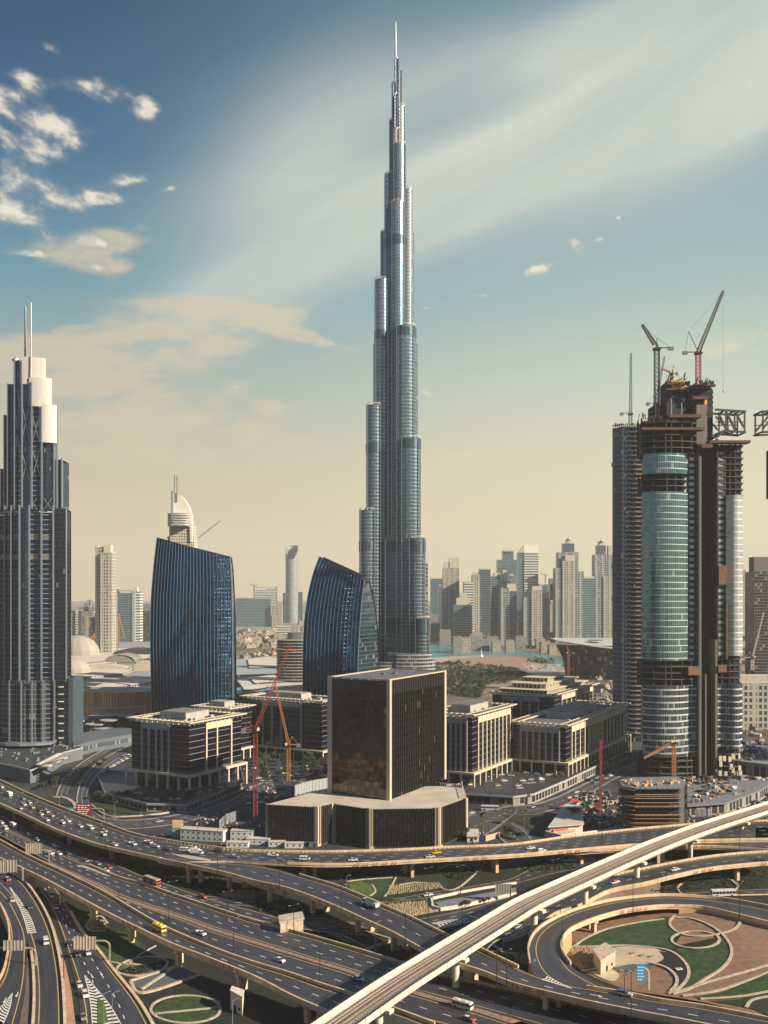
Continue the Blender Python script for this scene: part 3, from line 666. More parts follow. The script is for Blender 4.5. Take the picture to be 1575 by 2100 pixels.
mpatch('lawn', [(1120,1632),(1300,1600),(1440,1540),(1640,1470),(1640,1625),(1400,1640),(1220,1652)], grass, .35)
mpatch('lawn', [(1220,1660),(1450,1640),(1640,1600),(1640,1760),(1460,1700)], M('deep_lawn', (.014,.032,.014)), .36)
mk = lambda pts, **k: kerb(3, pts, 1.1, .3, .3, zf=mound, **k)
mk([(380,1325),(450,1275),(560,1225),(700,1190),(850,1165),(935,1155)]); mk([(1000,1135),(972,1170),(985,1210),(1050,1250),(1150,1262),(1260,1250),(1370,1215),(1410,1160),(1412,1140)])
mk([(1000,1145),(1100,1150),(1210,1190),(1290,1245),(1345,1320),(1345,1390),(1290,1460),(1180,1530),(1080,1590),(990,1612)])
mk(ell(1130, 1283, 148, 52)); mk([(300,1325),(500,1325),(700,1318),(900,1335),(1000,1365),(1070,1430),(1088,1490),(1060,1550),(1000,1600),(960,1612)])
mk([(430,1475),(600,1450),(720,1430),(840,1425),(950,1455),(1010,1510),(1010,1560),(975,1600)]); mk([(990,1615),(1200,1545),(1400,1490),(1640,1420)]); mk([(1050,1628),(1250,1600),(1420,1545),(1640,1460)])
mk([(1160,1648),(1400,1632),(1640,1590)]); mk([(1440,1700),(1470,1660),(1530,1640),(1640,1625)])
kerb(3, ell(1205, 960, 185, 62, tilt=-3)); kerb(3, [(1395,955),(1330,910),(1250,900)])
# rail viaduct
def rz_line(pts, z): return crom([G(*p, z) for p in pts], 60)
ZR = 17.5
far_ = rz_line([Z2(230,1890),Z2(760,1537),Z2(1100,1330),Z2(1400,1150),Z3(0,1048),Z3(200,950),Z3(400,855),Z3(650,747),Z3(900,645),Z3(1200,545),Z3(1400,482),Z3(1700,385)], ZR)
near_ = rz_line([Z2(480,1890),Z2(900,1590),Z2(1200,1395),Z2(1575,1160),Z3(180,1050),Z3(500,912),Z3(750,800),Z3(1000,692),Z3(1250,592),Z3(1575,490),Z3(1760,435)], ZR)
rt = thing('rail_viaduct', 'elevated pale rail viaduct crossing diagonally over every road from bottom centre to right edge', 'rail viaduct', (far_[30].x, far_[30].y, 0))
cen = [a.lerp(b_, .5) for a, b_ in zip(far_, near_)]
wid = sum((a-b_).length for a, b_ in zip(far_, near_))/60*.62
wid = 11.5
fa = off_line(cen, wid/2); nb = off_line(cen, -wid/2)
deckz = -1.2
mb = MB(); ribbon(mb, fa, nb, deckz)
for (X, s_) in ((fa, 1), (nb, -1)):
    I = off_line(cen, s_*wid*.28)
    for i in range(59):
        mb.face([(X[i].x, X[i].y, ZR+deckz), (X[i+1].x, X[i+1].y, ZR+deckz), (X[i+1].x, X[i+1].y, ZR-1.8), (X[i].x, X[i].y, ZR-1.8)])
        mb.face([(X[i].x, X[i].y, ZR-1.8), (X[i+1].x, X[i+1].y, ZR-1.8), (I[i+1].x, I[i+1].y, ZR-4.0), (I[i].x, I[i].y, ZR-4.0)])
I, J = off_line(cen, wid*.28), off_line(cen, -wid*.28); ribbon(mb, I, J, -4.0)
mb.build('girder', conc_lt, rt)
for X in (fa, nb):
    mb = MB(); rail_solid(mb, X, .35, deckz-.6, 0.1); mb.build('parapet', conc_lt, rt)
mb = MB()
for o_ in (-2.4, 2.4):
    mb_s = off_line(cen, o_); rail_solid(mb, mb_s, 2.6, deckz, deckz+.22)
mb.build('track_slab', M('grey_track_slab', (.56,.50,.42), .9, var=.15), rt)
mb = MB()
for o_ in (-3.15, -1.65, 1.65, 3.15): rail_solid(mb, off_line(cen, o_), .16, deckz+.22, deckz+.42)
mb.build('running_rail', M('brown_rail', (.11,.065,.05), .6, .3), rt)
mb = MB(); LC = arc(nb); s_ = 0
for X in (fa, nb):
    s_ = 0
    while s_ < LC[-1]-1: p = at_len(X, LC, s_); mb.beam(p+Vector((0, 0, .05)), p+Vector((0, 0, .9)), .08); s_ += 2.5
for X in (fa, nb):
    for i in range(59): mb.beam(X[i]+Vector((0, 0, .9)), X[i+1]+Vector((0, 0, .9)), .08)
mb.build('railing', darksteel, rt)
mb = MB(); w1 = off_line(cen, 0.0); rail_solid(mb, w1, .9, deckz, deckz+.5); mb.build('cable_trough', M('brown_trough', (.16,.115,.085), .9, var=.2), rt)
mb = MB(); s_ = 9.0
while s_ < LC[-1]-1:
    for X, sg in ((fa, 1), (nb, -1)):
        p, q = at_len(X, LC, s_), at_len(X, LC, s_+.22); o2 = off_line([p, q], sg*.03)
        mb.beam(o2[0]+Vector((0, 0, -.9)), o2[1]+Vector((0, 0, -.9)), .46, 2.1)
    s_ += 8.2
mb.build('joint_strip', M('joint_grey', (.26,.22,.17), .9), rt)
mb = MB(); s_ = 3.0; LC2 = arc(cen)
while s_ < LC2[-1]-1:
    p = at_len(cen, LC2, s_); q = at_len(cen, LC2, s_+.5); d_ = (q-p).normalized(); nn = Vector((-d_.y, d_.x, 0))
    for o_ in (-2.4, 2.4): c_ = p+nn*o_; mb.beam(c_-nn*1.2+Vector((0, 0, deckz+.25)), c_+nn*1.2+Vector((0, 0, deckz+.25)), .5, .12)
    s_ += 1.6
mb.build('sleeper', M('sleeper_brown', (.34,.28,.22), .9, var=.3), rt)
for (px, py) in (Z2(760,1750), Z2(1210,1440), Z3(122,1180), Z3(455,1000), Z3(782,880), Z3(1112,740), Z3(1408,600), Z3(1690,500)):
    # find the centre-line point whose picture column is px
    best = min(range(60), key=lambda i: abs(CX+FOC*(cen[i].x)/cen[i].y-px)); p = cen[best]
    d_ = cen[min(59, best+1)]-cen[max(0, best-1)]; a_ = math.atan2(d_.y, d_.x)
    mb = MB(); mb.box(p.x, p.y, ZR-5.1, 2.6, wid*.80, 1.1, a_); mb.cyl(p.x, p.y, 0, ZR-5.1, 1.25, 1.25, 16)
    mb.build('pier', conc_lt, rt)
# ---------------------------------------------------------------- big buildings
steelclad = M('burnished_steel', (.42, .45, .48), .28, .85, var=.1)
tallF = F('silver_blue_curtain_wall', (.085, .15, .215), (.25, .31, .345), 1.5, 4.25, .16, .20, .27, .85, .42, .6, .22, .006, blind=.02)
tallD = F('shade_tinted_curtain_wall', (.07, .125, .19), (.21, .27, .31), 1.5, 4.25, .20, .20, .27, .85, .45, .6, .25, .006, blind=.02)
tallL = F('sun_tinted_curtain_wall', (.24, .30, .38), (.60, .58, .52), 1.5, 4.25, .30, .48, .30, .8, .5, .3, .2, .006, blind=.02)  # shaded and lit copies of the same wall, the light put into the colour
mechm = M('louvred_plant_floor', (.07, .11, .15), .5, .6, var=.2)
YB = 1150.0
bt = thing('supertall_tower', 'tallest silver-blue tower in the middle, stepping up in setbacks to a needle spire', 'skyscraper', (PX(812, YB), YB, 0))
def ell_pts(cx, cy, rx, ry, n=24, p=2.6):
    out = []
    for i in range(n):
        a = 2*math.pi*i/n; c_, s_ = math.cos(a), math.sin(a)
        out.append((cx+rx*math.copysign(abs(c_)**(2/p), c_), cy+ry*math.copysign(abs(s_)**(2/p), s_)))
    return out
# (x0, x1, top, nearer by, half depth, material, bands)
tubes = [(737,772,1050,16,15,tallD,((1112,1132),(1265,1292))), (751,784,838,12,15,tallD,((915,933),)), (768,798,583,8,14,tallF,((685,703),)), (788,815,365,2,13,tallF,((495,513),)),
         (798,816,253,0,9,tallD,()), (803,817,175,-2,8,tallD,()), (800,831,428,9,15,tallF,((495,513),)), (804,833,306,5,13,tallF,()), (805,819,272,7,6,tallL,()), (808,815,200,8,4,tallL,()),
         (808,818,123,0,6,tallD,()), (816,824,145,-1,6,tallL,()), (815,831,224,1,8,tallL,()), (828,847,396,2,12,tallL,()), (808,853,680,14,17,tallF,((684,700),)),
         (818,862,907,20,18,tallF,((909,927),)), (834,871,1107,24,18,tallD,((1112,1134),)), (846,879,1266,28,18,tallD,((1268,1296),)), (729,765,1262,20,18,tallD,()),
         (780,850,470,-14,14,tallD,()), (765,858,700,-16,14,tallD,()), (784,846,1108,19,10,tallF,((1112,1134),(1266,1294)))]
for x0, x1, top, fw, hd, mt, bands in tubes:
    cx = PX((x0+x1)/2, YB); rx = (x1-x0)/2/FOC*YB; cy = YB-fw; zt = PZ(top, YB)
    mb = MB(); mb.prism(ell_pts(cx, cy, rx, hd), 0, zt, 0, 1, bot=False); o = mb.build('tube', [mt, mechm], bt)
    if hd >= 8:
        mb = MB()
        for px_, py_ in ell_pts(cx, cy, rx*.97, hd*.97, 16): mb.beam((px_, py_, zt), (px_, py_, zt+2.2), .5)
        E2 = ell_pts(cx, cy, rx*.97, hd*.97, 16)
        for i in range(16): mb.beam((*E2[i], zt+2.2), (*E2[(i+1) % 16], zt+2.2), .45)
        for k in range(3): mb.box(cx+random.uniform(-.4, .4)*rx, cy-random.uniform(.1, .6)*hd, zt, 1.6, 1.6, random.uniform(1.5, 4))
        mb.build('terrace_rail', white, o)
    for a, b_ in bands:
        mb = MB(); mb.prism(ell_pts(cx, cy, rx+.35, hd+.35), PZ(b_, YB), PZ(a, YB), 0); mb.build('plant_band', mechm, o)
    mb = MB()   # steel fins at the shoulders of each nose
    for sx in (-1, 1):
        xx = cx+sx*rx*.80; yy = cy-hd*.86
        mb.box(xx, yy-.6, 0, .8, 1.4, zt-.5)
    mb.build('edge_fin', steelclad, o)
mb = MB(); mb.cyl(PX(811.5, YB), YB, PZ(125, YB), PZ(88, YB), 1.5, 1.1, 10); mb.cyl(PX(811.5, YB), YB, PZ(88, YB), PZ(44, YB), 1.1, .5, 10); mb.build('spire', M('bright_steel', (.45,.45,.44), .55, .5), bt)
mb = MB(); mb.prism(ell_pts(PX(838, YB), YB-38, 26, 16), 0, PZ(1335, YB), 0, 1); mb.prism(ell_pts(PX(810, YB), YB-32, 34, 18), 0, PZ(1352, YB), 0, 1)
mb.prism(ell_pts(PX(870, YB), YB-30, 12, 14), 0, PZ(1350, YB), 0, 1)
mb.build('podium', [F('pod_ribs', (.05,.07,.1), (.30,.32,.34), 2.5, 4.2, .15, .35), roofgrey], bt)

# ---- left tower, stepped, with two masts
YL = 819.0
lt = thing('stepped_tower', 'stepped dark residential tower at the left edge with bright metal crown and two thin masts', 'skyscraper', (PX(60, YL), YL, 0))
balc = F('balcony_wall', (.014, .026, .055), (.20, .26, .34), 7.0, 4.2, .03, .17, .25, .3, .7, .0, .6, blind=.06)
glsd = F('deep_blue_wall', (.055, .085, .14), (.06, .09, .14), 1.6, 4.0, .12, .12, .14, .7, .3, .5, .3, blind=.02)
gldk = F('near_black_wall', (.02, .03, .05), (.03, .035, .05), 2.0, 4.0, .10, .10, .2, .6, .5, 0, .3, blind=.02)
metalw = M('pearl_metal_cladding', (.52, .51, .48), .4, .12, var=.12, streak=True)
fins_m = M('pale_metal_fin', (.26, .31, .37), .35, .5, var=.05)
def dyl(px): return ((px-60)/78.0)**2*16
def bay(x0, x1, ytop, ybot, mt, fwd, d=26, parent=lt, name='bay', Y=YL, top=None):
    yy = Y+dyl((x0+x1)/2)-fwd; mb = MB(); a = PX(x0, yy); b_ = PX(x1, yy)
    e = PX(x1, yy+d-8 if x1 > 60 else yy+d) if x1 > 60 else b_; mb.prism([(a, yy), (b_, yy), (e, yy+d), (a+4, yy+d)], PZ(ybot, Y), PZ(ytop, Y), 0, 1); return mb.build(name, [mt, roofgrey], parent)
def finp(px, ytop, ybot, fwd, w_=.9, d=2.4, m=None, Y=YL):
    mb = MB(); mb.box(PX(px, Y+dyl(px)-fwd), Y+dyl(px)-fwd-d/2+.2, PZ(ybot, Y), w_, d, PZ(ytop, Y)-PZ(ybot, Y)); return mb.build('fin', m or fins_m, lt)
B0 = 1580
for x0, x1, yt, mt in ((3,10,960,balc),(10,18,850,glsd),(18,31,787,glsd),(31,46,742,glsd),(46,66,787,glsd),(66,86,832,balc),(86,112,905,glsd),(112,127,940,glsd)): bay(x0, x1, yt, 1045, mt, 2)
for x0, x1, yt, mt in ((18,31,975,balc),(31,46,915,balc),(3,10,1000,balc)): bay(x0, x1, yt, 1045, mt, 2.6, name='balcony_stack')
bay(66, 86, 905, 1045, balc, 2.7, name='balcony_stack')
mb = MB()    # curved metal crown pieces
def crown(x0, x1, yt, yb, fwd, bul):
    n = 10; P = []
    for i in range(n+1):
        u = i/n; P.append((PX(x0+(x1-x0)*u, YL+dyl((x0+x1)/2)), YL+dyl((x0+x1)/2)-fwd-bul*math.sin(math.pi*(.15+.7*u))+u*6))
    P += [(P[-1][0]-4, P[-1][1]+12), (P[0][0], P[0][1]+18)]
    mb.prism(P, PZ(yb, YL), PZ(yt, YL), 0)
crown(45, 93, 734, 790, 4, 2.5); crown(66, 107, 776, 835, 6, 2.5); crown(87, 118, 830, 908, 7, 2.5); crown(29, 46, 735, 742, 4, 1); 
mb.build('metal_crown', metalw, lt, smooth=False)
mb = MB(); crown(30.5, 44, 744, 960, 2.9, .3); mb.build('glass_slot', F('slot_wall', (.06,.09,.14), (.09,.12,.17), 1.6, 4.0, .15, .1), lt)
for px, yt, yb in ((17,787,1045),(10,850,1045),(3,960,1045),(31,735,1045),(46,742,1045),(66,786,1045),(86.5,835,1045),(112,905,1045),(118,830,1045),(128,937,1045)): finp(px, yt, yb, 4)
for x0, x1, mt in ((-60,-25,balc),(-25,-2,glsd),(-2,11,balc),(11,24,balc),(24,41,balc),(41,61,glsd),(61,86,balc),(86,110,balc),(110,134,gldk)): bay(x0, x1, 1052 if mt is balc else 1042, 1400, mt, 8, 34)
for px in (-25,-2,11,24,41,61,86,110,136.5): finp(px, 1038, 1400, 10, .8, 2.6)
finp(134, 1040, 1400, 2, 1.2, 5)
mb = MB(); mb.prism([(PX(-60, YL), YL+32)]+[(PX(x, YL), YL+dyl(x)-12) for x in (-60, -30, 0, 30, 60, 90, 112)]+[(PX(108, YL+26), YL+26)], 0, PZ(1393, YL), 0, 1)
mb.build('base_drum', [F('base_grid', (.04,.05,.07), (.20,.24,.28), 8.0, 4.1, .05, .12, .2, .5, .5, .2, .6, blind=.05, bcol=(.4,.33,.2)), roofgrey], lt)
bay(112, 140, 1393, 1560, gldk, 8, 34, name='base_block')
for px in (-25, -2, 20, 44, 66, 88, 112): finp(px, 1393, 1530, 13, 1.0, 1.6)
bay(139, 149, 1393, 1560, M('slate_panel', (.07,.10,.135), .5, .2, var=.1), 9, 30, name='end_wall')
mb = MB()
for i in range(9):
    mb.box(PX(124, YL), YL+dyl(124)-9.5, PZ(1410+i*15, YL), 4, 1.6, .8)
mb.build('balcony_slab', white, lt)
mb = MB(); P = [(PX(x, YL), YL+dyl(x)-22) for x in (-60, -30, 0, 30, 60, 90, 116)]+[(PX(116, YL), YL), (PX(-60, YL), YL)]; mb.prism(P, PZ(1522, YL), PZ(1517, YL)); mb.build('entrance_canopy', M('blue_grey_roof', (.22,.27,.31), .4, .2), lt)
mb = MB()
for x_, y0, y1 in ((52, 736, 630), (67, 782, 624)):
    mb.cyl(PX(x_, YL), YL-(4 if x_ > 60 else 0), PZ(y0, YL)-6, PZ(y0-20, YL), 1.2, 1.0, 10); mb.cyl(PX(x_, YL), YL-(4 if x_ > 60 else 0), PZ(y0-20, YL), PZ(y1, YL), .95, .75, 10)
mb.build('mast', M('grey_mast', (.34,.32,.30), .4, .6), lt)
# crossing braces in the tall glazed slots
mb = MB()
for cx_, y0, y1, w_ in ((38,815,960,12),(56,830,905,16),(76,850,910,16),(56,930,985,14),(77,925,975,15),(98,1020,1046,18),(70,1022,1046,18),(98,1395,1412,20),(76,1395,1412,20)):
    f_ = YL+dyl(cx_)-(3.6 if y1 < 1050 else 14 if y0 > 1100 else 10.5)
    for s_ in (-1, 1): mb.beam((PX(cx_-s_*w_/2, YL), f_, PZ(y0, YL)), (PX(cx_+s_*w_/2, YL), f_, PZ(y1, YL)), .5)
mb.build('cross_brace', fins_m, lt)

# ---- pair of blue glass sails
def lerpc(tab, y):
    for (y0, x0), (y1, x1) in zip(tab, tab[1:]):
        if y <= y1: return x0+(x1-x0)*(y-y0)/(y1-y0)
    return tab[-1][1]
blueG = F('cobalt_curtain_wall', (.010, .040, .125), (.006, .02, .06), 1.9, 4.1, .10, .08, .04, .92, .2, .7, .6, .016, wave=.16, blind=.0)
blueS = F('teal_side_wall', (.03, .08, .12), (.07, .11, .13), 1.6, 4.1, .10, .22, .10, .8, .3, .3, .5, .02, blind=.05)
def sail(name, label, Y, lt_, rt_, topL, topR, bulge, depth, nc, side, baseY=1560, ribs=True, rshift=0.0, step=0):
    root = thing(name, label, 'glass tower', (PX((lt_[0][1]+rt_[0][1])/2, Y), Y, 0))
    nr = 16; grid = []
    for i in range(nc+1):
        u = i/nc; ty = topL+(topR-topL)*u; colp = []
        for j in range(nr+1):
            py = ty+(baseY-ty)*j/nr
            x0, x1 = lerpc(lt_, py), lerpc(rt_, py)
            yy = Y-bulge*math.sin(math.pi*u)+rshift*u
            colp.append(Vector((PX(x0+(x1-x0)*u, Y), yy, PZ(py, Y))))
        grid.append(colp)
    mb = MB()
    for i in range(nc):
        for j in range(nr):
            p = [grid[i][j+1], grid[i+1][j+1], grid[i+1][j], grid[i][j]]
            u0, u1 = i*3.8, (i+1)*3.8
            mb.face(p, 0, [(u0, p[0].z), (u1, p[1].z), (u1, p[2].z), (u0, p[3].z)])
    mb.build('front_glazing', blueG, root)
    if ribs:
        mb = MB()
        for i in range(nc+1):
            for j in range(nr):
                a, b_ = grid[i][j]+Vector((0, -.45, 0)), grid[i][j+1]+Vector((0, -.45, 0)); mb.beam(a, b_, .38, .9)
        mb.build('mullion', M('blue_mullion', (.10,.30,.48), .4, .5), root)
    # side and back
    mb = MB(); bk = Vector((0, depth, 0))
    for j in range(nr):
        a, b_ = grid[0][j], grid[0][j+1]; mb.face([a, b_, b_+bk, a+bk], 0, [(0, a.z), (0, b_.z), (depth, b_.z), (depth, a.z)])
        a, b_ = grid[nc][j], grid[nc][j+1]
        zf_ = side(0); pa = []
        sx = lambda q: Vector((PX(lerpc(zf_, HZ+(H-q.z)/Y*FOC), Y+depth), Y+rshift+depth, q.z))
        mb.face([b_, sx(b_), sx(a), a], 0, [(0, b_.z), (depth, b_.z), (depth, a.z), (0, a.z)])
        mb.face([grid[0][j]+bk, grid[0][j+1]+bk, sx(b_), sx(a)], 0, [(0, a.z), (0, b_.z), (80, b_.z), (80, a.z)])
    mb.build('side_glazing', blueS, root)
    mb = MB(); top = [grid[i][0] for i in range(nc+1)]
    a = grid[nc][0]; e = sx(a)
    for i in range(nc):
        u0, u1 = i/nc, (i+1)/nc; q0 = (grid[0][0]+bk).lerp(e, u0); q1 = (grid[0][0]+bk).lerp(e, u1)
        mb.face([top[i]-Vector((0, 0, 1)), top[i+1]-Vector((0, 0, 1)), q1-Vector((0, 0, 1)), q0-Vector((0, 0, 1))])
    for i in range(nc): mb.beam(top[i], top[i+1], 1.2, 1.0, 1)
    mb.beam(a, e, 1.2, 1.2, 1); mb.build('roof_edge', [roofgrey, M('dark_blue_trim', (.02,.04,.08), .3, .6)], root)
    mb = MB()
    for j in range(nr): mb.beam(grid[nc][j]+Vector((.3, -.4, 0)), grid[nc][j+1]+Vector((.3, -.4, 0)), .9)
    mb.build('corner_trim', M('pale_trim', (.30,.36,.40), .4, .4), root)
    mb = MB()
    for j in range(nr): mb.beam(sx(grid[nc][j]), sx(grid[nc][j+1]), 1.4)
    mb.build('corner_trim', MATS['dark_blue_trim'], root)
    return root, grid
sail('glass_sail_tower', 'broad cobalt glass tower with slanting top and curved sides, left of the tallest tower', 950,
     [(1103,322),(1150,316),(1230,309.5),(1320,308),(1440,311),(1600,318)], [(1103,466),(1142,471),(1200,475),(1300,476),(1440,477),(1600,476)], 1103, 1142, 7, 24, 24,
     lambda k: [(1100,474),(1142,474.5),(1160,477),(1230,481),(1320,482.5),(1440,484),(1600,484)])
sail('glass_sail_tower', 'smaller navy glass tower shaped like a sail leaning right, partly before the tallest tower', 930,
     [(1142,655),(1175,642),(1215,632),(1270,624),(1330,621),(1405,621),(1600,624)], [(1142,757),(1190,747),(1235,741),(1290,737),(1340,734),(1400,733),(1600,732)], 1142, 1190, 5, 34, 15,
     lambda k: [(1100,740),(1190,757),(1215,763),(1250,770),(1300,775),(1370,778),(1600,778)], rshift=0)
g2 = MB()
Y2 = 926
for (xa, ya), (xb, yb) in (((664,1144),(735,1178)),):
    g2.prism([(PX(664, Y2), Y2), (PX(740, Y2), Y2), (PX(740, Y2), Y2+1.4), (PX(664, Y2), Y2+1.4)], 0, 1)
blade = MB()
pts = [(663,1142),(738,1176),(748,1188),(664,1158)]
P0 = [Vector((PX(x, Y2), Y2-6, PZ(y, Y2))) for x, y in pts]; P1 = [p+Vector((0, 2.0, 0)) for p in P0]
blade.face(P0); blade.face(P1[::-1])
for i in range(4): blade.face([P0[i], P1[i], P1[(i+1) % 4], P0[(i+1) % 4]])
par = [o for o in bpy.data.objects if o.name == 'glass_sail_tower.001'][0]
blade.build('roof_blade', MATS['dark_blue_trim'], par)

# ---- office blocks with cream frames
cream = M('cream_stone', (.56, .48, .36), .7, var=.08, scale=.2)
creamd = M('shade_grey_stone', (.33, .34, .35), .75, var=.1, scale=.2)  # paints shade onto the cream stone of left faces; grey stone on decks
offG = F('brown_black_wall', (.006, .008, .016), (.26, .26, .27), 60, 4.2, .0, .075, .2, .0, .5, .1, .4, .01, blind=.0)
louv = F('louvred_screen', (.30, .29, .27), (.48, .46, .42), .8, 40, .5, .0, .6, .1, .7)
def frame(fx, fy, th):
    o = G(fx, fy); a, b_ = R(th), R(th+90)
    return o, Vector((math.cos(a), math.sin(a), 0)), Vector((math.cos(b_), math.sin(b_), 0))
def solve(o, d, px):
    k = (px-CX)/FOC; return (k*o.y-o.x)/(d.x-k*d.y)
def office(label, fx, fy, lx, rx, th, ytop, pil_r, pil_l, podh=9.5, LL=None, LR=None, roof='ring', podL=1, z0=0, openR=None):
    o, dr, dl = frame(fx, fy, th); o = G(fx, fy, z0); o.z = 0; podh += z0; LR = LR or solve(o, dr, rx); LL = LL or solve(o, dl, lx)
    zt = H-(ytop-HZ)/FOC*o.y
    root = thing('office_block', label, 'office building', (o.x, o.y, 0)); rz = math.atan2(dr.y, dr.x)
    at = lambda u, v: o+dr*u+dl*v
    q = lambda a, b_, c_, d: [at(a, c_), at(b_, c_), at(b_, d), at(a, d)]
    mb = MB(); mb.prism(q(0, LR, 0, LL), podh, zt-2.5, 0, 1); mb.build('glazed_body', [offG, roofgrey], root)
    # podium colonnade: slab, posts and recessed glass
    mb = MB(); mb.prism(q(2.5, LR-2.5, 2.5, LL-2.5), 0, podh-1.6, 0); mb.build('ground_floor', gldk, root)
    e = 3.2
    mb = MB(); mb.prism(q(-e, LR+e, -e, LL+e), podh-1.6, podh, 0); mb.build('podium_slab', cream, root)
    n = max(3, int((LR+2*e)/9))
    for i in range(n+1):
        p = at(-e+.7+(LR+2*e-1.4)*i/n, -e+.7); mb = MB(); mb.box(p.x, p.y, 0, 1.3, 1.3, podh-1.6, rz); mb.build('column', cream, root)
    n = max(3, int((LL+2*e)/9))
    for i in range(1, n+1):
        p = at(-e+.7, -e+.7+(LL+2*e-1.4)*i/n); mb = MB(); mb.box(p.x, p.y, 0, 1.3, 1.3, podh-1.6, rz); mb.build('column', cream, root)
    # pilasters
    for f in pil_r:
        p = at(LR*f, -.5); mb = MB(); mb.box(p.x, p.y, podh, 1.3, 1.3, zt-podh-2.6, rz); mb.build('pilaster', cream, root)
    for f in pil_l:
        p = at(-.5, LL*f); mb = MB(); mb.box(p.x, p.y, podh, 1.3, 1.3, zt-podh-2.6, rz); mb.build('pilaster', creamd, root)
    if pil_r: 
        a, b_ = LR*min(pil_r), LR*max(pil_r); mb = MB(); mb.prism([at(a, -.9), at(b_, -.9), at(b_, .1), at(a, .1)], zt-7.0, zt-2.6); mb.build('frieze', cream, root)
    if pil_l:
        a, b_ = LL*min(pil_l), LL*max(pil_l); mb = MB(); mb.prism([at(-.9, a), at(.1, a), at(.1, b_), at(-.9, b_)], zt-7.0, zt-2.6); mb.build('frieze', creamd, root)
    # roof ring on stub posts
    g = 3.0; iw = 4.5
    mb = MB()
    for a, b_, c_, d in ((-g, LR+g, -g, -g+1.0), (-g, LR+g, LL+g-1.0, LL+g), (-g, -g+1.0, -g+1, LL+g-1), (LR+g-1, LR+g, -g+1, LL+g-1), (-g+1, LR+g-1, iw-1, iw), (iw-1, iw, iw, LL-iw), (-g+1, LR+g-1, LL-iw, LL-iw+1), (LR-iw, LR-iw+1, iw, LL-iw)):
        mb.prism(q(a, b_, c_, d), zt-.8, zt)
    n = int(LR/4)
    for i in range(n+1):
        u = LR*i/n; 
        for v0, v1 in ((-g+1, iw-1), (LL-iw+1, LL+g-1)): mb.prism([at(u-.25, v0), at(u+.25, v0), at(u+.25, v1), at(u-.25, v1)], zt-.7, zt-.12)
    n = int(LL/4)
    for i in range(n+1):
        v = LL*i/n
        for u0, u1 in ((-g+1, iw-1), (LR-iw+1, LR+g-1)): mb.prism([at(u0, v-.25), at(u1, v-.25), at(u1, v+.25), at(u0, v+.25)], zt-.7, zt-.12)
    mb.build('roof_pergola', cream, root)
    mb = MB()
    n = int(LR/4.5)
    for i in range(n+1):
        p = at(LR*i/n, -.1); mb.box(p.x, p.y, zt-2.6, .7, .7, 1.9, rz)
    n = int(LL/4.5)
    for i in range(n+1):
        p = at(-.1, LL*i/n); mb.box(p.x, p.y, zt-2.6, .7, .7, 1.9, rz)
    mb.build('pergola_post', cream, root)
    mb = MB(); mb.prism(q(LR*.30, LR*.74, LL*.34, LL*.80), zt-2.5, zt+3.0, 0, 1); mb.build('plant_screen', [louv, roofgrey], root)
    mb = MB()
    for i in range(8):
        u = LR*(.33+.05*i); mb.prism([at(u, LL*.36), at(u+.9, LL*.36), at(u+.9, LL*.78), at(u, LL*.78)], zt+3.0, zt+3.5)
    for i in range(6):
        p = at(LR*random.uniform(.1, .9), LL*random.uniform(.15, .3)); mb.box(p.x, p.y, zt-2.5, 2.2, 2.2, 2, rz)
    mb.split('roof_unit', rooflt, root)
    return root, o, dr, dl, LR, LL, zt
off_a = office('square office block with pale roof pergola, nearest the left tower', 388, 1622, 270, 495, 60, 1481, (.30,.50,.78), (.33,.45,.55,.68,.80), z0=5, podh=11)
off_b = office('dark office block directly behind the square one with the pale pergola', 470, 1562, 400, 517, 60, 1452, (), ())
off_c = office('office block behind the two tower cranes, half hidden by the brown glass block', 660, 1563, 500, 705, 60, 1437, (.25,.55), (.25,.5,.62,.74))
off_d = office('narrow office block with many pale pilasters, just right of the brown glass block', 968, 1612, 880, 1050, 60, 1465, (.12,.22,.32,.42,.52,.62,.72,.82,.92), (.12,.24,.36,.48,.62), z0=6)
off_f = office('office block with white stepped roof storeys behind the other two at right', 1130, 1535, 1010, 1222, 60, 1425, (.2,.3,.4,.5,.6,.7,.8,.9), (.2,.35,.5,.65,.8))
off_e = office('largest office block with rows of pale pilasters, left of the unfinished tower', 1160, 1590, 1052, 1285, 60, 1486, (.07,.12,.19,.26,.33,.62,.68,.74,.80,.86,.92), (.12,.24,.36,.48,.60,.72,.84), z0=6)
rt_, o, dr, dl, LR, LL, zt = off_f
mb = MB()
for k, (a, b_, c_, d, h0, h1) in enumerate(((.1, .95, .15, .95, 0, 4.5), (.2, .85, .25, .85, 4.5, 9), (.35, .7, .35, .75, 9, 13))):
    P = [o+dr*LR*x+dl*LL*y for x, y in ((a, c_), (b_, c_), (b_, d), (a, d))]; mb.prism(P, zt-2+h0, zt-2.6+h1, 0, 1)
    P = [o+dr*LR*x+dl*LL*y for x, y in ((a-.03, c_-.03), (b_+.03, c_-.03), (b_+.03, d+.03), (a-.03, d+.03))]; mb.prism(P, zt-2.6+h1, zt-2+h1, 2, 2)
mb.build('upper_storeys', [F('white_openings', (.05,.05,.06), (.50,.46,.38), 4.0, 4.5, .5, .3, .4, .1), roofgrey, cream], rt_)
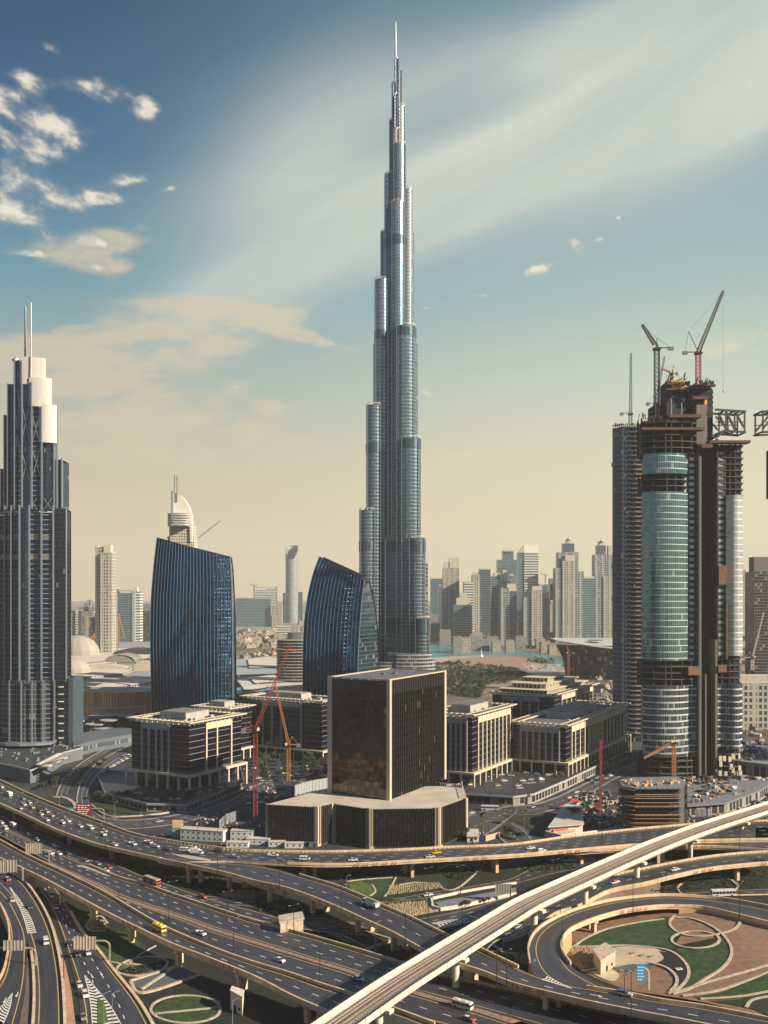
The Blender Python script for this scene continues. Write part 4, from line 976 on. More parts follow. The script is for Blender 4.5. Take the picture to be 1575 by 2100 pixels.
# parking decks round the offices
def deck(label, pts, h, cars, seed, px=True):
    P = [G(x, y, h) for x, y in pts] if px else pts
    root = thing('parking_deck', label, 'parking deck', (P[0].x, P[0].y, 0)); mb = MB()
    mb.prism([(p.x, p.y) for p in P], h-.5, h, 0, 1); mb.build('deck_slab', [creamd, asphalt], root)
    mb = MB()
    cx = sum(p.x for p in P)/len(P); cy = sum(p.y for p in P)/len(P)
    mb.prism([(p.x+(cx-p.x)*.02, p.y+(cy-p.y)*.02) for p in P], 0, h-.5, 0); mb.build('deck_wall', F('deck_openings', (.012,.013,.018), (.30,.28,.25), 5.0, 9, .22, .12, .8, 0, .8), root)
    mb = MB(); Q = [Vector((p.x, p.y, h)) for p in P]
    for i in range(len(Q)): rail_solid(mb, [Q[i], Q[(i+1) % len(Q)]], .35, 0, 1.0)
    mb.build('deck_parapet', creamd, root); return root
deck('low parking deck with pale colonnade, before the square office block at left', [(200,1590),(215,1628),(300,1650),(385,1652),(500,1605),(492,1572),(390,1622),(262,1585)], 5, 0, 1)
deck('low parking deck with angled pale corner, before the office blocks at right', [(915,1612),(925,1628),(1052,1636),(1095,1630),(1165,1600),(1290,1540),(1280,1510),(1160,1585),(1050,1562),(968,1606)], 6, 0, 2)

# ---- brown glass block with podium
zpod = H-(1660-HZ)/FOC*Yg(1740)
base = G(758, 1740)
pod = [(545,1650),(652,1656),(685,1649),(758,1660),(902,1658),(957,1638),(950,1616),(902,1612),(675,1616)]
zpod = 21.5
PP = [G(x, y, zpod) for x, y in pod]
gt = thing('brown_glass_block', 'dark bronze glass office block standing on a low faceted podium in the centre', 'office building', (PP[3].x, PP[3].y+20, 0))
perf = F('perforated_bronze_screen', (.012,.013,.018), (.055,.050,.050), 1.45, 3.9, .42, .30, .2, .2, .55, .35, .4)
mb = MB(); mb.prism([(p.x, p.y) for p in PP], 0, zpod, 0, 1)
mb.build('podium', [perf, M('podium_roof', (.50,.45,.37), .85, var=.2, scale=.08)], gt)
for i, wd in ((0, 1.4), (1, 2.6), (2, 1.6), (3, 2.6), (4, 3.2), (5, 1.8)):
    p = PP[i]; q = PP[i-1] if i else PP[8]; n_ = PP[(i+1) % 9]
    d1 = (Vector((q.x-p.x, q.y-p.y, 0))).normalized(); d2 = (Vector((n_.x-p.x, n_.y-p.y, 0))).normalized(); out = Vector((0, -1, 0))*.35
    A_ = Vector((p.x, p.y, 0)); mb = MB()
    if i == 0: poly = [A_+out, A_+d2*wd+out, A_+d2*wd-out, A_-out]
    else: poly = [A_+d1*wd+out*.8, A_+out*1.6, A_+d2*wd*.9+out*.8, A_+d2*wd*.9-out*3, A_+d1*wd-out*3]
    if i == 5: poly = [A_+d1*wd+Vector((.5, -.4, 0)), A_+Vector((.7, -.3, 0)), A_+Vector((-.5, .6, 0)), A_+d1*wd+Vector((-.8, .3, 0))]
    mb.prism(poly, 0, zpod+.6); mb.build('corner_pier', M('beige_cladding', (.50,.42,.32), .6, var=.06), gt)
mb = MB()
for i in range(0, 5):
    a, b_ = PP[i], PP[i+1]; d_ = Vector((b_.x-a.x, b_.y-a.y, 0)); L_ = d_.length; d_.normalize(); k = 1.0
    nn = Vector((d_.y, -d_.x, 0))
    if nn.y > 0 and i != 4: nn = -nn
    while k < L_-1:
        p = Vector((a.x, a.y, 0))+d_*k+nn*.35; mb.box(p.x, p.y, 1.5, .32, .7, zpod-1.0, math.atan2(d_.y, d_.x)); k += 1.45
mb.build('vertical_louvre', M('bronze_louvre', (.052,.046,.046), .45, .4, var=.1), gt)
mb = MB()
for i in range(26):
    u = i/26; p = Vector(PP[5]).lerp(PP[6], min(1, u*2)) if u < .5 else Vector(PP[6]).lerp(PP[7], (u-.5)*2)
    mb.box(p.x-.6, p.y-.6, zpod, .25, .25, 2.2)
for a, b_ in ((5, 6), (6, 7)):
    mb.beam((PP[a].x-.6, PP[a].y-.6, zpod+2.2), (PP[b_].x-.6, PP[b_].y-.6, zpod+2.2), .25)
mb.build('roof_trellis', cream, gt)
o = G(798, 1641, zpod); dr = Vector((math.cos(R(60)), math.sin(R(60)), 0)); dl = Vector((math.cos(R(150)), math.sin(R(150)), 0))
LR = solve(o, dr, 912); LL = solve(o, dl, 677); ztw = PZ(1393, o.y)
bronL = F('bronze_mirror_wall', (.13,.10,.085), (.05,.04,.04), 3.0, 3.9, .05, .07, .06, .85, .3, .3, .35, .008, wave=.06, blind=.0)
bronR = F('bronze_gridded_wall', (.030,.034,.05), (.045,.043,.050), 2.2, 3.9, .16, .10, .10, .6, .4, .3, .6, .012, blind=.03)
at = lambda u, v: o+dr*u+dl*v
mb = MB()
mb.wall(at(0, LL), at(0, 0), zpod, ztw-9, 0, 0); mb.wall(at(0, 0), at(LR, 0), zpod, ztw-9, 0, 1); mb.wall(at(LR, 0), at(LR, LL), zpod, ztw-9, 0, 1); mb.wall(at(LR, LL), at(0, LL), zpod, ztw-9, 0, 1)
mb.build('glazing', [bronL, bronR], gt)
mb = MB(); mb.prism([at(-.2, -.2), at(LR+.2, -.2), at(LR+.2, LL+.2), at(-.2, LL+.2)], ztw-9, ztw-1.2, 0, 1); mb.build('attic_band', [M('dark_bronze_panel', (.032,.029,.034), .5, .2), roofgrey], gt)
mb = MB(); rz = R(60)
for u, v, sx, sy in ((0, 0, 2.2, 2.2), (LR, 0, 2.6, 1.2), (0, LL, 1.2, 3.0), (LR, LL, 1.5, 1.5)): 
    p = at(u, v); mb.box(p.x, p.y, zpod, sx, sy, ztw-zpod+.1, rz)
mb.split('corner_pier', MATS['beige_cladding'], gt)
mb = MB()
k = 2.2
while k < LR-1: p = at(k, -.35); mb.box(p.x, p.y, zpod+.5, .35, .8, ztw-zpod-1.5, rz); k += 2.2
mb.build('vertical_louvre', MATS['bronze_louvre'], gt)
mb = MB()
for a, b_ in (((0, 0), (LR, 0)), ((0, 0), (0, LL)), ((LR, 0), (LR, LL)), ((0, LL), (LR, LL))): mb.beam(at(*a)+Vector((0, 0, ztw-zpod-.4)), at(*b_)+Vector((0, 0, ztw-zpod-.4)), .9, .7)
n = 16
for i in range(n): p = at(LR*(i+.5)/n, .6); mb.box(p.x, p.y, ztw-1.2, .5, .9, .9, rz)
for i in range(7): p = at(.6, LL*(i+.5)/7); mb.box(p.x, p.y, ztw-1.2, .9, .5, .9, rz)
mb.build('roof_rim', MATS['beige_cladding'], gt)
mb = MB(); mb.prism([at(1.2, 1.2), at(LR-1.2, 1.2), at(LR-1.2, LL-1.2), at(1.2, LL-1.2)], ztw-1.3, ztw-.9); 
for u, v in ((.6, .5), (.66, .55), (.5, .6)): p = at(LR*u, LL*v); mb.cyl(p.x, p.y, ztw-.9, ztw+.2, 1.6, 1.4, 10)
mb.build('roof_deck', roofgrey, gt)

# ---- twin unfinished towers
def mx(px, mir): return 3108-px if mir else px
slabm = M('raw_slab', (.105,.10,.10), .9, var=.2); rawc = M('raw_core_concrete', (.030,.035,.050), .9, var=.25, streak=True); rawl = M('raw_light_concrete', (.17,.16,.15), .9, var=.2, streak=True)
tealG = F('teal_curtain_wall', (.10,.22,.25), (.42,.50,.50), 1.6, 4.75, .07, .13, .10, .8, .45, .1, .22, .012, wave=.03, blind=.03)
lowG = F('banded_teal_wall', (.05,.09,.13), (.46,.50,.50), 1.6, 4.75, .06, .24, .12, .7, .45, .1, .5, .015, blind=.10)
whiteG = F('pearl_curtain_wall', (.40,.45,.45), (.66,.66,.60), 3.2, 4.75, .07, .16, .22, .35, .4, .0, .12, .01, blind=.03)
winG = F('punched_windows', (.34,.42,.46), (.030,.032,.042), 5.2, 4.75, .30, .50, .2, .4, .7, 0, .5, blind=.3, bcol=(.5,.5,.45))
YT = 732.0
def unfinished(label, mir):
    X = lambda px: PX(mx(px, mir), YT)
    root = thing('unfinished_tower', label, 'skyscraper under construction', (X(1415), YT, 0))
    def drum(x0, x1, y0, y1, mt, fwd, bul, name, depth=26, n=12, inset=0):
        a, b_ = X(x0), X(x1); P = []
        for i in range(n+1):
            u = i/n; P.append((a+(b_-a)*u, YT-fwd-bul*math.sin(math.pi*(.08+.84*u))+inset))
        P += [(PX(mx(x1, mir), YT+depth), YT+depth), (PX(mx(x0, mir), YT+depth+6), YT+depth)]
        mb = MB(); mb.prism(P, PZ(y1, YT), PZ(y0, YT), 0, 1); return mb.build(name, [mt, slabm], root)
    def floors(x0, x1, y0, y1, fwd, bul, depth=24, step=4.75, cols=5, mt=slabm, name='open_floors'):
        a, b_ = X(x0), X(x1); n = 10; P = []
        for i in range(n+1):
            u = i/n; P.append((a+(b_-a)*u, YT-fwd-bul*math.sin(math.pi*(.08+.84*u))))
        P += [(PX(mx(x1, mir), YT+depth), YT+depth), (PX(mx(x0, mir), YT+depth+6), YT+depth)]; mb = MB(); z = PZ(y1, YT); zt_ = PZ(y0, YT)
        while z < zt_+.1: mb.prism(P, z-.55, z); z += step
        mb.build('floor_slab', mt, root); mb = MB()
        for i in range(cols):
            u = (i+.3)/(cols-.4); k = min(n, int(u*n)); p = P[k]
            for dd in (1.2, 12): mb.box(p[0], p[1]+dd, PZ(y1, YT), 1.1, 1.1, zt_-PZ(y1, YT))
        mb.split('floor_column', rawc, root)
        mb = MB(); mb.prism([(a+(b_-a)*.05, YT-fwd+4), (a+(b_-a)*.95, YT-fwd+4), (a+(b_-a)*.95, YT+depth-2), (a+(b_-a)*.12, YT+depth-2)], PZ(y1, YT), zt_-1); mb.build('inner_wall', rawc, root)
    drum(1310, 1402, 1012, 1352, tealG, 8, 9, 'curved_glazing'); drum(1312, 1402, 935, 976, tealG, 8, 9, 'curved_glazing')
    floors(1312, 1402, 976, 1012, 7, 8); floors(1310, 1421, 862, 935, 7, 8, cols=6); floors(1310, 1421, 1352, 1402, 7, 8, cols=6)
    drum(1310, 1402, 1402, 1546, lowG, 9, 9, 'curved_glazing'); floors(1312, 1421, 1546, 1592, 7, 8, cols=7)
    drum(1402, 1421, 930, 1352, winG, 8.5, 0, 'balcony_stack'); drum(1402, 1421, 1402, 1546, lowG, 8.5, 0, 'side_glazing')
    drum(1421, 1460, 905, 1592, M('painted_core_shade', (.016,.020,.032), .6), -5, 0, 'core_slot');  # shade of the recess is put into the near-black colour
    for x0, x1, y0, y1, m_ in ((1424,1428,940,1592,rawl), (1456,1460,1310,1592,rawl), (1436,1438,1380,1592,steel), (1421,1424,915,1592,rawc), (1459,1462,905,1310,rawc)):
        mb = MB(); mb.prism([(X(x0), YT-12), (X(x1), YT-12), (X(x1), YT+4.8), (X(x0), YT+4.8)], PZ(y1, YT), PZ(y0, YT)); mb.build('riser_shaft', m_, root)
    drum(1461, 1480, 930, 1345, winG, 9, 0, 'balcony_stack'); drum(1461, 1480, 1400, 1530, lowG, 9, 0, 'side_glazing')
    drum(1480, 1513, 1018, 1343, whiteG, 9, 4, 'pearl_glazing'); floors(1461, 1516, 914, 1018, 8, 2, cols=5); floors(1463, 1512, 1343, 1400, 8, 2, cols=5)
    drum(1480, 1512, 1400, 1532, lowG, 9, 4, 'curved_glazing'); floors(1463, 1510, 1532, 1592, 8, 2, cols=5)
    mb = MB(); rr = random.Random(5)
    for i in range(16):
        x_ = rr.uniform(1464, 1506); mb.box(X(x_), YT-13.5, PZ(rr.uniform(1545, 1590), YT), 2.2, .6, 4)
    mb.split('cladding_panel', conc_lt, root)
    # orange hoist wrapped on the side
    mb = MB(); mb.prism([(X(1462), YT-13), (X(1479), YT-13), (X(1479), YT-9.3), (X(1462), YT-9.3)], PZ(1199, YT), PZ(1160, YT)); mb.beam((X(1478), YT-13, PZ(1350, YT)), (X(1478), YT-13, PZ(1235, YT)), .9)
    mb.prism([(X(1398), YT-16.4), (X(1421), YT-15.5), (X(1421), YT-9), (X(1398), YT-9)], PZ(1381, YT), PZ(1364, YT))
    mb.prism([(X(1461), YT-13), (X(1478), YT-13), (X(1478), YT-9), (X(1461), YT-9)], PZ(1376, YT), PZ(1362, YT)); mb.split('orange_screen', M('rusty_screen', (.19,.095,.06), .8, var=.3), root)
    # upper raw structure
    blocks = [('core_wall',1368,1407,782,862,2,rawc),('core_wall',1407,1423,790,862,6,rawc),('core_wall',1421,1462,795,862,2,rawc),('lift_core',1425,1447,832,920,-4,rawl),('lift_core',1440,1461,832,912,-1,rawc),('core_wall',1345,1370,828,862,6,rawc)]
    for nm, x0, x1, y0, y1, bk_, m_ in blocks:
        mb = MB(); mb.prism([(X(x0), YT+bk_), (X(x1), YT+bk_), (X(x1), YT+bk_+16), (X(x0), YT+bk_+16)], PZ(y1, YT), PZ(y0, YT)); mb.build(nm, m_, root)
    floors(1418, 1463, 788, 828, -2, 0, 18, 4.0, 5)
    mb = MB()
    for x0, x1, y0, y1 in ((1380,1405,779,787),(1377,1403,790,798),(1444,1449,816,832),(1366,1380,781,786)): mb.prism([(X(x0), YT-1), (X(x1), YT-1), (X(x1), YT+4), (X(x0), YT+4)], PZ(y1, YT), PZ(y0, YT))
    mb.split('yellow_formwork', M('yellow_formwork', (.72,.45,.03), .6), root)
    mb = MB()
    for x0, x1, y0, y1 in ((1366,1406,785,790),(1364,1400,798,801),(1418,1448,815,820),(1360,1424,858,864),(1305,1430,884,889),(1440,1522,910,915),(1424,1446,917,925),(1418,1466,790,793)): mb.prism([(X(x0), YT-17), (X(x1), YT-17), (X(x1), YT-8), (X(x0), YT-8)] if y0 > 850 else [(X(x0), YT-3), (X(x1), YT-3), (X(x1), YT+2), (X(x0), YT+2)], PZ(y1, YT), PZ(y0, YT))
    mb.split('safety_screen', M('rust_screen', (.13,.07,.055), .9, var=.3), root)
    mb = MB(); rr = random.Random(9)
    for i in range(40):
        x_ = rr.uniform(1312, 1462); yb = 862 if x_ < 1365 else 782 if x_ < 1407 else 793
        hh = rr.uniform(1, 6.5); mb.beam((X(x_), YT-rr.uniform(-9, 9), PZ(yb, YT)), (X(x_), YT+rr.uniform(-9, 3), PZ(yb, YT)+hh), rr.choice((.25, .4, .7)))
    for i in range(26):
        x_ = rr.uniform(1310, 1460); mb.box(X(x_), YT-rr.uniform(2, 12), PZ(862, YT) if x_ < 1365 else PZ(793, YT), rr.uniform(.6, 3), 1, rr.uniform(.6, 2.6))
    for i in range(18):
        x_ = rr.uniform(1462, 1516); hh = rr.uniform(1, 3); mb.beam((X(x_), YT-8, PZ(914, YT)), (X(x_), YT-8, PZ(914, YT)+hh), .3)
    mb.split('column_starter', darksteel, root)
    for i, (x0, y0, y1) in enumerate(((1395,828,858),(1374,820,852))):
        mb = MB(); mb.box(X(x0), YT-3.5, PZ(y1, YT), .8, .8, PZ(y0, YT)-PZ(y1, YT)); mb.build('pipe_riser', steel, root)
    # cantilevered truss
    mb = MB(); T = lambda x, y, d: Vector((X(1461+(x-1461)*(1.48 if mir else 1)), YT-6+d, PZ(y, YT)))
    for d in (0, 15):
        mb.beam(T(1461, 843, d), T(1523, 847, d), 1.5); mb.beam(T(1461, 893, d), T(1478, 886, d), 1.2); mb.beam(T(1478, 886, d), T(1523, 889, d), 1.5); mb.beam(T(1461, 901, d), T(1480, 888, d), 1.5)
        for xa, xb in ((1483,1483),(1500,1502),(1521,1521)): mb.beam(T(xa, 845, d), T(xb, 888, d), 1.0)
        mb.beam(T(1462, 857, d), T(1481, 878, d), 1.2); mb.beam(T(1484, 848, d), T(1501, 884, d), 1.3); mb.beam(T(1503, 850, d), T(1520, 880, d), 1.3); mb.beam(T(1462, 868, d), T(1523, 868, d), .6)
    for x_, y_ in ((1523,847),(1523,889),(1500,846),(1500,888),(1480,845),(1480,887),(1511,847),(1490,887)): mb.beam(T(x_, y_, 0), T(x_, y_, 15), 1.0)
    mb.build('cantilever_truss', M('truss_steel', (.05,.06,.065), .6, .3), root)
    return root
unfinished('unfinished tower with teal curved glass, raw concrete top and steel truss at the right', False)
unfinished('twin unfinished tower just entering the frame, its steel truss showing at the right edge', True)
# tower behind it
YK = 900.0
kt = thing('gridded_tower', 'grey gridded tower under construction close behind the teal glass tower', 'skyscraper under construction', (PX(1290, YK), YK, 0))
greyG = F('grey_grid_wall', (.03,.045,.075), (.11,.14,.185), 2.6, 4.4, .38, .38, .3, .4, .7, .1, .5, blind=.04)
mb = MB(); mb.prism([(PX(1259, YK), YK+6), (PX(1272, YK), YK-4), (PX(1290, YK), YK-6), (PX(1290, YK), YK+30), (PX(1260, YK+30), YK+30)], 0, PZ(877, YK), 0, 1); mb.build('gridded_wall', [greyG, slabm], kt)
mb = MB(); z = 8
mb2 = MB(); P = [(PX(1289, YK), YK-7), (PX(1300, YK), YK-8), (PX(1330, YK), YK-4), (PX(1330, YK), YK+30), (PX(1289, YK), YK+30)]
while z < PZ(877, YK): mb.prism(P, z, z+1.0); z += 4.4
mb.build('floor_slab', M('sun_tinted_slab', (.17,.14,.125), .9, var=.2), kt)  # raw slab with warm sunlight put into its colour
mb2.prism([(p[0]+(1 if i in (0, 4) else -1), p[1]+2.5) for i, p in enumerate(P)], 0, PZ(878, YK)); mb2.build('inner_wall', gldk, kt)
mb = MB()
for i in range(16): x_ = 1261+i*4; mb.beam((PX(x_, YK), YK-2, PZ(877, YK)), (PX(x_, YK), YK-2, PZ(868+(i % 3), YK)), .9)
for x_ in (1258, 1256): mb.beam((PX(x_, YK), YK, PZ(873, YK)), (PX(x_+16, YK), YK-6, PZ(873, YK)), .8)
for y_ in (1165, 1232, 958): mb.box(PX(1257, YK), YK-2, PZ(y_, YK), 3, 3, 4)
mb.beam((PX(1257.5, YK), YK-2, 0), (PX(1257.5, YK), YK-2, PZ(876, YK)), .7)
mb.build('hoist_and_starters', darksteel, kt)
# ---------------------------------------------------------------- far towers
PAL = {
 'beige': F('beige_far_wall', (.05,.09,.12), (.40,.38,.33), 5.0, 6.4, .40, .36, .3, .3, .8, 0, .5, groups=3, blind=.1),
 'beigeb': F('beige_blue_far_wall', (.06,.14,.20), (.32,.34,.33), 6.5, 6.4, .20, .28, .2, .5, .8, 0, .4, groups=3, blind=.1),
 'teal': F('teal_far_wall', (.08,.18,.23), (.17,.25,.29), 5.0, 6.4, .15, .28, .15, .7, .6, .2, .3, blind=.02),
 'blue': F('blue_far_wall', (.07,.11,.16), (.15,.18,.22), 5.0, 6.4, .12, .22, .15, .7, .6, .2, .3, blind=.02),
 'white': F('white_band_wall', (.20,.26,.30), (.66,.66,.62), 60, 7.5, .0, .42, .2, .6, .7, 0, .2, blind=.02),
 'grey': F('grey_far_wall', (.10,.13,.15), (.21,.25,.28), 3.0, 3.9, .3, .3, .3, .4, .7, 0, .3),
 'dark': F('dark_far_wall', (.03,.035,.045), (.13,.13,.14), 3.2, 4.0, .12, .2, .2, .5, .7, 0, .5),
}
farm = {k: v for k, v in PAL.items()}
roofb = M('far_roof', (.36,.32,.26), .85); roofc = M('pale_crown', (.50,.47,.40), .7)
def fart(label, boxes, Y, crown=None, cat='tower', name='far_tower', depth=34, group=None, rz=0.0):
    """boxes: (x0,x1,top,material,depth offset) in picture columns at distance Y, each standing on the ground"""
    if 1900 < Y < 2600: Y *= 1.3; depth *= 1.2
    cx = (boxes[0][0]+boxes[0][1])/2; root = thing(name, label, cat, (PX(cx, Y), Y, 0), group)
    for b_ in boxes:
        x0, x1, top, k = b_[:4]; off = b_[4] if len(b_) > 4 else 0; dd = b_[5] if len(b_) > 5 else depth
        mb = MB(); mb.prism([(PX(x0, Y), Y-off), (PX(x1, Y), Y-off), (PX(x1, Y), Y-off+dd), (PX(x0, Y), Y-off+dd)], 0, PZ(top, Y), 0, 1)
        mb.build('tower_shaft', [farm[k], roofb], root)
    for c_ in (crown or []):
        x0, x1, y0, y1 = c_[:4]; mb = MB(); off = c_[4] if len(c_) > 4 else 0; m_ = c_[5] if len(c_) > 5 else roofc
        if len(c_) > 6 and c_[6] == 'cone': mb.cyl(PX((x0+x1)/2, Y), Y+10, PZ(y1, Y), PZ(y0, Y), (x1-x0)/2/FOC*Y, .4, 8)
        else: mb.prism([(PX(x0, Y), Y-off+2), (PX(x1, Y), Y-off+2), (PX(x1, Y), Y-off+20), (PX(x0, Y), Y-off+20)], PZ(y1, Y), PZ(y0, Y))
        mb.build('roof_crown', m_, root)
    return root
fart('slim sunlit tower peeping out right behind the tallest tower', [(864,878,1156,'beige')], 1500, [(866,877,1152,1156)])
fart('plain teal tower left of the beige one by the lake', [(883,911,1187,'teal')], 2500, [(883,911,1184,1187)])
fart('beige tower with square cap, first tall one right of the tallest tower', [(909,942,1165,'beige'),(905,930,1210,'beigeb',6)], 2150, [(920,942,1144,1165),(911,922,1152,1166,0,None or roofc)])
fart('short teal and beige tower before the beige square-capped one', [(931,968,1240,'teal'),(928,966,1305,'beigeb',3)], 2020, [(944,958,1215,1226),(936,964,1226,1240)])
fart('pale banded slab between two beige towers', [(951,971,1193,'white')], 2700)
fart('beige and navy tower with stepped cap right of the pale banded slab', [(969,984,1178,'beige',4),(984,1006,1168,'blue')], 2100, [(984,1006,1165,1170),(972,986,1173,1178)])
fart('tall grey-blue tower with square turret on the skyline', [(1020,1068,1148,'teal'),(1032,1054,1130,'teal',-8)], 3300, [(1032,1054,1128,1131)])
fart('teal and beige tower second from the navy one', [(1007,1028,1182,'teal'),(1028,1047,1192,'beige',4)], 2120, [(1013,1027,1175,1182),(1031,1040,1169,1192)])
fart('beige-topped tower with blue glass right flank', [(1027,1044,1205,'beigeb',6),(1040,1060,1212,'blue')], 1980, [(1040,1058,1197,1205),(1036,1060,1205,1212)])
wt_ = fart('bright white banded tower with slanted glass corner', [(1075,1104,1133,'white'),(1063,1076,1133,'teal',-2)], 2800, [(1075,1104,1117,1133,0,M('white_screen', (.8,.8,.76), .4))])
mb = MB(); Yw = 2800; a = [Vector((PX(1063, Yw), Yw+2, PZ(1133, Yw))), Vector((PX(1075, Yw), Yw+2, PZ(1133, Yw))), Vector((PX(1075, Yw), Yw+2, PZ(1117, Yw)))]; b_ = [p+Vector((0, 16, 0)) for p in a]
mb.face(a); mb.face(b_[::-1]); [mb.face([a[i], b_[i], b_[(i+1) % 3], a[(i+1) % 3]]) for i in range(3)]; mb.build('slanted_crown', MATS['pale_crown'], wt_)
fart('warm beige tower partly hidden in the middle of the cluster', [(1058,1080,1212,'beige')], 2250, [(1063,1078,1206,1212)])
fart('pale tower with three light strips left of the wedding-cake tower', [(1074,1092,1225,'beigeb'),(1090,1112,1210,'beige',4)], 1960, [(1092,1112,1202,1210),(1096,1108,1220,1210)])
fart('small sunlit ribbed tower right of the pale strips', [(1112,1128,1228,'beige')], 2100, [(1114,1126,1214,1228)])
fart('grey towers far off behind the cluster, left of the tall stepped one', [(1118,1140,1198,'grey'),(1128,1137,1186,'grey')], 3300)
fart('tallest beige stepped tower with pointed lantern, right of the cluster', [(1139,1160,1165,'beigeb',2),(1153,1178,1150,'beige',5),(1174,1197,1172,'beigeb'),(1147,1188,1132,'beigeb',-12)], 2050,
     [(1156,1180,1114,1132,-12,farm['blue']),(1159,1178,1139,1150,5),(1164,1173,1106,1115,-12),(1163,1173,1100,1106,-12,roofc,'cone')])
fart('teal slab with white rim between the two stepped towers', [(1196,1220,1186,'teal')], 2700, [(1196,1220,1182,1186)])
fart('second beige stepped tower with pointed lantern, beside the gridded tower', [(1221,1240,1178,'beigeb',2),(1237,1262,1182,'beige',5),(1222,1259,1137,'beigeb',-12)], 2080,
     [(1226,1245,1118,1137,-12,farm['blue']),(1250,1259,1118,1137,-12),(1231,1241,1110,1118,-12),(1231,1241,1104,1110,-12,roofc,'cone')])
fart('narrow beige tower with stepped flank in front of the teal slab', [(1213,1222,1210,'beige')], 2300)
for lab, x0, x1, yt, k in (('hazy teal tower rising just behind the square-capped beige one', 899, 908, 1205, 'teal'), ('hazy slim tower in the gap beside the stepped-cap pair', 1004, 1012, 1196, 'beigeb'), ('hazy pale tower behind the blue-flanked one', 1044, 1060, 1184, 'grey'), ('hazy tower just left of the three light strips', 1062, 1078, 1196, 'beigeb'), ('hazy tower between ribbed tower and far grey pair', 1104, 1122, 1204, 'teal'), ('short pale tower before the far grey pair', 1127, 1141, 1238, 'beige'), ('short teal block beside the tall stepped tower, on its right', 1194, 1212, 1226, 'beigeb'), ('hazy low slab seen over the lakeside houses', 944, 972, 1246, 'blue'), ('second hazy slab over the lakeside houses', 1000, 1030, 1256, 'beigeb')):
    fart(lab, [(x0, x1, yt, k), (x0+(x1-x0)*.3, x1, yt-3, k, -4)], 3000, [(x0+2, x0+(x1-x0)*.6, yt-7, yt-3)])
fart('beige residential tower seen just right of the unfinished tower', [(1512,1529,1168,'beige')], 2200, [(1514,1526,1160,1168)])
fart('shorter grey tower between the beige one and the dark slab at right', [(1528,1549,1200,'grey')], 2400, [(1530,1540,1192,1200)])
fart('dark glass slab tower at the right edge with blank upper wall', [(1548,1610,1172,'dark')], 1250, [(1547,1611,1142,1172,1,M('taupe_panel', (.16,.14,.13), .8))])
fart('long beige building with square windows, low at the right edge', [(1508,1600,1400,'beige',6)], 980, [(1508,1600,1385,1400,6)], cat='building', name='long_building', depth=60)
# left group
fart('tall tan tower far left with pale side, behind the mall', [(194,212,1121,'beige',-4),(207,230,1133,'beige',4)], 1899, [(212,226,1117,1133,0,roofc),(194,200,1119,1124)])
rd = fart('curved-top grey office tower with white balcony flank, left of the cobalt tower', [(240,275,1216,'teal'),(275,286,1213,'white',-4)], 2600, [(236,241,1205,1216),(275,281,1205,1213)])
mb = MB(); Yc = 2600; n = 10; P = [Vector((PX(235+41*i/n, Yc), Yc-1, PZ(1212-6*math.sin(math.pi*(.35+.4*i/n))+5, Yc))) for i in range(n+1)]
for i in range(n): mb.beam(P[i]+Vector((0, 4, 0)), P[i+1]+Vector((0, 4, 0)), 12, 4)
mb.prism([(PX(235, Yc), Yc-2), (PX(241, Yc), Yc-2), (PX(241, Yc), Yc+20), (PX(235, Yc), Yc+20)], 0, PZ(1208, Yc)); mb.prism([(PX(271, Yc), Yc-2), (PX(277, Yc), Yc-2), (PX(277, Yc), Yc+20), (PX(271, Yc), Yc+20)], 0, PZ(1210, Yc)); mb.build('pale_frame', M('silver_frame', (.38,.42,.42), .5, .2), rd)
fart('striped black and white tower at the foot of the stepped left tower', [(141,166,1252,'dark'),(155,160,1250,'white',2),(144,147,1256,'white',2)], 2900)
fart('low dark blue block right of the curved-top tower', [(288,310,1252,'dark')], 2700)
fart('hazy pale block behind the low dark blue one', [(288,312,1238,'grey')], 3600)
fart('hazy grey block far off between the tan and the striped towers', [(160,194,1245,'grey'),(172,182,1236,'grey')], 3900)
uc = fart('half-built rust and concrete apartment block before the tan tower', [(182,200,1266,'dark'),(196,222,1258,'dark',5),(218,240,1282,'dark',2),(212,246,1318,'dark',9)], 2150)
mb = MB(); rr = random.Random(3)
for i in range(34):
    x_ = rr.uniform(182, 238); y_ = rr.uniform(1268, 1330); mb.box(PX(x_, 2150), 2150-9.6-rr.uniform(0, 2), PZ(y_+14, 2150), rr.uniform(2.5, 6), 1.2, rr.uniform(8, 24))
mb.build('rust_formwork', M('rust_formwork', (.42,.17,.08), .9, var=.3), uc)
mb = MB()
for i in range(40):
    x_ = rr.uniform(180, 240); mb.beam((PX(x_, 2150), 2140, PZ(1262+(x_-196)*.2, 2150)-4), (PX(x_, 2150), 2140, PZ(1254+(x_-190)*.3, 2150)), .5)
mb.build('column_starter', darksteel, uc)
fart('sunlit orange block between the striped tower and the half-built one', [(168,192,1254,'beige')], 2950)
# round-topped hazy tower in the middle distance
rt2 = thing('round_tower', 'slim round hazy tower with open crescent crown between the two glass sails', 'tower', (PX(598, 4400), 4400, 0))
Yr = 4400; mb = MB(); P = ell_pts(PX(598.5, Yr), Yr, 29, 29, 20, 2); mb.prism(P, 0, PZ(1150, Yr), 0, 1); mb.build('tower_shaft', [F('round_far_wall', (.12,.20,.24), (.34,.38,.38), 3, 8.5, .1, .45, .3, .5, .6, .1, .3), roofb], rt2)
mb = MB()
for i in range(20):
    a0, a1 = 2*math.pi*i/20, 2*math.pi*(i+1)/20
    def hh(a): return PZ(1118 if math.sin(a) > -.1 else 1122+26*max(0, math.sin(-a))**1.2, Yr)+0*a
    p = [(P[i][0], P[i][1]), (P[(i+1) % 20][0], P[(i+1) % 20][1])]; mb.wall(p[0], p[1], PZ(1150, Yr), hh(a0), 0, 0, hh(a1))
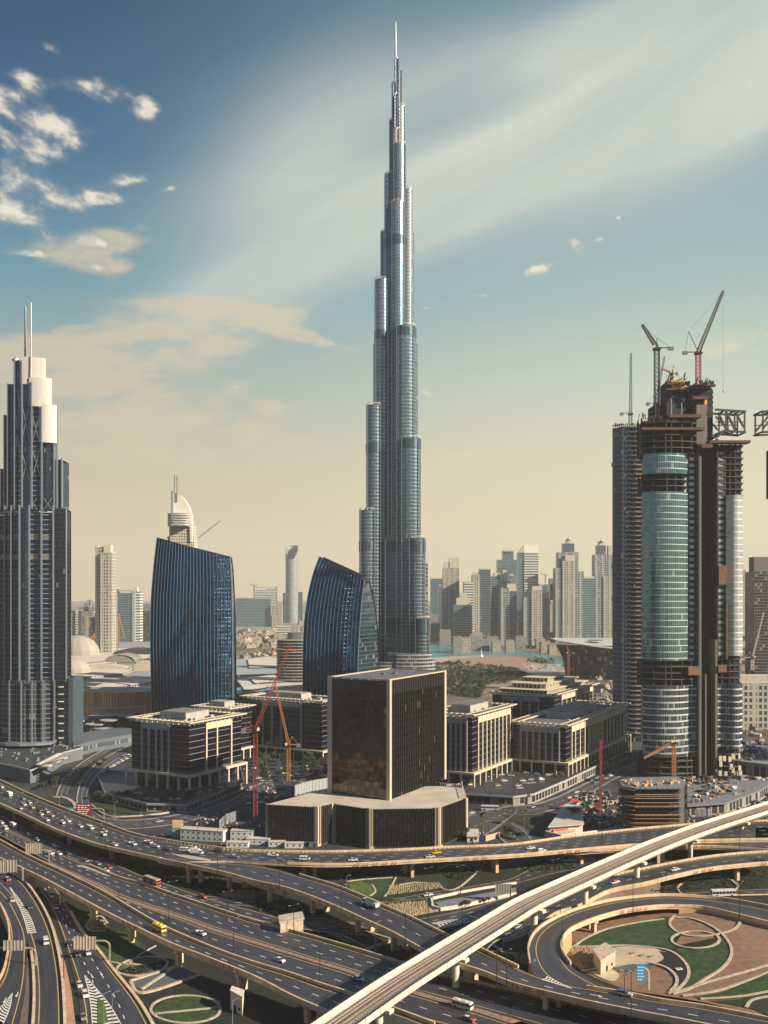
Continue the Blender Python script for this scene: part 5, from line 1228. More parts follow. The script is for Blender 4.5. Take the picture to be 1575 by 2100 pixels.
mb.build('crescent_crown', F('round_far_wall', (.16,.22,.25), (.34,.38,.38)), rt2)
fart('low hazy office block at the foot of the round tower, left side', [(580,590,1216,'teal')], 4450); fart('low hazy office block at the foot of the round tower, right side', [(608,620,1214,'blue')], 4450)
fart('big plain grey-green hall right of the cobalt tower', [(483,555,1227,'teal')], 3900, [(483,510,1224,1228)], cat='building')
fart('pale office slab with ribbon windows behind the grey-green hall', [(523,547,1209,'white'),(547,567,1206,'white')], 4400, [(523,567,1203,1207)])
fart('small white office block below the round tower', [(567,594,1283,'white'),(594,612,1283,'beige')], 3050, cat='building')
fart('beige industrial block under the grey-green hall', [(483,552,1288,'beige')], 3300, cat='building')
fart('cream stepped house right of the grey-green hall', [(555,578,1241,'beige'),(558,574,1262,'beige',4)], 3890, cat='building')
# hotel with sail top behind the cobalt tower
YS = 1350; ht = thing('sail_top_hotel', 'cream hotel tower with curved sail crown and thin mast above the cobalt glass tower', 'hotel', (PX(370, YS), YS, 0))
cr2 = F('hotel_wall', (.10,.10,.11), (.62,.57,.48), 3.5, 4, .4, .4, .3, .2, .7, 0, .5)
mb = MB()
for x0, x1, yt, dd in ((343,398,1100,0),(346,396,1075,-3),(350,390,1052,2)): mb.prism([(PX(x0, YS), YS-dd), (PX(x1, YS), YS-dd), (PX(x1, YS), YS+24), (PX(x0, YS), YS+24)], 0, PZ(yt, YS), 0, 1)
mb.build('tower_shaft', [cr2, roofc], ht)
mb = MB(); n = 14; prof = [(357+38*math.sin(math.pi/2*i/n)**1.0, 1012+(1-math.cos(math.pi/2*i/n))*66) for i in range(n+1)]
fr_ = [Vector((PX(357, YS), YS-4, PZ(1088, YS)))]+[Vector((PX(x, YS), YS-4, PZ(y, YS))) for x, y in prof]+[Vector((PX(395, YS), YS-4, PZ(1112, YS))), Vector((PX(391, YS), YS-4, PZ(1112, YS))), Vector((PX(389, YS), YS-4, PZ(1055, YS))), Vector((PX(357, YS), YS-4, PZ(1052, YS)))]
fr_ = fr_[1:]
mb.face(fr_); mb.face([p+Vector((0, 10, 0)) for p in fr_][::-1])
for i in range(len(fr_)): p, q = fr_[i], fr_[(i+1) % len(fr_)]; mb.face([p, p+Vector((0, 10, 0)), q+Vector((0, 10, 0)), q])
mb.build('sail_crown', M('ivory_cladding', (.74,.70,.62), .5), ht)
mb = MB(); mb.box(PX(355.5, YS), YS-5, PZ(1056, YS), 3.2, 8, PZ(1008, YS)-PZ(1056, YS)); mb.build('crown_fin', M('blue_grey_panel', (.25,.30,.34), .5), ht)
mb = MB()
for x_, a, b_ in ((359.5, 1012, 974), (364.5, 1030, 976)): mb.beam((PX(x_, YS), YS-5, PZ(a, YS)), (PX(x_, YS), YS-5, PZ(b_, YS)), 1.2)
mb.build('mast', steel, ht)
mb = MB(); mb.prism(ell_pts(PX(368, YS), YS-6, 15, 9), PZ(1080, YS), PZ(1054, YS), 0, 1); mb.build('round_storeys', [F('round_storey_wall', (.25,.27,.28), (.5,.47,.42), 3, 3.5, .1, .4), roofc], ht)
# ribbed oval office (dark curved terraces)
YO = 1400; ov = thing('terraced_office', 'dark curved office with pale floor bands left of the navy sail tower', 'office building', (PX(597, YO), YO, 0))
mb = MB(); z = 0; k = 0; top_ = PZ(1312, YO)
mb.prism(ell_pts(PX(602, YO), YO, 24, 19, 28), 0, top_, 0); mb.build('glazing', gldk, ov); mb = MB()
while z < top_: mb.prism(ell_pts(PX(602, YO), YO, 25.2, 20.2, 28), z, z+.9); z += 4.4
mb.build('floor_band', M('warm_band', (.40,.36,.30), .7), ov)
mb = MB(); mb.prism(ell_pts(PX(610, YO), YO+4, 15, 12, 24), top_, PZ(1297, YO)); mb.build('roof_drum', M('slate_drum', (.13,.16,.18), .5), ov)
# opera house: a ship-like glass hull under a curved roof
YP = 1560; op = thing('opera_house', 'ship-shaped dark glass hall under a pale curving roof by the lake', 'opera house', (PX(1215, YP), YP, 0))
mb = MB(); rows = []
for (y_, xl, xr) in ((1322,1140,1300),(1345,1152,1300),(1370,1158,1300),(1395,1160,1300)):
    n = 16; row = []
    for i in range(n+1):
        u = i/n; row.append(Vector((PX(xl+(xr-xl)*u, YP), YP-34*math.sin(math.pi*(u*.62)), PZ(y_, YP))))
    rows.append(row)
for a, b_ in zip(rows, rows[1:]):
    for i in range(16): mb.face([b_[i], b_[i+1], a[i+1], a[i]], 0, [(i*6, b_[i].z), (i*6+6, b_[i].z), (i*6+6, a[i].z), (i*6, a[i].z)])
mb.build('glass_hull', F('hull_wall', (.03,.04,.06), (.05,.06,.08), 3, 6, .1, .08, .1, .8, .4, .2), op)
mb = MB(); n = 20; outer = []; inner = []
for i in range(n+1):
    u = i/n; x_ = 1130+175*u
    outer.append(Vector((PX(x_, YP), YP-40*math.sin(math.pi*min(1, u*.75))**.8, PZ(1311+16*math.sin(math.pi*min(.5, u*.55+.0))**1.0 if u > 0 else 1309, YP))))
    inner.append(Vector((PX(x_+4, YP), YP+60, PZ(1312, YP)+0.0*i)))
for i in range(n):
    mb.face([outer[i], outer[i+1], inner[i+1], inner[i]]); mb.face([outer[i]-Vector((0, 0, 1.6)), outer[i+1]-Vector((0, 0, 1.6)), outer[i+1], outer[i]])
mb.build('curved_roof', M('opera_roof', (.48,.49,.46), .5, .1), op)
mb = MB(); mb.prism(ell_pts(PX(1223, YP), YP+6, 12, 10), PZ(1314, YP), PZ(1312.5, YP)); mb.build('roof_skylight', roofgrey, op)
mb = MB(); mb.beam((PX(1138, YP), YP-3, PZ(1312, YP)), (PX(1141, YP), YP-3, PZ(1304, YP)), 1.2); mb.build('prow_fin', white, op)

# old-town style beige houses along the lake
rr = random.Random(21)
oldm = F('old_town_wall', (.06,.06,.07), (.40,.35,.28), 3.4, 3.6, .45, .45, .6, 0, .85, 0, .4)
oldd = F('old_town_wall_grey', (.06,.07,.09), (.27,.26,.25), 3.4, 3.6, .45, .45, .6, 0, .85, 0, .4)
row = [(930,948,1305,1340),(946,966,1308,1338),(962,985,1302,1334),(968,990,1296,1325),(985,1004,1312,1334),(998,1022,1304,1330),(1010,1028,1314,1336),(1038,1056,1312,1336),(1058,1078,1304,1330),(1100,1118,1308,1330),(1110,1130,1315,1338),(1127,1142,1320,1342),(880,905,1258,1300),(884,902,1276,1312),(902,925,1290,1322),(1128,1142,1286,1304),(1200,1218,1278,1300),(1196,1222,1290,1312),(1128,1139,1296,1316)]
for i, (x0, x1, yt, yb) in enumerate(row):
    Y_ = Yg(yb); mb = MB(); w_ = PX(x1, Y_)-PX(x0, Y_)
    mb.prism([(PX(x0, Y_), Y_), (PX(x1, Y_), Y_), (PX(x1, Y_), Y_+30), (PX(x0, Y_), Y_+30)], 0, PZ(yt+3, Y_), 0, 1)
    for k in range(3):
        a = PX(x0, Y_)+w_*(.1+.3*k); mb.prism([(a, Y_+4), (a+w_*.2, Y_+4), (a+w_*.2, Y_+18), (a, Y_+18)], PZ(yt+3, Y_), PZ(yt+3, Y_)+rr.uniform(2, 5), 0, 1)
    o = mb.build('lakeside_house', [rr.choice((oldm, oldd)), roofb]); tag(o, 'low beige lakeside house of the old-town row, %s counted from the left' % ORD[i], 'house', 'low beige houses along the lake')
# low far houses on the plain
def scatter(n, x0, x1, y0, y1, seed, label, hs=(6, 16), ws=(14, 34)):
    rr = random.Random(seed); mats = [M('far_house_'+k, c_, .85, var=.15, scale=.1) for k, c_ in (('sand', (.42,.33,.23)), ('grey', (.22,.21,.20)), ('pale', (.52,.46,.36)), ('dun', (.28,.22,.16)))]
    for i in range(n):
        px, py = rr.uniform(x0, x1), y0+(y1-y0)*rr.random()**.8; g = G(px, py); mb = MB(); w_, d_, h_ = rr.uniform(*ws), rr.uniform(*ws), rr.uniform(*hs); a = rr.choice((0, .3, -.4, .7))
        mb.box(g.x, g.y, 0, w_, d_, h_, a, 0, 1); mb.box(g.x+w_*.2, g.y, h_, w_*.3, d_*.4, 3, a, 0, 1)
        mb.box(g.x-w_*.2, g.y-d_*.15, h_, w_*.2, d_*.2, 2, a, 0, 1)
        o = mb.build('low_building', [F('low_wall_%d' % rr.randrange(3), (.07,.07,.08), ((.40,.33,.25), (.28,.25,.22), (.50,.42,.32))[rr.randrange(3)], 4, 4, .5, .45, .6, 0, .85), mats[rr.randrange(4)]]); tag(o, label, 'low building', label)
scatter(90, 484, 622, 1294, 1330, 4, 'low sandy building on the hazy plain between the two glass sails', (7, 14), (12, 26))
scatter(14, 556, 622, 1262, 1296, 5, 'pale low building beyond the hall, between the two glass sails', (10, 20), (20, 40))
scatter(10, 880, 912, 1262, 1300, 6, 'low far building glimpsed between the beige towers', (8, 20), (20, 50))
scatter(14, 246, 318, 1285, 1318, 8, 'low far building between the left tower and the cobalt tower', (8, 22), (20, 45))
scatter(16, 1513, 1572, 1270, 1340, 9, 'low far building on the plain at the right edge', (8, 16), (20, 45))
scatter(10, 1514, 1572, 1340, 1375, 10, 'low site building behind the unfinished tower at right', (4, 9), (10, 22))
scatter(22, 486, 620, 1335, 1372, 14, 'low flat-roofed shed left of the terraced office', (4, 8), (14, 30))
scatter(16, 1225, 1262, 1385, 1470, 12, 'low site building between office blocks and gridded tower', (3, 7), (6, 14))
# towers added out of view, behind and to the left, to be reflected in the glass
for i, (x_, y_, w_, h_, k) in enumerate(((-160, -160, 60, 170, 'beige'), (-40, -220, 50, 230, 'dark'), (120, -260, 60, 120, 'beige'), (300, -330, 70, 190, 'grey'), (-320, -120, 60, 140, 'beigeb'), (-480, -220, 80, 210, 'dark'), (480, -420, 70, 90, 'beige'), (-430, 215, 50, 95, 'beige'), (-500, 140, 60, 80, 'beigeb'), (-440, 60, 46, 120, 'beige'), (-560, 250, 60, 70, 'beige'), (-400, 300, 40, 55, 'beige'))):
    mb = MB(); mb.prism([(x_-w_/2, y_-w_/2), (x_+w_/2, y_-w_/2), (x_+w_/2, y_+w_/2), (x_-w_/2, y_+w_/2)], 0, h_, 0, 1); o = mb.build('added_reflected_tower', [farm[k], roofb]); tag(o, '%s tower added out of view to be mirrored in the glass' % ('tall slender dark', 'dark', 'beige', 'grey', 'ribbed', 'wide', 'short', 'sunlit', 'sunlit ribbed', 'tall sunlit', 'broad sunlit', 'low sunlit')[i], 'tower')
# ---- mall
YM = 1180
ml = thing('shopping_mall', 'sprawling pale-roofed shopping mall with vaulted roofs and copper-coloured drum front', 'shopping mall', (*G(230, 1400).xy, 0))
def slabp(pts, h, t_=6, mt=None, name='roof_slab'):
    P = [G(x, y, h) for x, y in pts]; mb = MB(); mb.prism([(p.x, p.y) for p in P], 0, h, 0, 1); return mb.build(name, [F('mall_wall', (.05,.05,.06), (.35,.31,.26), 6, 5, .4, .5, .6, 0), mt or rooflt], ml)
rl = M('mall_roof_cream', (.60,.54,.44), .8, var=.12, scale=.05); rg = M('mall_roof_grey', (.30,.30,.29), .8, var=.2, scale=.05)
slabp([(120,1420),(300,1408),(320,1385),(320,1360),(120,1370)], 16, mt=rg); slabp([(120,1392),(250,1382),(285,1368),(120,1374)], 19, mt=rl)
slabp([(120,1365),(240,1352),(320,1352),(320,1332),(120,1336)], 20, mt=rl); slabp([(150,1402),(225,1396),(295,1402),(205,1412)], 20, mt=rl); slabp([(226,1398),(262,1386),(318,1396),(268,1404)], 21, mt=rl)
slabp([(120,1336),(250,1330),(320,1326),(320,1316),(120,1318)], 22, mt=rg)
def vault(x0, x1, yb, rise, Y, depth, name='vaulted_roof', ribs=0, mt=None):
    n = 12; a, b_ = PX(x0, Y), PX(x1, Y); z0 = PZ(yb, Y); mb = MB(); P = []
    for i in range(n+1): t_ = math.pi*i/n; P.append(Vector(((a+b_)/2-(b_-a)/2*math.cos(t_), Y, z0+rise*math.sin(t_))))
    bk = Vector((0, depth, 0))
    for i in range(n): mb.face([P[i], P[i+1], P[i+1]+bk, P[i]+bk])
    mb.face(P[::-1]); mb.face([p+bk for p in P]); o = mb.build(name, mt or rl, ml)
    if ribs:
        mb = MB()
        for k in range(ribs):
            for i in range(n): v = Vector((0, depth*k/ribs, .3)); mb.beam(P[i]+v, P[i+1]+v, 1.6, .8)
        mb.build('roof_rib', rg, o)
mb = MB()
def dome(cx_, yb, rx, rise, Y, name='domed_roof', nu=16):
    mb = MB(); z0 = PZ(yb, Y); r = rx/FOC*Y
    for j in range(6):
        a0, a1 = math.pi/2*j/6, math.pi/2*(j+1)/6
        mb.cyl(PX(cx_, Y), Y+r*.6, z0+rise*math.sin(a0), z0+rise*math.sin(a1), r*math.cos(a0), max(.3, r*math.cos(a1)), nu, sy=.7)
    mb.build(name, M('dome_cream', (.34,.32,.28), .7, var=.1), ml, smooth=True)
dome(150, 1345, 47, 26, 1240); dome(135, 1381, 44, 18, 1110)
vault(215, 277, 1358, 9, 1200, 40, ribs=9, mt=rg); vault(272, 330, 1376, 14, 1110, 40, ribs=8); vault(170, 262, 1372, 5, 1130, 14); vault(230, 330, 1342, 8, 1300, 30)
copper = F('copper_panels', (.62,.33,.17), (.30,.15,.08), 3.0, 40, .25, .0, .5, .25, .5, .3, .35, blind=0)
Ycp = 1010; mb = MB(); P = []
for i in range(15): u = i/14; P.append((PX(158+150*u, Ycp), Ycp+26-30*math.sin(math.pi*(.15+.7*u))))
mb.prism(P+[(P[-1][0], Ycp+60), (P[0][0], Ycp+60)], PZ(1475, Ycp), PZ(1420, Ycp), 0, 1); mb.build('copper_drum', [copper, rg], ml)
mb = MB(); P = []
for i in range(15): u = i/14; P.append((PX(172+124*u, Ycp), Ycp+14-30*math.sin(math.pi*(.15+.7*u))))
mb.prism(P+[(P[-1][0], Ycp+40), (P[0][0], Ycp+40)], PZ(1462, Ycp), PZ(1449, Ycp), 0, 1); mb.build('copper_balcony', [M('copper_sheet', (.62,.34,.18), .5, .2), rl], ml)
mb = MB()
for x0, x1, yt, yb in ((145,180,1475,1520),(180,240,1468,1500),(232,262,1470,1500)): mb.prism([(PX(x0, 950), 950), (PX(x1, 950), 950), (PX(x1, 950), 970), (PX(x0, 950), 970)], 0, PZ(yt, 950), 0, 1)
mb.build('lower_wing', [gldk, rg], ml)
for i, (x0, x1, y_) in enumerate(((150,172,1478),(176,215,1484),(188,232,1492),(205,240,1476))):
    mb = MB(); mb.prism(ell_pts(PX((x0+x1)/2, 930), 930, (x1-x0)/2/FOC*930, 6), PZ(y_+2, 930), PZ(y_, 930)); mb.build('terrace_canopy', M('canopy_grey', (.42,.42,.40), .6), ml)
# white-roofed halls between the sails
for i, (pts, h, lab) in enumerate((([(484,1352),(560,1345),(610,1360),(600,1380),(484,1384)], 12, 'pale ring-roofed hall right of the cobalt tower'), ([(484,1392),(560,1384),(622,1392),(622,1404),(500,1412)], 10, 'white striped roof hall behind the office with cranes'), ([(484,1410),(560,1404),(560,1414),(484,1424)], 9, 'low blue-tinted roof behind the two crane masts'))):
    P = [G(x, y, h) for x, y in pts]; mb = MB(); mb.prism([(p.x, p.y) for p in P], 0, h, 0, 1); mb.prism([(p.x*.6+P[0].x*.2+P[2].x*.2, p.y*.6+P[0].y*.2+P[2].y*.2) for p in P], h, h+2, 0, 2)
    o = mb.build('hall', [gldk, M('hall_roof_%d' % i, ((.30,.36,.36), (.55,.52,.44), (.10,.25,.38))[i], .7, var=.2, scale=.06), rl]); tag(o, lab, 'hall')
# curved grey walls and terraces below the left tower
w1 = thing('terrace_block', 'grey walled terrace with swooping parapet at the foot of the left tower', 'terrace', (*G(60, 1600).xy, 0))
P = [G(x, y, 9) for x, y in ((-60,1560),(0,1568),(40,1576),(62,1582),(85,1575),(98,1565),(130,1545),(170,1535),(150,1520),(-60,1525))]
mb = MB(); mb.prism([(p.x, p.y) for p in P], 0, 9, 0, 1); mb.build('terrace_wall', [M('slate_wall', (.13,.15,.18), .8, var=.2, streak=True), M('dark_terrace', (.03,.035,.04), .9, var=.5, scale=.2)], w1)
mb = MB()
for i in range(7): rail_solid(mb, [Vector((P[i].x, P[i].y, 9)), Vector((P[i+1].x, P[i+1].y, 9))], .7, 0, 1.2)
mb.build('terrace_parapet', creamd, w1)
mb = MB(); rr = random.Random(2)
for i in range(40): g = G(rr.uniform(0, 150), rr.uniform(1527, 1562), 9); mb.box(g.x, g.y, 9, rr.uniform(.8, 3), rr.uniform(.8, 2), rr.uniform(.6, 2.2), rr.uniform(0, 3))
mb.build('terrace_furniture', conc_gr, w1)
for i, (a, b_) in enumerate((((78,1568),(122,1545)),((88,1572),(128,1549)),((98,1572),(134,1553)))):
    mb = MB(); p, q = G(*a, 13), G(*b_, 15); mb.beam(p, q, 3.0, .6); mb.build('sloping_canopy', rl if i != 1 else rg, w1)
w2 = thing('ramp_building', 'grey building with row of dark openings right of the swooping terrace', 'building', (*G(170, 1540).xy, 0))
P = [G(x, y, 10) for x, y in ((150,1530),(195,1518),(275,1505),(290,1498),(250,1490),(150,1505))]
mb = MB(); mb.prism([(p.x, p.y) for p in P], 0, 10, 0, 1); mb.build('wall', [F('ramp_wall', (.02,.025,.03), (.10,.13,.16), 2.2, 7, .45, .45, .5, 0, .8), M('blue_grey_roof2', (.10,.12,.14))], w2)
# low white ticket-like blocks by the ramp
for lab, pts, h, m_ in (('white slab-walled building with dark opening, below the right-hand site', [(1128,1695),(1195,1690),(1190,1655),(1160,1652)], 6, rl),
                        ('small white gatehouse on the verge inside the back viaduct', [(1092,1738),(1106,1738),(1106,1728),(1092,1728)], 5, rl),
                        ('pale cabin with lit roof beside the podium corner', [(958,1716),(982,1716),(980,1702),(960,1702)], 3, rl),
                        ('pale blockhouse with parapet between two roads in the interchange', [(575,1893),(622,1885),(618,1872),(573,1880)], 7, kerb_m),
                        ('white service hut on the sandy plot inside the loop', [(1232,1971),(1262,1952),(1242,1936),(1217,1949)], 5.5, kerb_m),
                        ('white concrete box under the near viaduct', [(1418/3, 1500+1600/3),(1490/3, 1500+1640/3),(1500/3, 1500+1600/3),(1430/3, 1500+1575/3)], 6, conc_lt),
                        ('tall pale concrete abutment at the far right under the back viaduct', [(1552,1720),(1600,1722),(1600,1700),(1552,1700)], 9, concrete)):
    P = [G(x, y, h) for x, y in pts]; mb = MB(); mb.prism([(p.x, p.y) for p in P], 0, h, 0, 1)
    cx = sum(p.x for p in P)/4; cy = sum(p.y for p in P)/4; mb.prism([(cx+(p.x-cx)*1.1, cy+(p.y-cy)*1.1) for p in P], h, h+.5, 1)
    d_ = P[1]-P[0]; p = P[0].lerp(P[1], .4); mb.box(p.x, p.y-.1, 0, 1.2, .3, 2.4, math.atan2(d_.y, d_.x), 2); p = P[0].lerp(P[1], .75); mb.box(p.x, p.y-.1, 1.4, 1.0, .3, .9, math.atan2(d_.y, d_.x), 2)
    o = mb.build('small_building', [m_, m_ if m_ is not rl else rooflt, gldk]); tag(o, lab, 'small building')
# ---------------------------------------------------------------- vehicles
def car_paint(n, c): return M('car_paint_'+n, c, .28, .15, var=.02, spec=.7)
PAINT = dict(white=(.66,.66,.64), silver=(.42,.43,.44), dark=(.035,.038,.045), beige=(.45,.36,.24), red=(.45,.05,.03), yellow=(.85,.55,.03), blue=(.05,.16,.36), orange=(.70,.26,.04), teal=(.30,.50,.48), grey=(.20,.21,.22))
tyre = M('tyre_rubber', (.015,.015,.016), .9); lampw = M('headlight_lens', (.75,.74,.68), .2); lampr = M('tail_light_lens', (.40,.02,.02), .3)
def hexa(mb, x0, x1, w0, z0, x2, x3, w1, z1, mi=0, top=None):
    a = [(x0, -w0, z0), (x1, -w0, z0), (x1, w0, z0), (x0, w0, z0)]; b_ = [(x2, -w1, z1), (x3, -w1, z1), (x3, w1, z1), (x2, w1, z1)]
    for i in range(4): j = (i+1) % 4; mb.face([a[i], a[j], b_[j], b_[i]], mi)
    mb.face(b_, mi if top is None else top); mb.face(a[::-1], mi)
SPEC = {  # length, half width, wheel r, then body pieces and glass pieces
 'sedan': (4.7, .9, .33), 'suv': (4.8, .96, .38), 'van': (5.2, .98, .36), 'pickup': (5.2, .93, .38), 'minibus': (7.2, 1.1, .42), 'bus': (11.5, 1.25, .5), 'doubledecker': (11.0, 1.25, .5), 'box_truck': (6.5, 1.1, .42), 'dump_truck': (9.5, 1.25, .55)}
def vehicle_meshes(kind, color, roofc_=None):
    L, w_, wr = SPEC[kind]; h = L/2; B = MB(); Gl = MB(); X = MB(); xn = 'roof_panel'; xm = MATS['car_paint_'+(roofc_ or color)] if (roofc_ or color) and 'car_paint_'+(roofc_ or color) in MATS else car_paint(roofc_ or color, PAINT[roofc_ or color])
    bm_ = car_paint(color, PAINT[color])
    if kind == 'sedan':
        hexa(B, -h, h, w_, .28, -h+.05, h-.05, w_*.98, .62); hexa(B, -h+.05, h-.05, w_*.98, .62, -h+.15, h-.35, w_*.93, .92)
        hexa(Gl, -1.75, 1.0, w_*.90, .92, -1.15, .25, w_*.74, 1.40); hexa(X, -1.17, .27, w_*.75, 1.40, -1.05, .12, w_*.70, 1.47)
    elif kind == 'suv':
        hexa(B, -h, h, w_, .35, -h+.03, h-.05, w_, .75); hexa(B, -h+.03, h-.05, w_, .75, -h+.08, h-.25, w_*.95, 1.08)
        hexa(Gl, -h+.10, 1.05, w_*.93, 1.08, -h+.35, .45, w_*.82, 1.66); hexa(X, -h+.33, .48, w_*.83, 1.66, -h+.45, .35, w_*.78, 1.76)
    elif kind == 'van':
        hexa(B, -h, h, w_, .35, -h, h-.05, w_, 1.15); hexa(Gl, -h+.02, h-.55, w_*.985, 1.15, -h+.06, h-1.25, w_*.93, 1.75); hexa(X, -h+.03, h-1.2, w_*.95, 1.75, -h+.12, h-1.45, w_*.88, 2.05); hexa(B, h-1.0, h-.05, w_*.9, 1.1, h-.95, h-.5, w_*.8, 1.2)
        for x_ in (-h+.1, -.6, 1.0): B.box(x_, 0, 1.15, .12, w_*1.97, .62)
    elif kind == 'pickup':
        hexa(B, -h, h, w_, .40, -h, h-.05, w_, .98); hexa(Gl, -.55, 1.3, w_*.92, .98, -.35, .75, w_*.80, 1.58); hexa(X, -.38, .78, w_*.81, 1.58, -.28, .65, w_*.76, 1.70)
        for y_ in (-w_+.05, w_-.05): B.box(-h+1.1, y_, .98, 2.1, .08, .28)
        B.box(-h+.05, 0, .98, .08, w_*2, .28)
    elif kind in ('minibus', 'bus'):
        hh = 2.6 if kind == 'minibus' else 3.1; s0 = 1.35
        hexa(B, -h, h, w_, .38, -h, h, w_, s0); hexa(Gl, -h+.03, h-.03, w_*.985, s0, -h+.05, h-.18, w_*.96, hh-.55); hexa(X, -h, h-.12, w_, hh-.55, -h+.1, h-.3, w_*.93, hh)
        n = int(L/1.5)
        for i in range(n+1): B.box(-h+.12+(L-.5)*i/n, 0, s0, .14, w_*1.99, hh-.55-s0)
        for x_ in (-h*.5, h*.25): X.box(x_, 0, hh, 1.2, .9, .2)
    elif kind == 'doubledecker':
        hexa(B, -h, h, w_, .38, -h, h, w_, 1.2); hexa(Gl, -h+.03, h-.03, w_*.985, 1.2, -h+.03, h-.05, w_*.985, 2.1); hexa(B, -h, h, w_, 2.1, -h, h, w_, 2.75); hexa(Gl, -h+.03, h-.03, w_*.985, 2.75, -h+.05, h-.15, w_*.97, 3.5); hexa(X, -h, h-.1, w_, 3.5, -h+.1, h-.2, w_*.97, 3.85)
    elif kind == 'box_truck':
        hexa(B, h-1.9, h, w_*.95, .5, h-1.85, h-.15, w_*.92, 1.35); hexa(Gl, h-1.8, h-.15, w_*.9, 1.35, h-1.7, h-.55, w_*.85, 2.0); hexa(B, h-1.75, h-.5, w_*.86, 2.0, h-1.7, h-.7, w_*.8, 2.15); X.box(-.95, 0, .8, L-2.1, w_*2.05, 2.0); B.box(-.5, 0, .5, L-1, .9, .3)
    elif kind == 'dump_truck':
        hexa(B, h-2.1, h, w_*.97, .6, h-2.05, h-.08, w_*.95, 1.7); hexa(Gl, h-2.0, h-.08, w_*.92, 1.7, h-1.95, h-.3, w_*.88, 2.5); hexa(B, h-2.0, h-.25, w_*.9, 2.5, h-1.9, h-.4, w_*.85, 2.7); hexa(X, -h, h-2.5, w_*.85, 1.1, -h-.3, h-2.3, w_*1.02, 2.6); X.box(-.3, 0, 2.6, 6.6, 1.9, .25, 0, 1); B.box(-.5, 0, .7, L-1.5, .9, .35)
    Wm = MB()
    def wheel(x_, y_):
        m = MB(); n = 12; P = [(x_+wr*math.cos(2*math.pi*i/n), wr+wr*math.sin(2*math.pi*i/n)) for i in range(n)]
        t_ = .13 if y_ > 0 else -.13
        for i in range(n):
            a, b_ = P[i], P[(i+1) % n]; m.face([(a[0], y_-t_, a[1]), (b_[0], y_-t_, b_[1]), (b_[0], y_+t_, b_[1]), (a[0], y_+t_, a[1])])
        m.face([(p[0], y_+t_, p[1]) for p in P]); m.face([(p[0], y_-t_, p[1]) for p in P]); return m
    ax = h*.62; wheels = [wheel(sx*ax, sy*(w_-.08)) for sx in (-1, 1) for sy in (-1, 1)]
    if kind == 'dump_truck': wheels += [wheel(-ax+1.4, sy*(w_-.08)) for sy in (-1, 1)]
    Lt = MB()
    for sy in (-1, 1): Lt.box(h-.02, sy*w_*.7, .6 if h < 3 else .8, .08, .35, .16, 0, 0); Lt.box(-h+.0, sy*w_*.75, .65 if h < 3 else .9, .08, .28, .16, 0, 1)
    return B, Gl, X, wheels, Lt, bm_, xm
PROTO = {}
def proto(kind, color, roof=None, simple=False):
    k = (kind, color, roof, simple)
    if k in PROTO: return PROTO[k]
    B, Gl, X, wh, Lt, bm_, xm = vehicle_meshes(kind, color, roof)
    def me(mb, name, mats):
        o = mb.build(name, mats); m = o.data; bpy.data.objects.remove(o); return m
    rm = [xm, M('green_tarpaulin', (.03,.08,.05), .8)] if kind == 'dump_truck' else [xm]
    if simple:
        A = MB(); 
        for src, off in ((B, 0), (Gl, 1), (X, 2)):
            for f, uv in zip(src.f, src.uv): A.face([src.v[i] for i in f], off, uv)
        for w_ in wh:
            for f, uv in zip(w_.f, w_.uv): A.face([w_.v[i] for i in f], 3, uv)
        PROTO[k] = [('parked_car', me(A, 'parked_car', [bm_, dglass, xm, tyre]))]
    else:
        PROTO[k] = [('body', me(B, 'body', bm_)), ('windows', me(Gl, 'windows', dglass)), ('roof_panel' if kind not in ('box_truck', 'dump_truck') else 'load_bed', me(X, 'roof_panel', rm))]+[('wheel', me(w_, 'wheel', tyre)) for w_ in wh]+[('light', me(Lt, 'light', [lampw, lampr]))]
    return PROTO[k]
def near_dir(key, g):
    C_ = ROADS[key][2]; i = min(range(len(C_)), key=lambda k: (C_[k].xy-g.xy).length)
    i = min(max(i, 1), len(C_)-2); d = C_[i+1]-C_[i-1]; return C_[i].z, math.atan2(d.y, d.x), math.atan2(d.z, d.to_2d().length)
CARS = []
KN = {'sedan': 'car', 'suv': 'off-road car', 'van': 'van', 'pickup': 'pickup truck', 'minibus': 'minibus', 'bus': 'bus', 'doubledecker': 'double-decker bus', 'box_truck': 'box truck', 'dump_truck': 'dump truck'}
RN = {'A': 'the back viaduct', 'D1': 'the far highway carriageway', 'D2': 'the near highway carriageway', 'E': 'the near viaduct', 'F': 'the curving ramp at lower left', 'F3': 'the corner ramp at lower left', 'F2': 'the low road under the near viaduct', 'B': 'the crossing viaduct', 'C': 'the curved ramp at right', 'L': 'the loop', 'G1': 'the low road in mid interchange', 'G2': 'the low road past the shrub beds', 'G3': 'the low road right of the loop', 'G4': 'the low road left of the loop', 'D1b': 'the slip road', 'A2': 'the lower strand'}
def place(parts, name, loc, rz, label, cat, group, pitch=0.0):
    if len(parts) == 1:
        o = bpy.data.objects.new(name, parts[0][1]); COL.objects.link(o); o.location = loc; o.rotation_euler = (0, -pitch, rz); return tag(o, label, cat, group)
    r = bpy.data.objects.new(name, None); COL.objects.link(r); r.location = loc; r.rotation_euler = (0, -pitch, rz); tag(r, label, cat, group)
    for nm, me_ in parts:
        c_ = bpy.data.objects.new(nm, me_); COL.objects.link(c_); c_.parent = r
    return r
def cars(zz, key, lst, flip=False):
    for it in lst:
        x, y, kind, color = it[:4]; roof = it[4] if len(it) > 4 else None
        px, py = ZZ[zz](x, y); z = 8 if key in 'ABEL' else 1
        for _ in range(6): g = G(px, py+1.2, z); z, a, pt = near_dir(key, g)
        CARS.append([key, px, kind, color, roof, g, a+(math.pi if flip else 0), -pt if flip else pt])
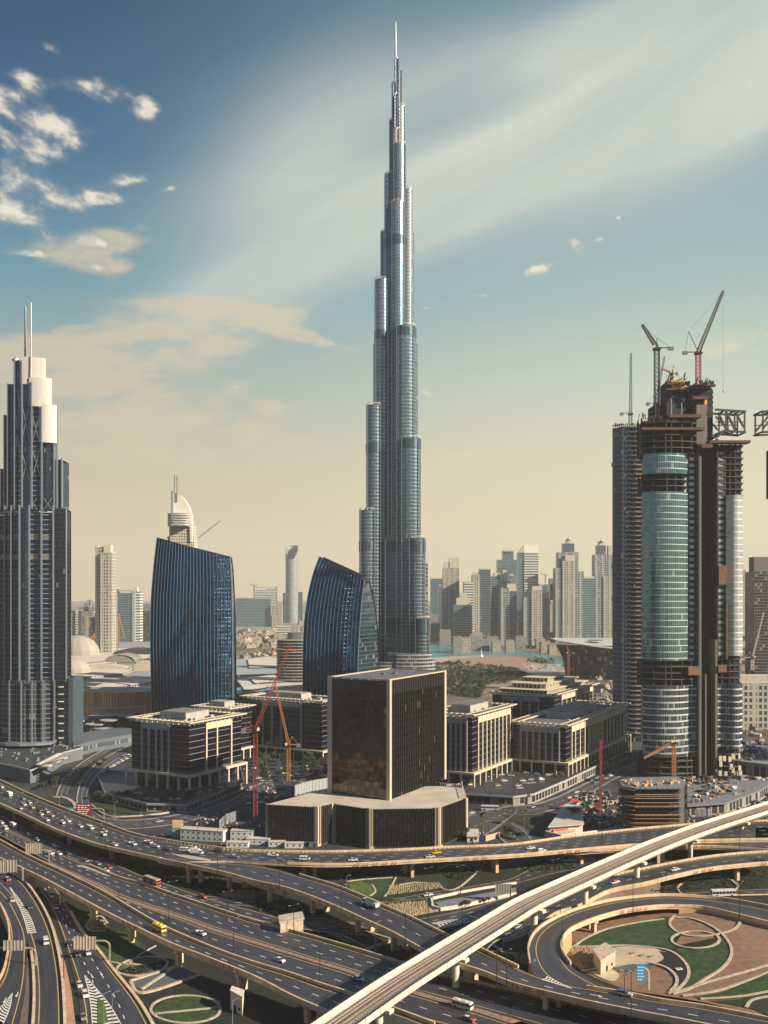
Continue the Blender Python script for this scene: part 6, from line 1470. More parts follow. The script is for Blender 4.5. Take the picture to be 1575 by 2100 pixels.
w_, d_, s_, be = 'white', 'dark', 'silver', 'beige'
cars(1, 'A', [(10,342,'sedan',w_),(55,392,'minibus',w_),(143,415,'sedan','grey'),(182,438,'sedan',w_),(215,435,'sedan',d_),(148,450,'sedan',w_),(125,474,'sedan',s_),(198,468,'sedan',be),(245,486,'suv',d_),(288,496,'suv',be),(252,510,'sedan',w_),(318,519,'sedan',be),(288,546,'sedan',w_),(403,541,'sedan','orange',w_),(418,552,'sedan',w_),(385,562,'suv',w_),(492,585,'sedan',w_),(555,597,'van',w_),(640,613,'sedan',be,w_),(632,636,'suv',w_),(702,699,'sedan',w_),(815,695,'pickup',w_),(913,685,'pickup',w_),(955,709,'sedan',w_),(1025,728,'sedan',d_),(1137,734,'van',w_),(1182,716,'sedan',w_),(1210,752,'box_truck',w_),(1345,737,'suv',d_),(1440,774,'sedan','blue',w_)])
cars(2, 'A', [(105,765,'pickup',w_),(300,788,'van',w_),(597,793,'sedan',w_),(1073,773,'sedan',w_),(1112,748,'sedan','yellow')]); cars(3, 'A', [(115,720,'sedan',w_),(182,738,'suv',w_)])
cars(1, 'D1', [(10,562,'sedan',w_),(32,598,'van',w_),(82,585,'minibus',w_),(30,632,'sedan',d_),(178,638,'sedan',be),(230,668,'sedan',s_),(338,706,'sedan',s_),(312,752,'suv',w_),(362,753,'sedan',w_),(416,752,'sedan',d_),(526,797,'sedan','grey'),(600,816,'sedan','grey'),(668,838,'sedan','red'),(650,857,'sedan',w_)])
cars(1, 'D1b', [(1115,1013,'suv',d_),(1245,1019,'sedan','red')]); cars(1, 'D1', [(935,945,'doubledecker','red','beige')])
cars(1, 'D2', [(630,986,'sedan','grey'),(1235,1247,'pickup',w_)]); cars(2, 'D2', [(145,1412,'sedan',w_),(632,1527,'sedan','teal'),(1270,1700,'minibus',w_),(1305,1775,'sedan','red',w_),(845,1778,'suv',d_)])
cars(1, 'E', [(980,1222,'minibus','yellow')]); cars(1, 'F', [(182,1082,'sedan',d_),(282,1300,'van',w_)]); cars(1, 'F3', [(45,912,'sedan','red',w_),(72,1040,'sedan',s_)])
cars(1, 'F2', [(317,1015,'suv',w_),(345,1084,'sedan',s_),(422,1312,'sedan',d_),(475,1372,'sedan',d_),(540,1364,'sedan',w_),(488,1562,'sedan',w_),(523,1625,'suv',w_),(512,1762,'sedan','grey')])
cars(2, 'B', [(705,1075,'dump_truck',w_)], True); cars(3, 'B', [(695,1622,'suv',w_,'blue')]); cars(3, 'C', [(1003,852,'sedan',w_),(635,930,'sedan',w_,'red'),(1525,788,'suv',d_)]); cars(3, 'G3', [(1300,1010,'bus',w_)])
cars(2, 'G2', [(1060,1008,'sedan',w_),(810,1036,'sedan',d_)]); cars(2, 'G1', [(1325,1155,'sedan','teal'),(1490,1110,'sedan',w_)]); cars(3, 'G4', [(30,1205,'sedan',s_),(190,1172,'sedan',d_),(285,1142,'sedan',w_)])
bykey = {}
for c_ in CARS: bykey.setdefault(c_[0], []).append(c_)
for key, L_ in bykey.items():
    L_.sort(key=lambda c_: c_[1])
    for i, (k_, px, kind, color, roof, g, a, pt) in enumerate(L_):
        nm = ('%s %s with %s top' % (color, KN[kind], roof)) if roof and kind != 'doubledecker' else '%s %s' % (color, KN[kind])
        lab = '%s on %s' % (nm, RN[key]) if len(L_) == 1 else '%s on %s, %s from the left' % (nm, RN[key], ORD[i])
        z = g.z+.04+(.0 if key not in ('D1b',) else .02)
        place(proto(kind, color, roof), {'sedan': 'car', 'suv': 'car'}.get(kind, kind.replace('doubledecker', 'double_decker_bus')), (g.x, g.y, z), a, lab, KN[kind] if kind not in ('suv',) else 'car', 'vehicles driving on the roads', pt)
db = [o for o in bpy.data.objects if o.name.startswith('double_decker_bus')][0]
for x_, z_, w2, h2, m_ in ((-3.6, 1.3, 1.2, 1.6, 'dark'), (-1.9, .9, .9, 1.9, 'teal'), (-.4, 1.1, .8, 1.5, 'beige'), (1.0, .8, 1.0, 1.8, 'dark'), (2.6, 1.3, .9, 1.4, 'orange'), (4.3, 2.2, 1.6, 1.2, 'teal')):
    for sy in (-1, 1): mb = MB(); mb.box(x_, sy*1.27, z_, w2, .03, h2); q_ = mb.build('advert_panel', car_paint(m_, PAINT[m_])); q_.parent = db
# parked and slow cars on the shaded streets
PK = []
def parked(pts, z, ang, where, jitter=.15, seed=1):
    rr = random.Random(seed)
    for i, (x, y) in enumerate(sorted(pts)):
        g = G(x, y, z); col_ = rr.choice(('white', 'white', 'white', 'silver', 'silver', 'dark', 'beige', 'grey'))
        place(proto(rr.choice(('sedan', 'sedan', 'suv')), col_, None, True), 'parked_car', (g.x, g.y, z+.05), R(ang)+rr.uniform(-jitter, jitter), '%s car %s, %s from left' % (col_, where, ORD[i]), 'car', 'parked cars on streets and decks')
z3 = lambda l: [Z3(*p) for p in l]
parked([Z1(*p) for p in ((495,320),(395,302),(408,290),(422,278),(436,270),(450,262),(462,250),(478,242),(488,232))], .1, 62, 'queuing on the road below the swooping terrace', seed=3)
parked([Z1(*p) for p in ((1262,490),(980,558),(1480,357),(1315,355),(1340,342),(1410,318),(1440,308))], .2, 40, 'on the street before the square office block', seed=4)
parked([(210+i*7.5, 1585-i*5.2) for i in range(9)]+[(232+i*9, 1572-i*5) for i in range(5)], 1.0, 65, 'along the curved car park beside the square office block', seed=5)
parked([(300,1640),(322,1642),(345,1641),(368,1640),(262,1625),(285,1628),(410,1628),(430,1622),(452,1616)], 5, 150, 'on the deck before the square office block', seed=6)
parked([(1000,1594),(1012,1590),(1003,1604),(1034,1603),(1048,1592),(1078,1586),(1101,1588),(1125,1591),(1128,1588),(1028,1590),(1072,1602),(1078,1608),(1088,1600),(1063,1612),(1110,1600),(1020,1612),(1092,1607),(1066,1618),(965,1610),(950,1615)], 6, 12, 'on the deck with the angled pale corner', .5, seed=7)
parked(z3([(350,412),(395,378),(480,376),(510,320),(575,292),(605,277),(640,267),(662,258),(690,248),(725,232),(545,300),(125,470)]), .1, 42, 'on the street between the deck and the small scaffolded block', seed=8)
parked([Z2(*p) for p in ((1330,505),(1245,405),(1560,440))], .1, 10, 'near the podium corner', seed=9)
parked([(530+i*9, 1597-i*3+((i*7) % 5)*4) for i in range(12)], .3, 30, 'in the yard beside the orange crane', .4, seed=10)
parked([(500+((i*37) % 90), 1624+((i*23) % 34)) for i in range(12)], .3, 40, 'in the lot left of the low podium', .3, seed=11)
parked([(1425+((i*31) % 150), 1560+((i*17) % 30)) for i in range(14)]+[(1530+((i*13) % 45), 1420+((i*11) % 50)) for i in range(10)], .2, 15, 'among the site clutter behind the unfinished tower', .6, seed=12)
parked([(1075+((i*19) % 80), 1366+((i*7) % 10)) for i in range(22)], .4, 10, 'in the far lot beside the opera hall', .4, seed=13)
place(proto('bus', 'white'), 'bus', tuple(G(*Z2(1440,484), .1)), R(-8), 'long white bus in the shade right of the podium', 'bus', 'vehicles driving on the roads')

# ---------------------------------------------------------------- streets among the offices
st = M('dark_grey_street', (.055,.058,.066), .85, var=.15)  # plain dark grey street surface
def street(pts_a, pts_b, z=.12, ll=True):
    A = crom([G(*p, z) for p in pts_a], 24); B = crom([G(*p, z) for p in pts_b], 24); mb = MB(); ribbon(mb, A, B, 0); o = structure(mb.build('street', st))
    mb = MB(); dashes(mb, [a.lerp(b_, .5) for a, b_ in zip(A, B)], 3, 5, .3, .03); lineA(mb, [a.lerp(b_, .06) for a, b_ in zip(A, B)], .3, .03); lineA(mb, [a.lerp(b_, .94) for a, b_ in zip(A, B)], .3, .03); mb.build('lane_marking', paint, o)
    mb = MB(); rail_solid(mb, A, .5, 0, .3); rail_solid(mb, B, .5, 0, .3); mb.build('kerb', conc_gr, o)
street([Z1(470,440),Z1(475,380),Z1(510,280),Z1(590,200),Z1(720,120),Z1(830,70)], [Z1(545,440),Z1(535,380),Z1(590,280),Z1(660,210),Z1(790,130),Z1(900,80)])
street([Z1(345,395),Z1(370,330),Z1(430,250),Z1(520,180),Z1(640,110)], [Z1(410,385),Z1(440,310),Z1(500,235),Z1(590,165),Z1(690,105)])
street([Z1(540,460),Z1(620,520),Z1(760,545),Z1(950,535),Z1(1150,500),Z1(1400,430),Z2(0,330),Z2(100,300)], [Z1(520,520),Z1(640,585),Z1(780,600),Z1(950,590),Z1(1150,555),Z1(1400,480),Z2(0,390),Z2(110,345)])
street([Z3(-60,455),Z3(100,455),Z3(260,410),Z3(420,335),Z3(600,250),Z3(760,195)], [Z3(-60,510),Z3(110,515),Z3(290,470),Z3(460,390),Z3(640,290),Z3(800,215)])
street([Z2(1290,520),Z2(1360,500),Z2(1575,455)], [Z2(1300,690),Z2(1420,640),Z2(1600,500)]); street([Z2(1575,560),Z3(60,590),Z3(110,640),Z3(130,680)], [Z2(1480,640),Z2(1520,680),Z2(1560,700),Z3(20,690)])
gpatch('lawn', 3, [(-60,510),(60,505),(220,490),(210,560),(170,640),(80,575),(-20,540)], M('hedge_lawn', (.018,.03,.012), .95, var=.4, scale=.4, bump=.4), .3)
gpatch('lawn', 1, [(545,360),(600,350),(690,400),(900,440),(1000,470),(960,520),(780,540),(640,510),(560,440)], MATS['hedge_lawn'], .3)
gpatch('lawn', 1, [(430,370),(415,330),(470,250),(570,170),(650,120),(600,170),(520,270),(470,360)], MATS['hedge_lawn'], .3)
gpatch('lawn', 1, [(200,400),(330,400),(430,440),(450,480),(380,470),(280,430)], MATS['hedge_lawn'], .3)
kerb(1, [(560,455),(640,515),(720,530),(900,520),(1050,500),(1300,445)], .8, 1.0); kerb(1, [(330,405),(400,410),(450,440),(465,470)], 2.2, .5)

# ---------------------------------------------------------------- trees and palms
leafm = [M('leaf_dark', (.018,.036,.016), .9, var=.5, scale=.8), M('leaf_mid', (.038,.068,.022), .9, var=.5, scale=.8), M('leaf_olive', (.06,.075,.028), .9, var=.5, scale=.8)]
bark = M('bark', (.10,.075,.05), .95, var=.2)
def leaf_cloud(mb, cx, cy, cz, r, h, n, rr, s0=.55, mi=None):
    for _ in range(n):
        a, u, v = rr.uniform(0, 6.283), rr.random()**.5, rr.uniform(-1, 1)
        k = math.sqrt(max(0, 1-v*v))*r*(.55+.45*u)*(1+.22*math.sin(3*a+cx)); p = Vector((cx+math.cos(a)*k, cy+math.sin(a)*k, cz+v*h*(.5+.5*u)))
        s_ = s0*rr.uniform(.6, 1.5); d1 = Vector((rr.uniform(-1, 1), rr.uniform(-1, 1), rr.uniform(-.6, .6))).normalized()*s_; d2 = Vector((rr.uniform(-1, 1), rr.uniform(-1, 1), rr.uniform(-.3, 1))).normalized()*s_*.7
        mb.face([p-d1, p-d2, p+d1, p+d2], rr.choice((0, 0, 1, 1, 2)) if mi is None else mi)
def tree_proto(seed):
    rr = random.Random(seed); T = MB(); Cn = MB(); T.cyl(0, 0, 0, 2.4, .26, .16, 7)
    for i in range(5):
        a = i*1.26+rr.uniform(-.3, .3); e = Vector((math.cos(a)*1.6, math.sin(a)*1.6, 3.6+rr.uniform(0, 1))); T.beam((0, 0, 2.2), e, .14)
        leaf_cloud(Cn, e.x, e.y, e.z+.5, 1.5, 1.1, 80, rr, .42)
    leaf_cloud(Cn, 0, 0, 5.2, 1.6, 1.2, 90, rr, .42)
    def me(mb, m): o = mb.build('x', m); d = o.data; bpy.data.objects.remove(o); return d
    return [('trunk', me(T, bark)), ('crown', me(Cn, leafm))]
def palm_proto(seed):
    rr = random.Random(seed); T = MB(); Cn = MB(); T.cyl(0, 0, 0, 8.5, .34, .24, 8); T.cyl(0, 0, 8.5, 9.1, .42, .2, 8)
    for i in range(22):
        a = i*2.4; el_ = rr.uniform(-.2, 1.1); d = Vector((math.cos(a), math.sin(a), 0)); p = Vector((0, 0, 9.0)); sdv = Vector((-d.y, d.x, 0)); v = math.sin(el_)*1.0
        for k in range(5):
            q = p+d*.75*math.cos(el_*.6)+Vector((0, 0, (v-.34*k)*.55)); wv = (.42, .55, .5, .36, .12)[k]; w0 = (.1, .42, .55, .5, .36)[k]
            Cn.face([p+sdv*w0-Vector((0, 0, w0*.5)), p, q, q+sdv*wv-Vector((0, 0, wv*.5))], k % 2); Cn.face([p-sdv*w0-Vector((0, 0, w0*.5)), p, q, q-sdv*wv-Vector((0, 0, wv*.5))], (k+1) % 2); p = q
    def me(mb, m): o = mb.build('x', m); d = o.data; bpy.data.objects.remove(o); return d
    return [('trunk', me(T, bark)), ('frond_crown', me(Cn, [leafm[1], leafm[2]]))]
TP = [tree_proto(k) for k in range(4)]; PP_ = [palm_proto(k) for k in range(3)]
def plant(kind, pts, z, where, sc=1.0, seed=0):
    rr = random.Random(seed); pts = sorted(pts)
    for i, (x, y) in enumerate(pts):
        g = G(x, y, z); P = rr.choice(TP if kind == 'tree' else PP_); nm = 'leafy_tree' if kind == 'tree' else 'palm_tree'
        o = place(P, nm, (g.x, g.y, z), rr.uniform(0, 6), ('dark tree %s, %s' if kind == 'tree' else 'date palm %s, %s') % (where, (ORD[i]+' from left') if len(pts) > 1 else 'standing alone'), 'tree' if kind == 'tree' else 'palm', 'trees by the streets' if kind == 'tree' else 'date palms'); k = sc*rr.uniform(.8, 1.2); o.scale = (k, k, k*rr.uniform(.9, 1.1))
plant('palm', [Z2(1393,622)], .1, 'on the kerb right of the podium', 1.25, 1); plant('palm', [Z3(72,578)], .1, 'on the hedge island before the pale-cornered deck', 1.1, 2); plant('palm', [Z3(365,580),Z3(395,560)], .1, 'beside the red-topped stand', 1.2, 3)
plant('palm', [Z1(1245,450),Z1(1410,440),Z1(1330,455),Z1(1480,400)], .1, 'on the street edge under the square office block', 1.1, 4)
plant('palm', [Z3(575,200+40*0),Z3(600,240),Z3(690,195),Z3(760,190),Z3(300,330),Z3(340,310)], .1, 'along the street by the largest office block', 1.0, 5)
plant('palm', [Z2(20,250),Z2(300,190),Z2(330,200),Z2(60,230)], .1, 'behind the orange crane', 1.0, 6)
plant('tree', [Z1(x, 420+rr_) for x, rr_ in ((600,0),(640,15),(700,5),(735,25),(790,10),(840,20),(900,40),(1010,50),(1060,30),(1130,45),(1170,20))], .1, 'under the square office block', 1.15, 7)
plant('tree', [Z1(x, y) for x, y in ((250,360),(270,352),(290,345),(310,340),(330,345),(350,330))], .1, 'at the foot of the swooping terrace', .9, 8)
plant('tree', [Z1(x, y) for x, y in ((585,210),(610,230),(640,200),(800,160),(830,190),(850,230),(870,300),(890,340),(920,330),(960,330),(1010,340),(1060,350),(1120,345))], .1, 'round the car park beside the square office block', .8, 9)
plant('tree', [Z2(x, y) for x, y in ((100,180),(140,200),(290,240),(340,210),(370,230),(400,220),(430,240),(60,200),(20,180),(350,255))], .1, 'behind the yard of the orange crane', 1.2, 10)
plant('tree', [Z2(x, y) for x, y in ((1250,660),(1270,668),(1290,650),(1230,672),(1560,640),(1540,660))], .1, 'beside the podium corner', .8, 11)
plant('tree', [(505+((i*41) % 165), 1545+((i*29) % 62)) for i in range(34)], .1, 'in the yard behind the low podium', 1.0, 16)
plant('tree', [(1150+i*13+((i*5) % 4), 1596-i*5+((i*7) % 6)) for i in range(10)], .1, 'on the kerb before the largest office block', .9, 17)
plant('tree', [(1000+i*12, 1520+((i*7) % 9)) for i in range(6)]+[(1290,1560),(1284,1575),(1250,1540)], .1, 'between the two right-hand office blocks', .9, 12)
plant('tree', [Z3(x, y) for x, y in ((-30,640),(0,650),(20,660),(40,665),(60,670))], .1, 'by the gatehouse inside the back viaduct', .7, 13)
plant('tree', [Z3(x, y) for x, y in ((850,1005),(880,1003),(910,1000),(940,998),(970,996),(1000,994))], .6, 'in the hedge above the loop', .45, 14)
plant('tree', [Z2(x, y) for x, y in ((1270,1085),(1290,1080),(1310,1075),(1400,1060),(1430,1055))], .3, 'on the wall of the sunken road', .4, 15)
# wooded park before the lake (one mass)
rr = random.Random(77); mb = MB()
def inpoly(x, y, P):
    c_ = False
    for i in range(len(P)):
        (x0, y0), (x1, y1) = P[i], P[i-1]
        if (y0 > y) != (y1 > y) and x < (x1-x0)*(y-y0)/(y1-y0)+x0: c_ = not c_
    return c_
park = [(868,1362),(940,1358),(1060,1372),(1080,1385),(1110,1392),(1000,1405),(985,1432),(905,1425),(870,1380)]
n = 0
while n < 560:
    x, y = rr.uniform(860, 1125), rr.uniform(1355, 1435)
    if inpoly(x, y, park):
        g = G(x, y); r_ = rr.uniform(3, 5); leaf_cloud(mb, g.x, g.y, r_*.6, r_, r_*.6, 40, rr, 1.2, rr.choice((0, 0, 0, 0, 1))); n += 1
x = 0
for (xa, xb, ya, yb, k) in ((935,1040,1325,1331,40),(1068,1128,1325,1332,30),(887,940,1306,1320,40),(1080,1140,1352,1360,20)):
    for _ in range(k): g = G(rr.uniform(xa, xb), rr.uniform(ya, yb)); r_ = rr.uniform(2.5, 5); leaf_cloud(mb, g.x, g.y, r_*.8, r_, r_*.7, 22, rr, 1.7, rr.choice((0, 1)))
o = mb.build('wooded_park', leafm); o['kind'] = 'stuff'
mb = MB(); pr = [(484,1330),(625,1330),(625,1345),(484,1345)]
for _ in range(120): g = G(rr.uniform(484, 622), rr.uniform(1300, 1345)); r_ = rr.uniform(2, 4); leaf_cloud(mb, g.x, g.y, r_*.8, r_, r_*.7, 14, rr, 1.6)
for _ in range(90): g = G(rr.uniform(1510, 1600), rr.uniform(1340, 1500)); r_ = rr.uniform(1.2, 2.4); leaf_cloud(mb, g.x, g.y, r_*.8, r_, r_*.7, 14, rr, .9)
o = mb.build('distant_scrub', leafm); o['kind'] = 'stuff'
# low dark planting on the interchange
mb = MB()
for zz, P, k in ((2, [(30,790),(900,830),(880,890),(560,920),(300,890),(60,860)], 500), (1, [(560,770),(1300,880),(1480,960),(1330,1000),(1000,900),(640,800)], 500), (2, [(0,1050),(300,1120),(420,1150),(0,1100)], 200), (2, [(0,1090),(160,1170),(0,1130)], 80), (3, [(60,800),(380,800),(380,850),(80,870)], 260), (3, [(850,945),(1000,905),(1560,850),(1560,960),(1000,990),(870,990)], 300), (2, [(420,1240),(640,1320),(600,1345),(440,1260)], 150), (2, [(1130,850),(1400,835),(1380,870),(1200,940)], 200), (1, [(720,1480),(1000,1420),(1020,1440),(850,1500)], 160)):
    xs = [p[0] for p in P]; ys = [p[1] for p in P]; n = 0
    while n < k:
        x, y = rr.uniform(min(xs), max(xs)), rr.uniform(min(ys), max(ys))
        if inpoly(x, y, P): g = G(*ZZ[zz](x, y)); leaf_cloud(mb, g.x, g.y, .35, .7, .4, 5, rr, .5, rr.choice((0, 0, 0, 1))); n += 1
o = mb.build('low_shrubbery', leafm); o['kind'] = 'stuff'

# ---------------------------------------------------------------- street lamps
def lamp(px, py, top, z, where, arms=2, col=None, rzk=None):
    g = G(px, py, z); h = (py-top)/FOC*g.y; h = max(6, h); m_ = col or darksteel
    r = thing('street_lamp', where, 'street lamp', tuple(g), 'street lamps along the roads'); mb = MB()
    mb.cyl(g.x, g.y, z, z+h, .17, .09, 8); mb.cyl(g.x, g.y, z, z+.6, .3, .3, 8); mb.build('pole', m_, r)
    a = rzk if rzk is not None else .6
    for s_ in ((-1, 1) if arms == 2 else (1,)):
        d = Vector((math.cos(a), math.sin(a), 0))*s_; mb = MB(); mb.beam(Vector((g.x, g.y, z+h-.1)), Vector((g.x, g.y, z+h+.25))+d*1.6, .12); mb.build('arm', m_, r)
        mb = MB(); p = Vector((g.x, g.y, z+h+.22))+d*1.95; mb.box(p.x, p.y, p.z-.08, .9, .32, .16, a); mb.build('lamp_head', steel, r)
LAMPS = [(1,648,718,565,9.5,'on the near edge of the back viaduct'),(1,972,788,640,9.5,'on the near edge of the back viaduct'),(1,1338,868,700,9.5,'on the near edge of the back viaduct'),(1,404,628,500,9.5,'on the near edge of the back viaduct'),(1,120,505,380,9.5,'on the near edge of the back viaduct'),(2,145,975,800,9.4,'on the near edge of the crossing viaduct'),(2,525,1118,950,9.4,'on the near edge of the crossing viaduct'),(2,920,1308,1110,9.4,'on the near edge of the crossing viaduct'),(3,555,690,560,9.5,'on the back viaduct beside the rail line'),(3,1400,750,600,9,'on the back viaduct beside the rail line'),
 (1,730,1028,880,3,'on the median of the main highway'),(1,1040,1168,1005,3,'on the median of the main highway'),(1,1437,1358,1150,3,'on the median of the main highway'),(2,393,1555,1318,8.6,'on the far edge of the near viaduct'),(2,905,1800,1620,3,'on the median of the main highway'),(1,220,965,835,8.6,'on the near viaduct'),(1,392,1525,1290,5,'on the curving ramp'),(1,1062,1040,925,3,'beside the barrier of the slip road'),(1,1400,1108,985,3,'beside the barrier of the slip road'),
 (2,738,1370,1175,.3,'on the low ground between the viaducts'),(2,232,1240,1070,3,'at the highway barrier'),(2,588,1300,1205,.2,'on the low ground between the viaducts'),(2,728,1368,1290,.2,'on the low ground between the viaducts'),(2,557,975,890,.2,'in the lawns behind the crossing viaduct'),(2,1060,1040,840,.3,'beside the low road past the shrub beds'),(2,1258,1000,830,.3,'beside the low road past the shrub beds'),(2,1060,1158,1060,.3,'beside the low road in mid interchange'),(2,1270,1190,1080,.3,'beside the low road in mid interchange'),
 (3,745,1115,900,7.2,'on the inner edge of the loop ramp'),(3,308,1328,1145,9,'on the inner edge of the loop ramp'),(3,1400,1140,930,5.6,'on the inner edge of the loop ramp'),(3,692,1755,1500,3,'on the highway at lower right'),(3,733,1760,1480,9.2,'on the highway at lower right'),(3,265,912,790,.3,'left of the rail line'),(3,62,1005,845,.3,'left of the rail line'),(3,947,1008,880,.4,'behind the loop ramp'),(3,1467,970,840,.4,'behind the loop ramp'),(3,298,1142,1040,.3,'behind the loop ramp'),
 (2,1480,1562,1350,9.2,'on the crossing viaduct right of the rail line'),(2,1540,1560,1350,9.2,'on the crossing viaduct right of the rail line'),(1,706,548,435,.2,'on the verge inside the street bend'),(1,365,455,410,.2,'on the verge inside the street bend'),(1,1215,690,545,.2,'beside the site cabins'),(1,1340,720,600,.2,'beside the site cabins'),(1,885,590,500,.2,'beside the site cabins'),(3,90,610,540,.2,'on the shaded junction right of the podium'),(2,1430,620,570,.2,'on the shaded junction right of the podium')]
LAMPS_L = [(1,690,1830,1610,.3,'standing in the brick island at lower left'),(1,638,1830,1612,.3,'standing in the brick island at lower left'),(1,1430,1810,1655,.2,'by the concrete box at bottom'),]
grp = {}
for L_ in LAMPS+LAMPS_L: grp.setdefault(L_[5], []).append(L_)
for wh, Ls in grp.items():
    Ls.sort(key=lambda l: l[0]*1575+l[1])
    for i, (zz, x, yb, yt, z, _) in enumerate(Ls):
        light_ = wh.startswith('stand') or wh.startswith('by the') or 'low ground' in wh or 'lawns' in wh or 'verge' in wh
        px, py = ZZ[zz](x, yb); lamp(px, py, 1500+yt/3, z, '%s street lamp %s%s' % ('pale' if light_ else 'dark', wh, '' if len(Ls) == 1 else ', %s from left' % ORD[i]), 2 if not light_ else 1, steel if light_ else None)

# ---------------------------------------------------------------- road signs on gantries
greenp = M('green_sign', (.01,.30,.26), .4, var=.03); maroon = M('maroon_sign', (.20,.03,.04), .4, var=.03); bluep = M('blue_sign', (.03,.30,.62), .4, var=.03); signback = M('sign_back_metal', (.40,.38,.32), .5, .3, var=.12)
lett = M('sign_lettering', (.80,.80,.76), .5)
def gantry(label, base, z, arm, panels, armh, side=1, col=None):
    """mast at base (px, py); arm: far end px at the same depth; panels: (px0, px1, py_top, py_bottom, kind)"""
    g = G(*base, z); Y_ = g.y; r = thing('road_sign', label, 'road sign', tuple(g), 'sign gantries over the roads'); m_ = col or signback
    X_ = lambda p: PX(p, Y_); Zz = lambda p: PZ(p, Y_)
    mb = MB(); P = [Vector((g.x, Y_, z)), Vector((g.x, Y_, Zz(armh)-2.0))]; e = X_(arm); sgn = 1 if e > g.x else -1
    for k in range(1, 7): a = math.pi/2*k/6; P.append(Vector((g.x+sgn*2.6*(1-math.cos(a)), Y_, Zz(armh)-2.0+2.0*math.sin(a))))
    P.append(Vector((e, Y_, Zz(armh))))
    for a, b_ in zip(P, P[1:]): mb.beam(a, b_, .5)
    mb.build('curved_mast', m_, r)
    for (x0, x1, y0, y1, kind) in panels:
        pm = {'g': greenp, 'm': maroon, 'b': bluep, 'x': signback, 'o': M('tan_panel', (.62,.42,.28), .6)}[kind]; mb = MB()
        mb.box(X_((x0+x1)/2), Y_-.45, Zz(y1), abs(X_(x1)-X_(x0)), .18, Zz(y0)-Zz(y1)); p = mb.build('sign_panel', pm, r)
        mb = MB(); w_, h_ = X_(x1)-X_(x0), Zz(y0)-Zz(y1); rr = random.Random(int(x0))
        if kind == 'x':
            n = max(3, int(w_/1.1))
            for i in range(n+1): mb.box(X_(x0)+w_*i/n, Y_-.62, Zz(y1)-.15, .14, .18, h_+.3)
            mb.build('stiffener', M('pale_stiffener', (.62,.58,.48), .5, .2), p)
        elif kind != 'o':
            for k in range(5):     # two-script lines of lettering, word by word
                zl = Zz(y0)-h_*(.16+.17*k); x_ = X_(x0)+w_*.1
                while x_ < X_(x1)-w_*.25:
                    wl = w_*rr.uniform(.10, .24); mb.box(x_+wl/2, Y_-.56, zl-h_*.05, wl, .03, h_*.07); x_ += wl+w_*.07
            mb.build('lettering', lett, p)
    return r
gantry('green and maroon overhead road sign on a curved mast over the back viaduct', Z1(640,540), .3, 137, [(136,154,1656,1679,'g'),(157,188,1647,1672,'m')], 1658)
gantry('teal road sign with tan board above it, beside the site cabins', (386,1718), .3, 352, [(353,379,1701,1717,'g'),(354,376,1681,1697,'o')], 1700)
gantry('blank-backed overhead sign on curved mast, highest of the four at left', Z1(302,812), 3, 55, [(54,86,1729,1750,'x')], 1743)
gantry('blank-backed overhead sign at the left edge where the near viaduct begins', Z1(140,918), 8.6, -20, [(-8,13,1764,1790,'x'),(16,35,1763,1788,'x')], 1775)
gantry('blank-backed overhead sign over the two curving ramps at lower left', Z1(220,1440), 5, 2, [(9,52,1928,1948,'x')], 1944)
gantry('blank-backed overhead sign over the low road, with grass behind its mast', Z1(675,1412), .3, 152, [(153,197,1920,1946,'x')], 1929)
gantry('blue road sign on a curved white mast inside the loop', Z3(843,1590), 3.2, 1310, [(1305,1322,1976,2013,'b')], 1984, col=M('white_mast', (.62,.58,.50), .5))
gantry('dark-framed overhead sign over the sunken road left of the rail line', Z2(1565,1045), .3, 1015, [(1016,1048,1812,1832,'x')], 1815)
# small blue arrow sign at the gore
g = G(*Z3(140,1445), 9.3); r = thing('traffic_sign', 'small round blue arrow sign at the gore of the loop', 'traffic sign', tuple(g)); mb = MB(); mb.cyl(g.x, g.y, g.z, g.z+1.6, .06, .06, 6); mb.build('post', steel, r)
mb = MB(); n = 14; mb.face([(g.x+.55*math.cos(2*math.pi*i/n), g.y-.1, g.z+2.1+.55*math.sin(2*math.pi*i/n)) for i in range(n)]); mb.face([(g.x+.55*math.cos(2*math.pi*i/n), g.y-.04, g.z+2.1+.55*math.sin(2*math.pi*i/n)) for i in range(n)][::-1]); mb.build('disc', bluep, r)
mb = MB(); mb.beam((g.x-.25, g.y-.13, g.z+2.35), (g.x+.25, g.y-.13, g.z+1.85), .12, .04); mb.build('arrow', lett, r)

# ---------------------------------------------------------------- cranes
def lattice(mb, p, q, w_, n, t=.18, flat=False, w2=None):
    p = Vector(p); q = Vector(q); d = (q-p).normalized(); up = Vector((0, 0, 1)) if abs(d.z) < .9 else Vector((0, 1, 0)); a = d.cross(up).normalized(); b_ = a.cross(d).normalized(); w2 = w_ if w2 is None else w2
    cs = [(-1, -1), (1, -1), (1, 1), (-1, 1)]
    at_ = lambda k, c_: p.lerp(q, k)+(a*c_[0]+b_*c_[1])*((w_*(1-k)+w2*k)/2)
    for c_ in cs: mb.beam(at_(0, c_), at_(1, c_), t*1.3)
    for i in range(n):
        k0, k1 = i/n, (i+1)/n
        for j in range(4):
            c0, c1 = cs[j], cs[(j+1) % 4]; mb.beam(at_(k0, c0), at_(k1, c1) if i % 2 else at_(k1, c1), t*.8); mb.beam(at_(k1, c0), at_(k1, c1), t*.7)
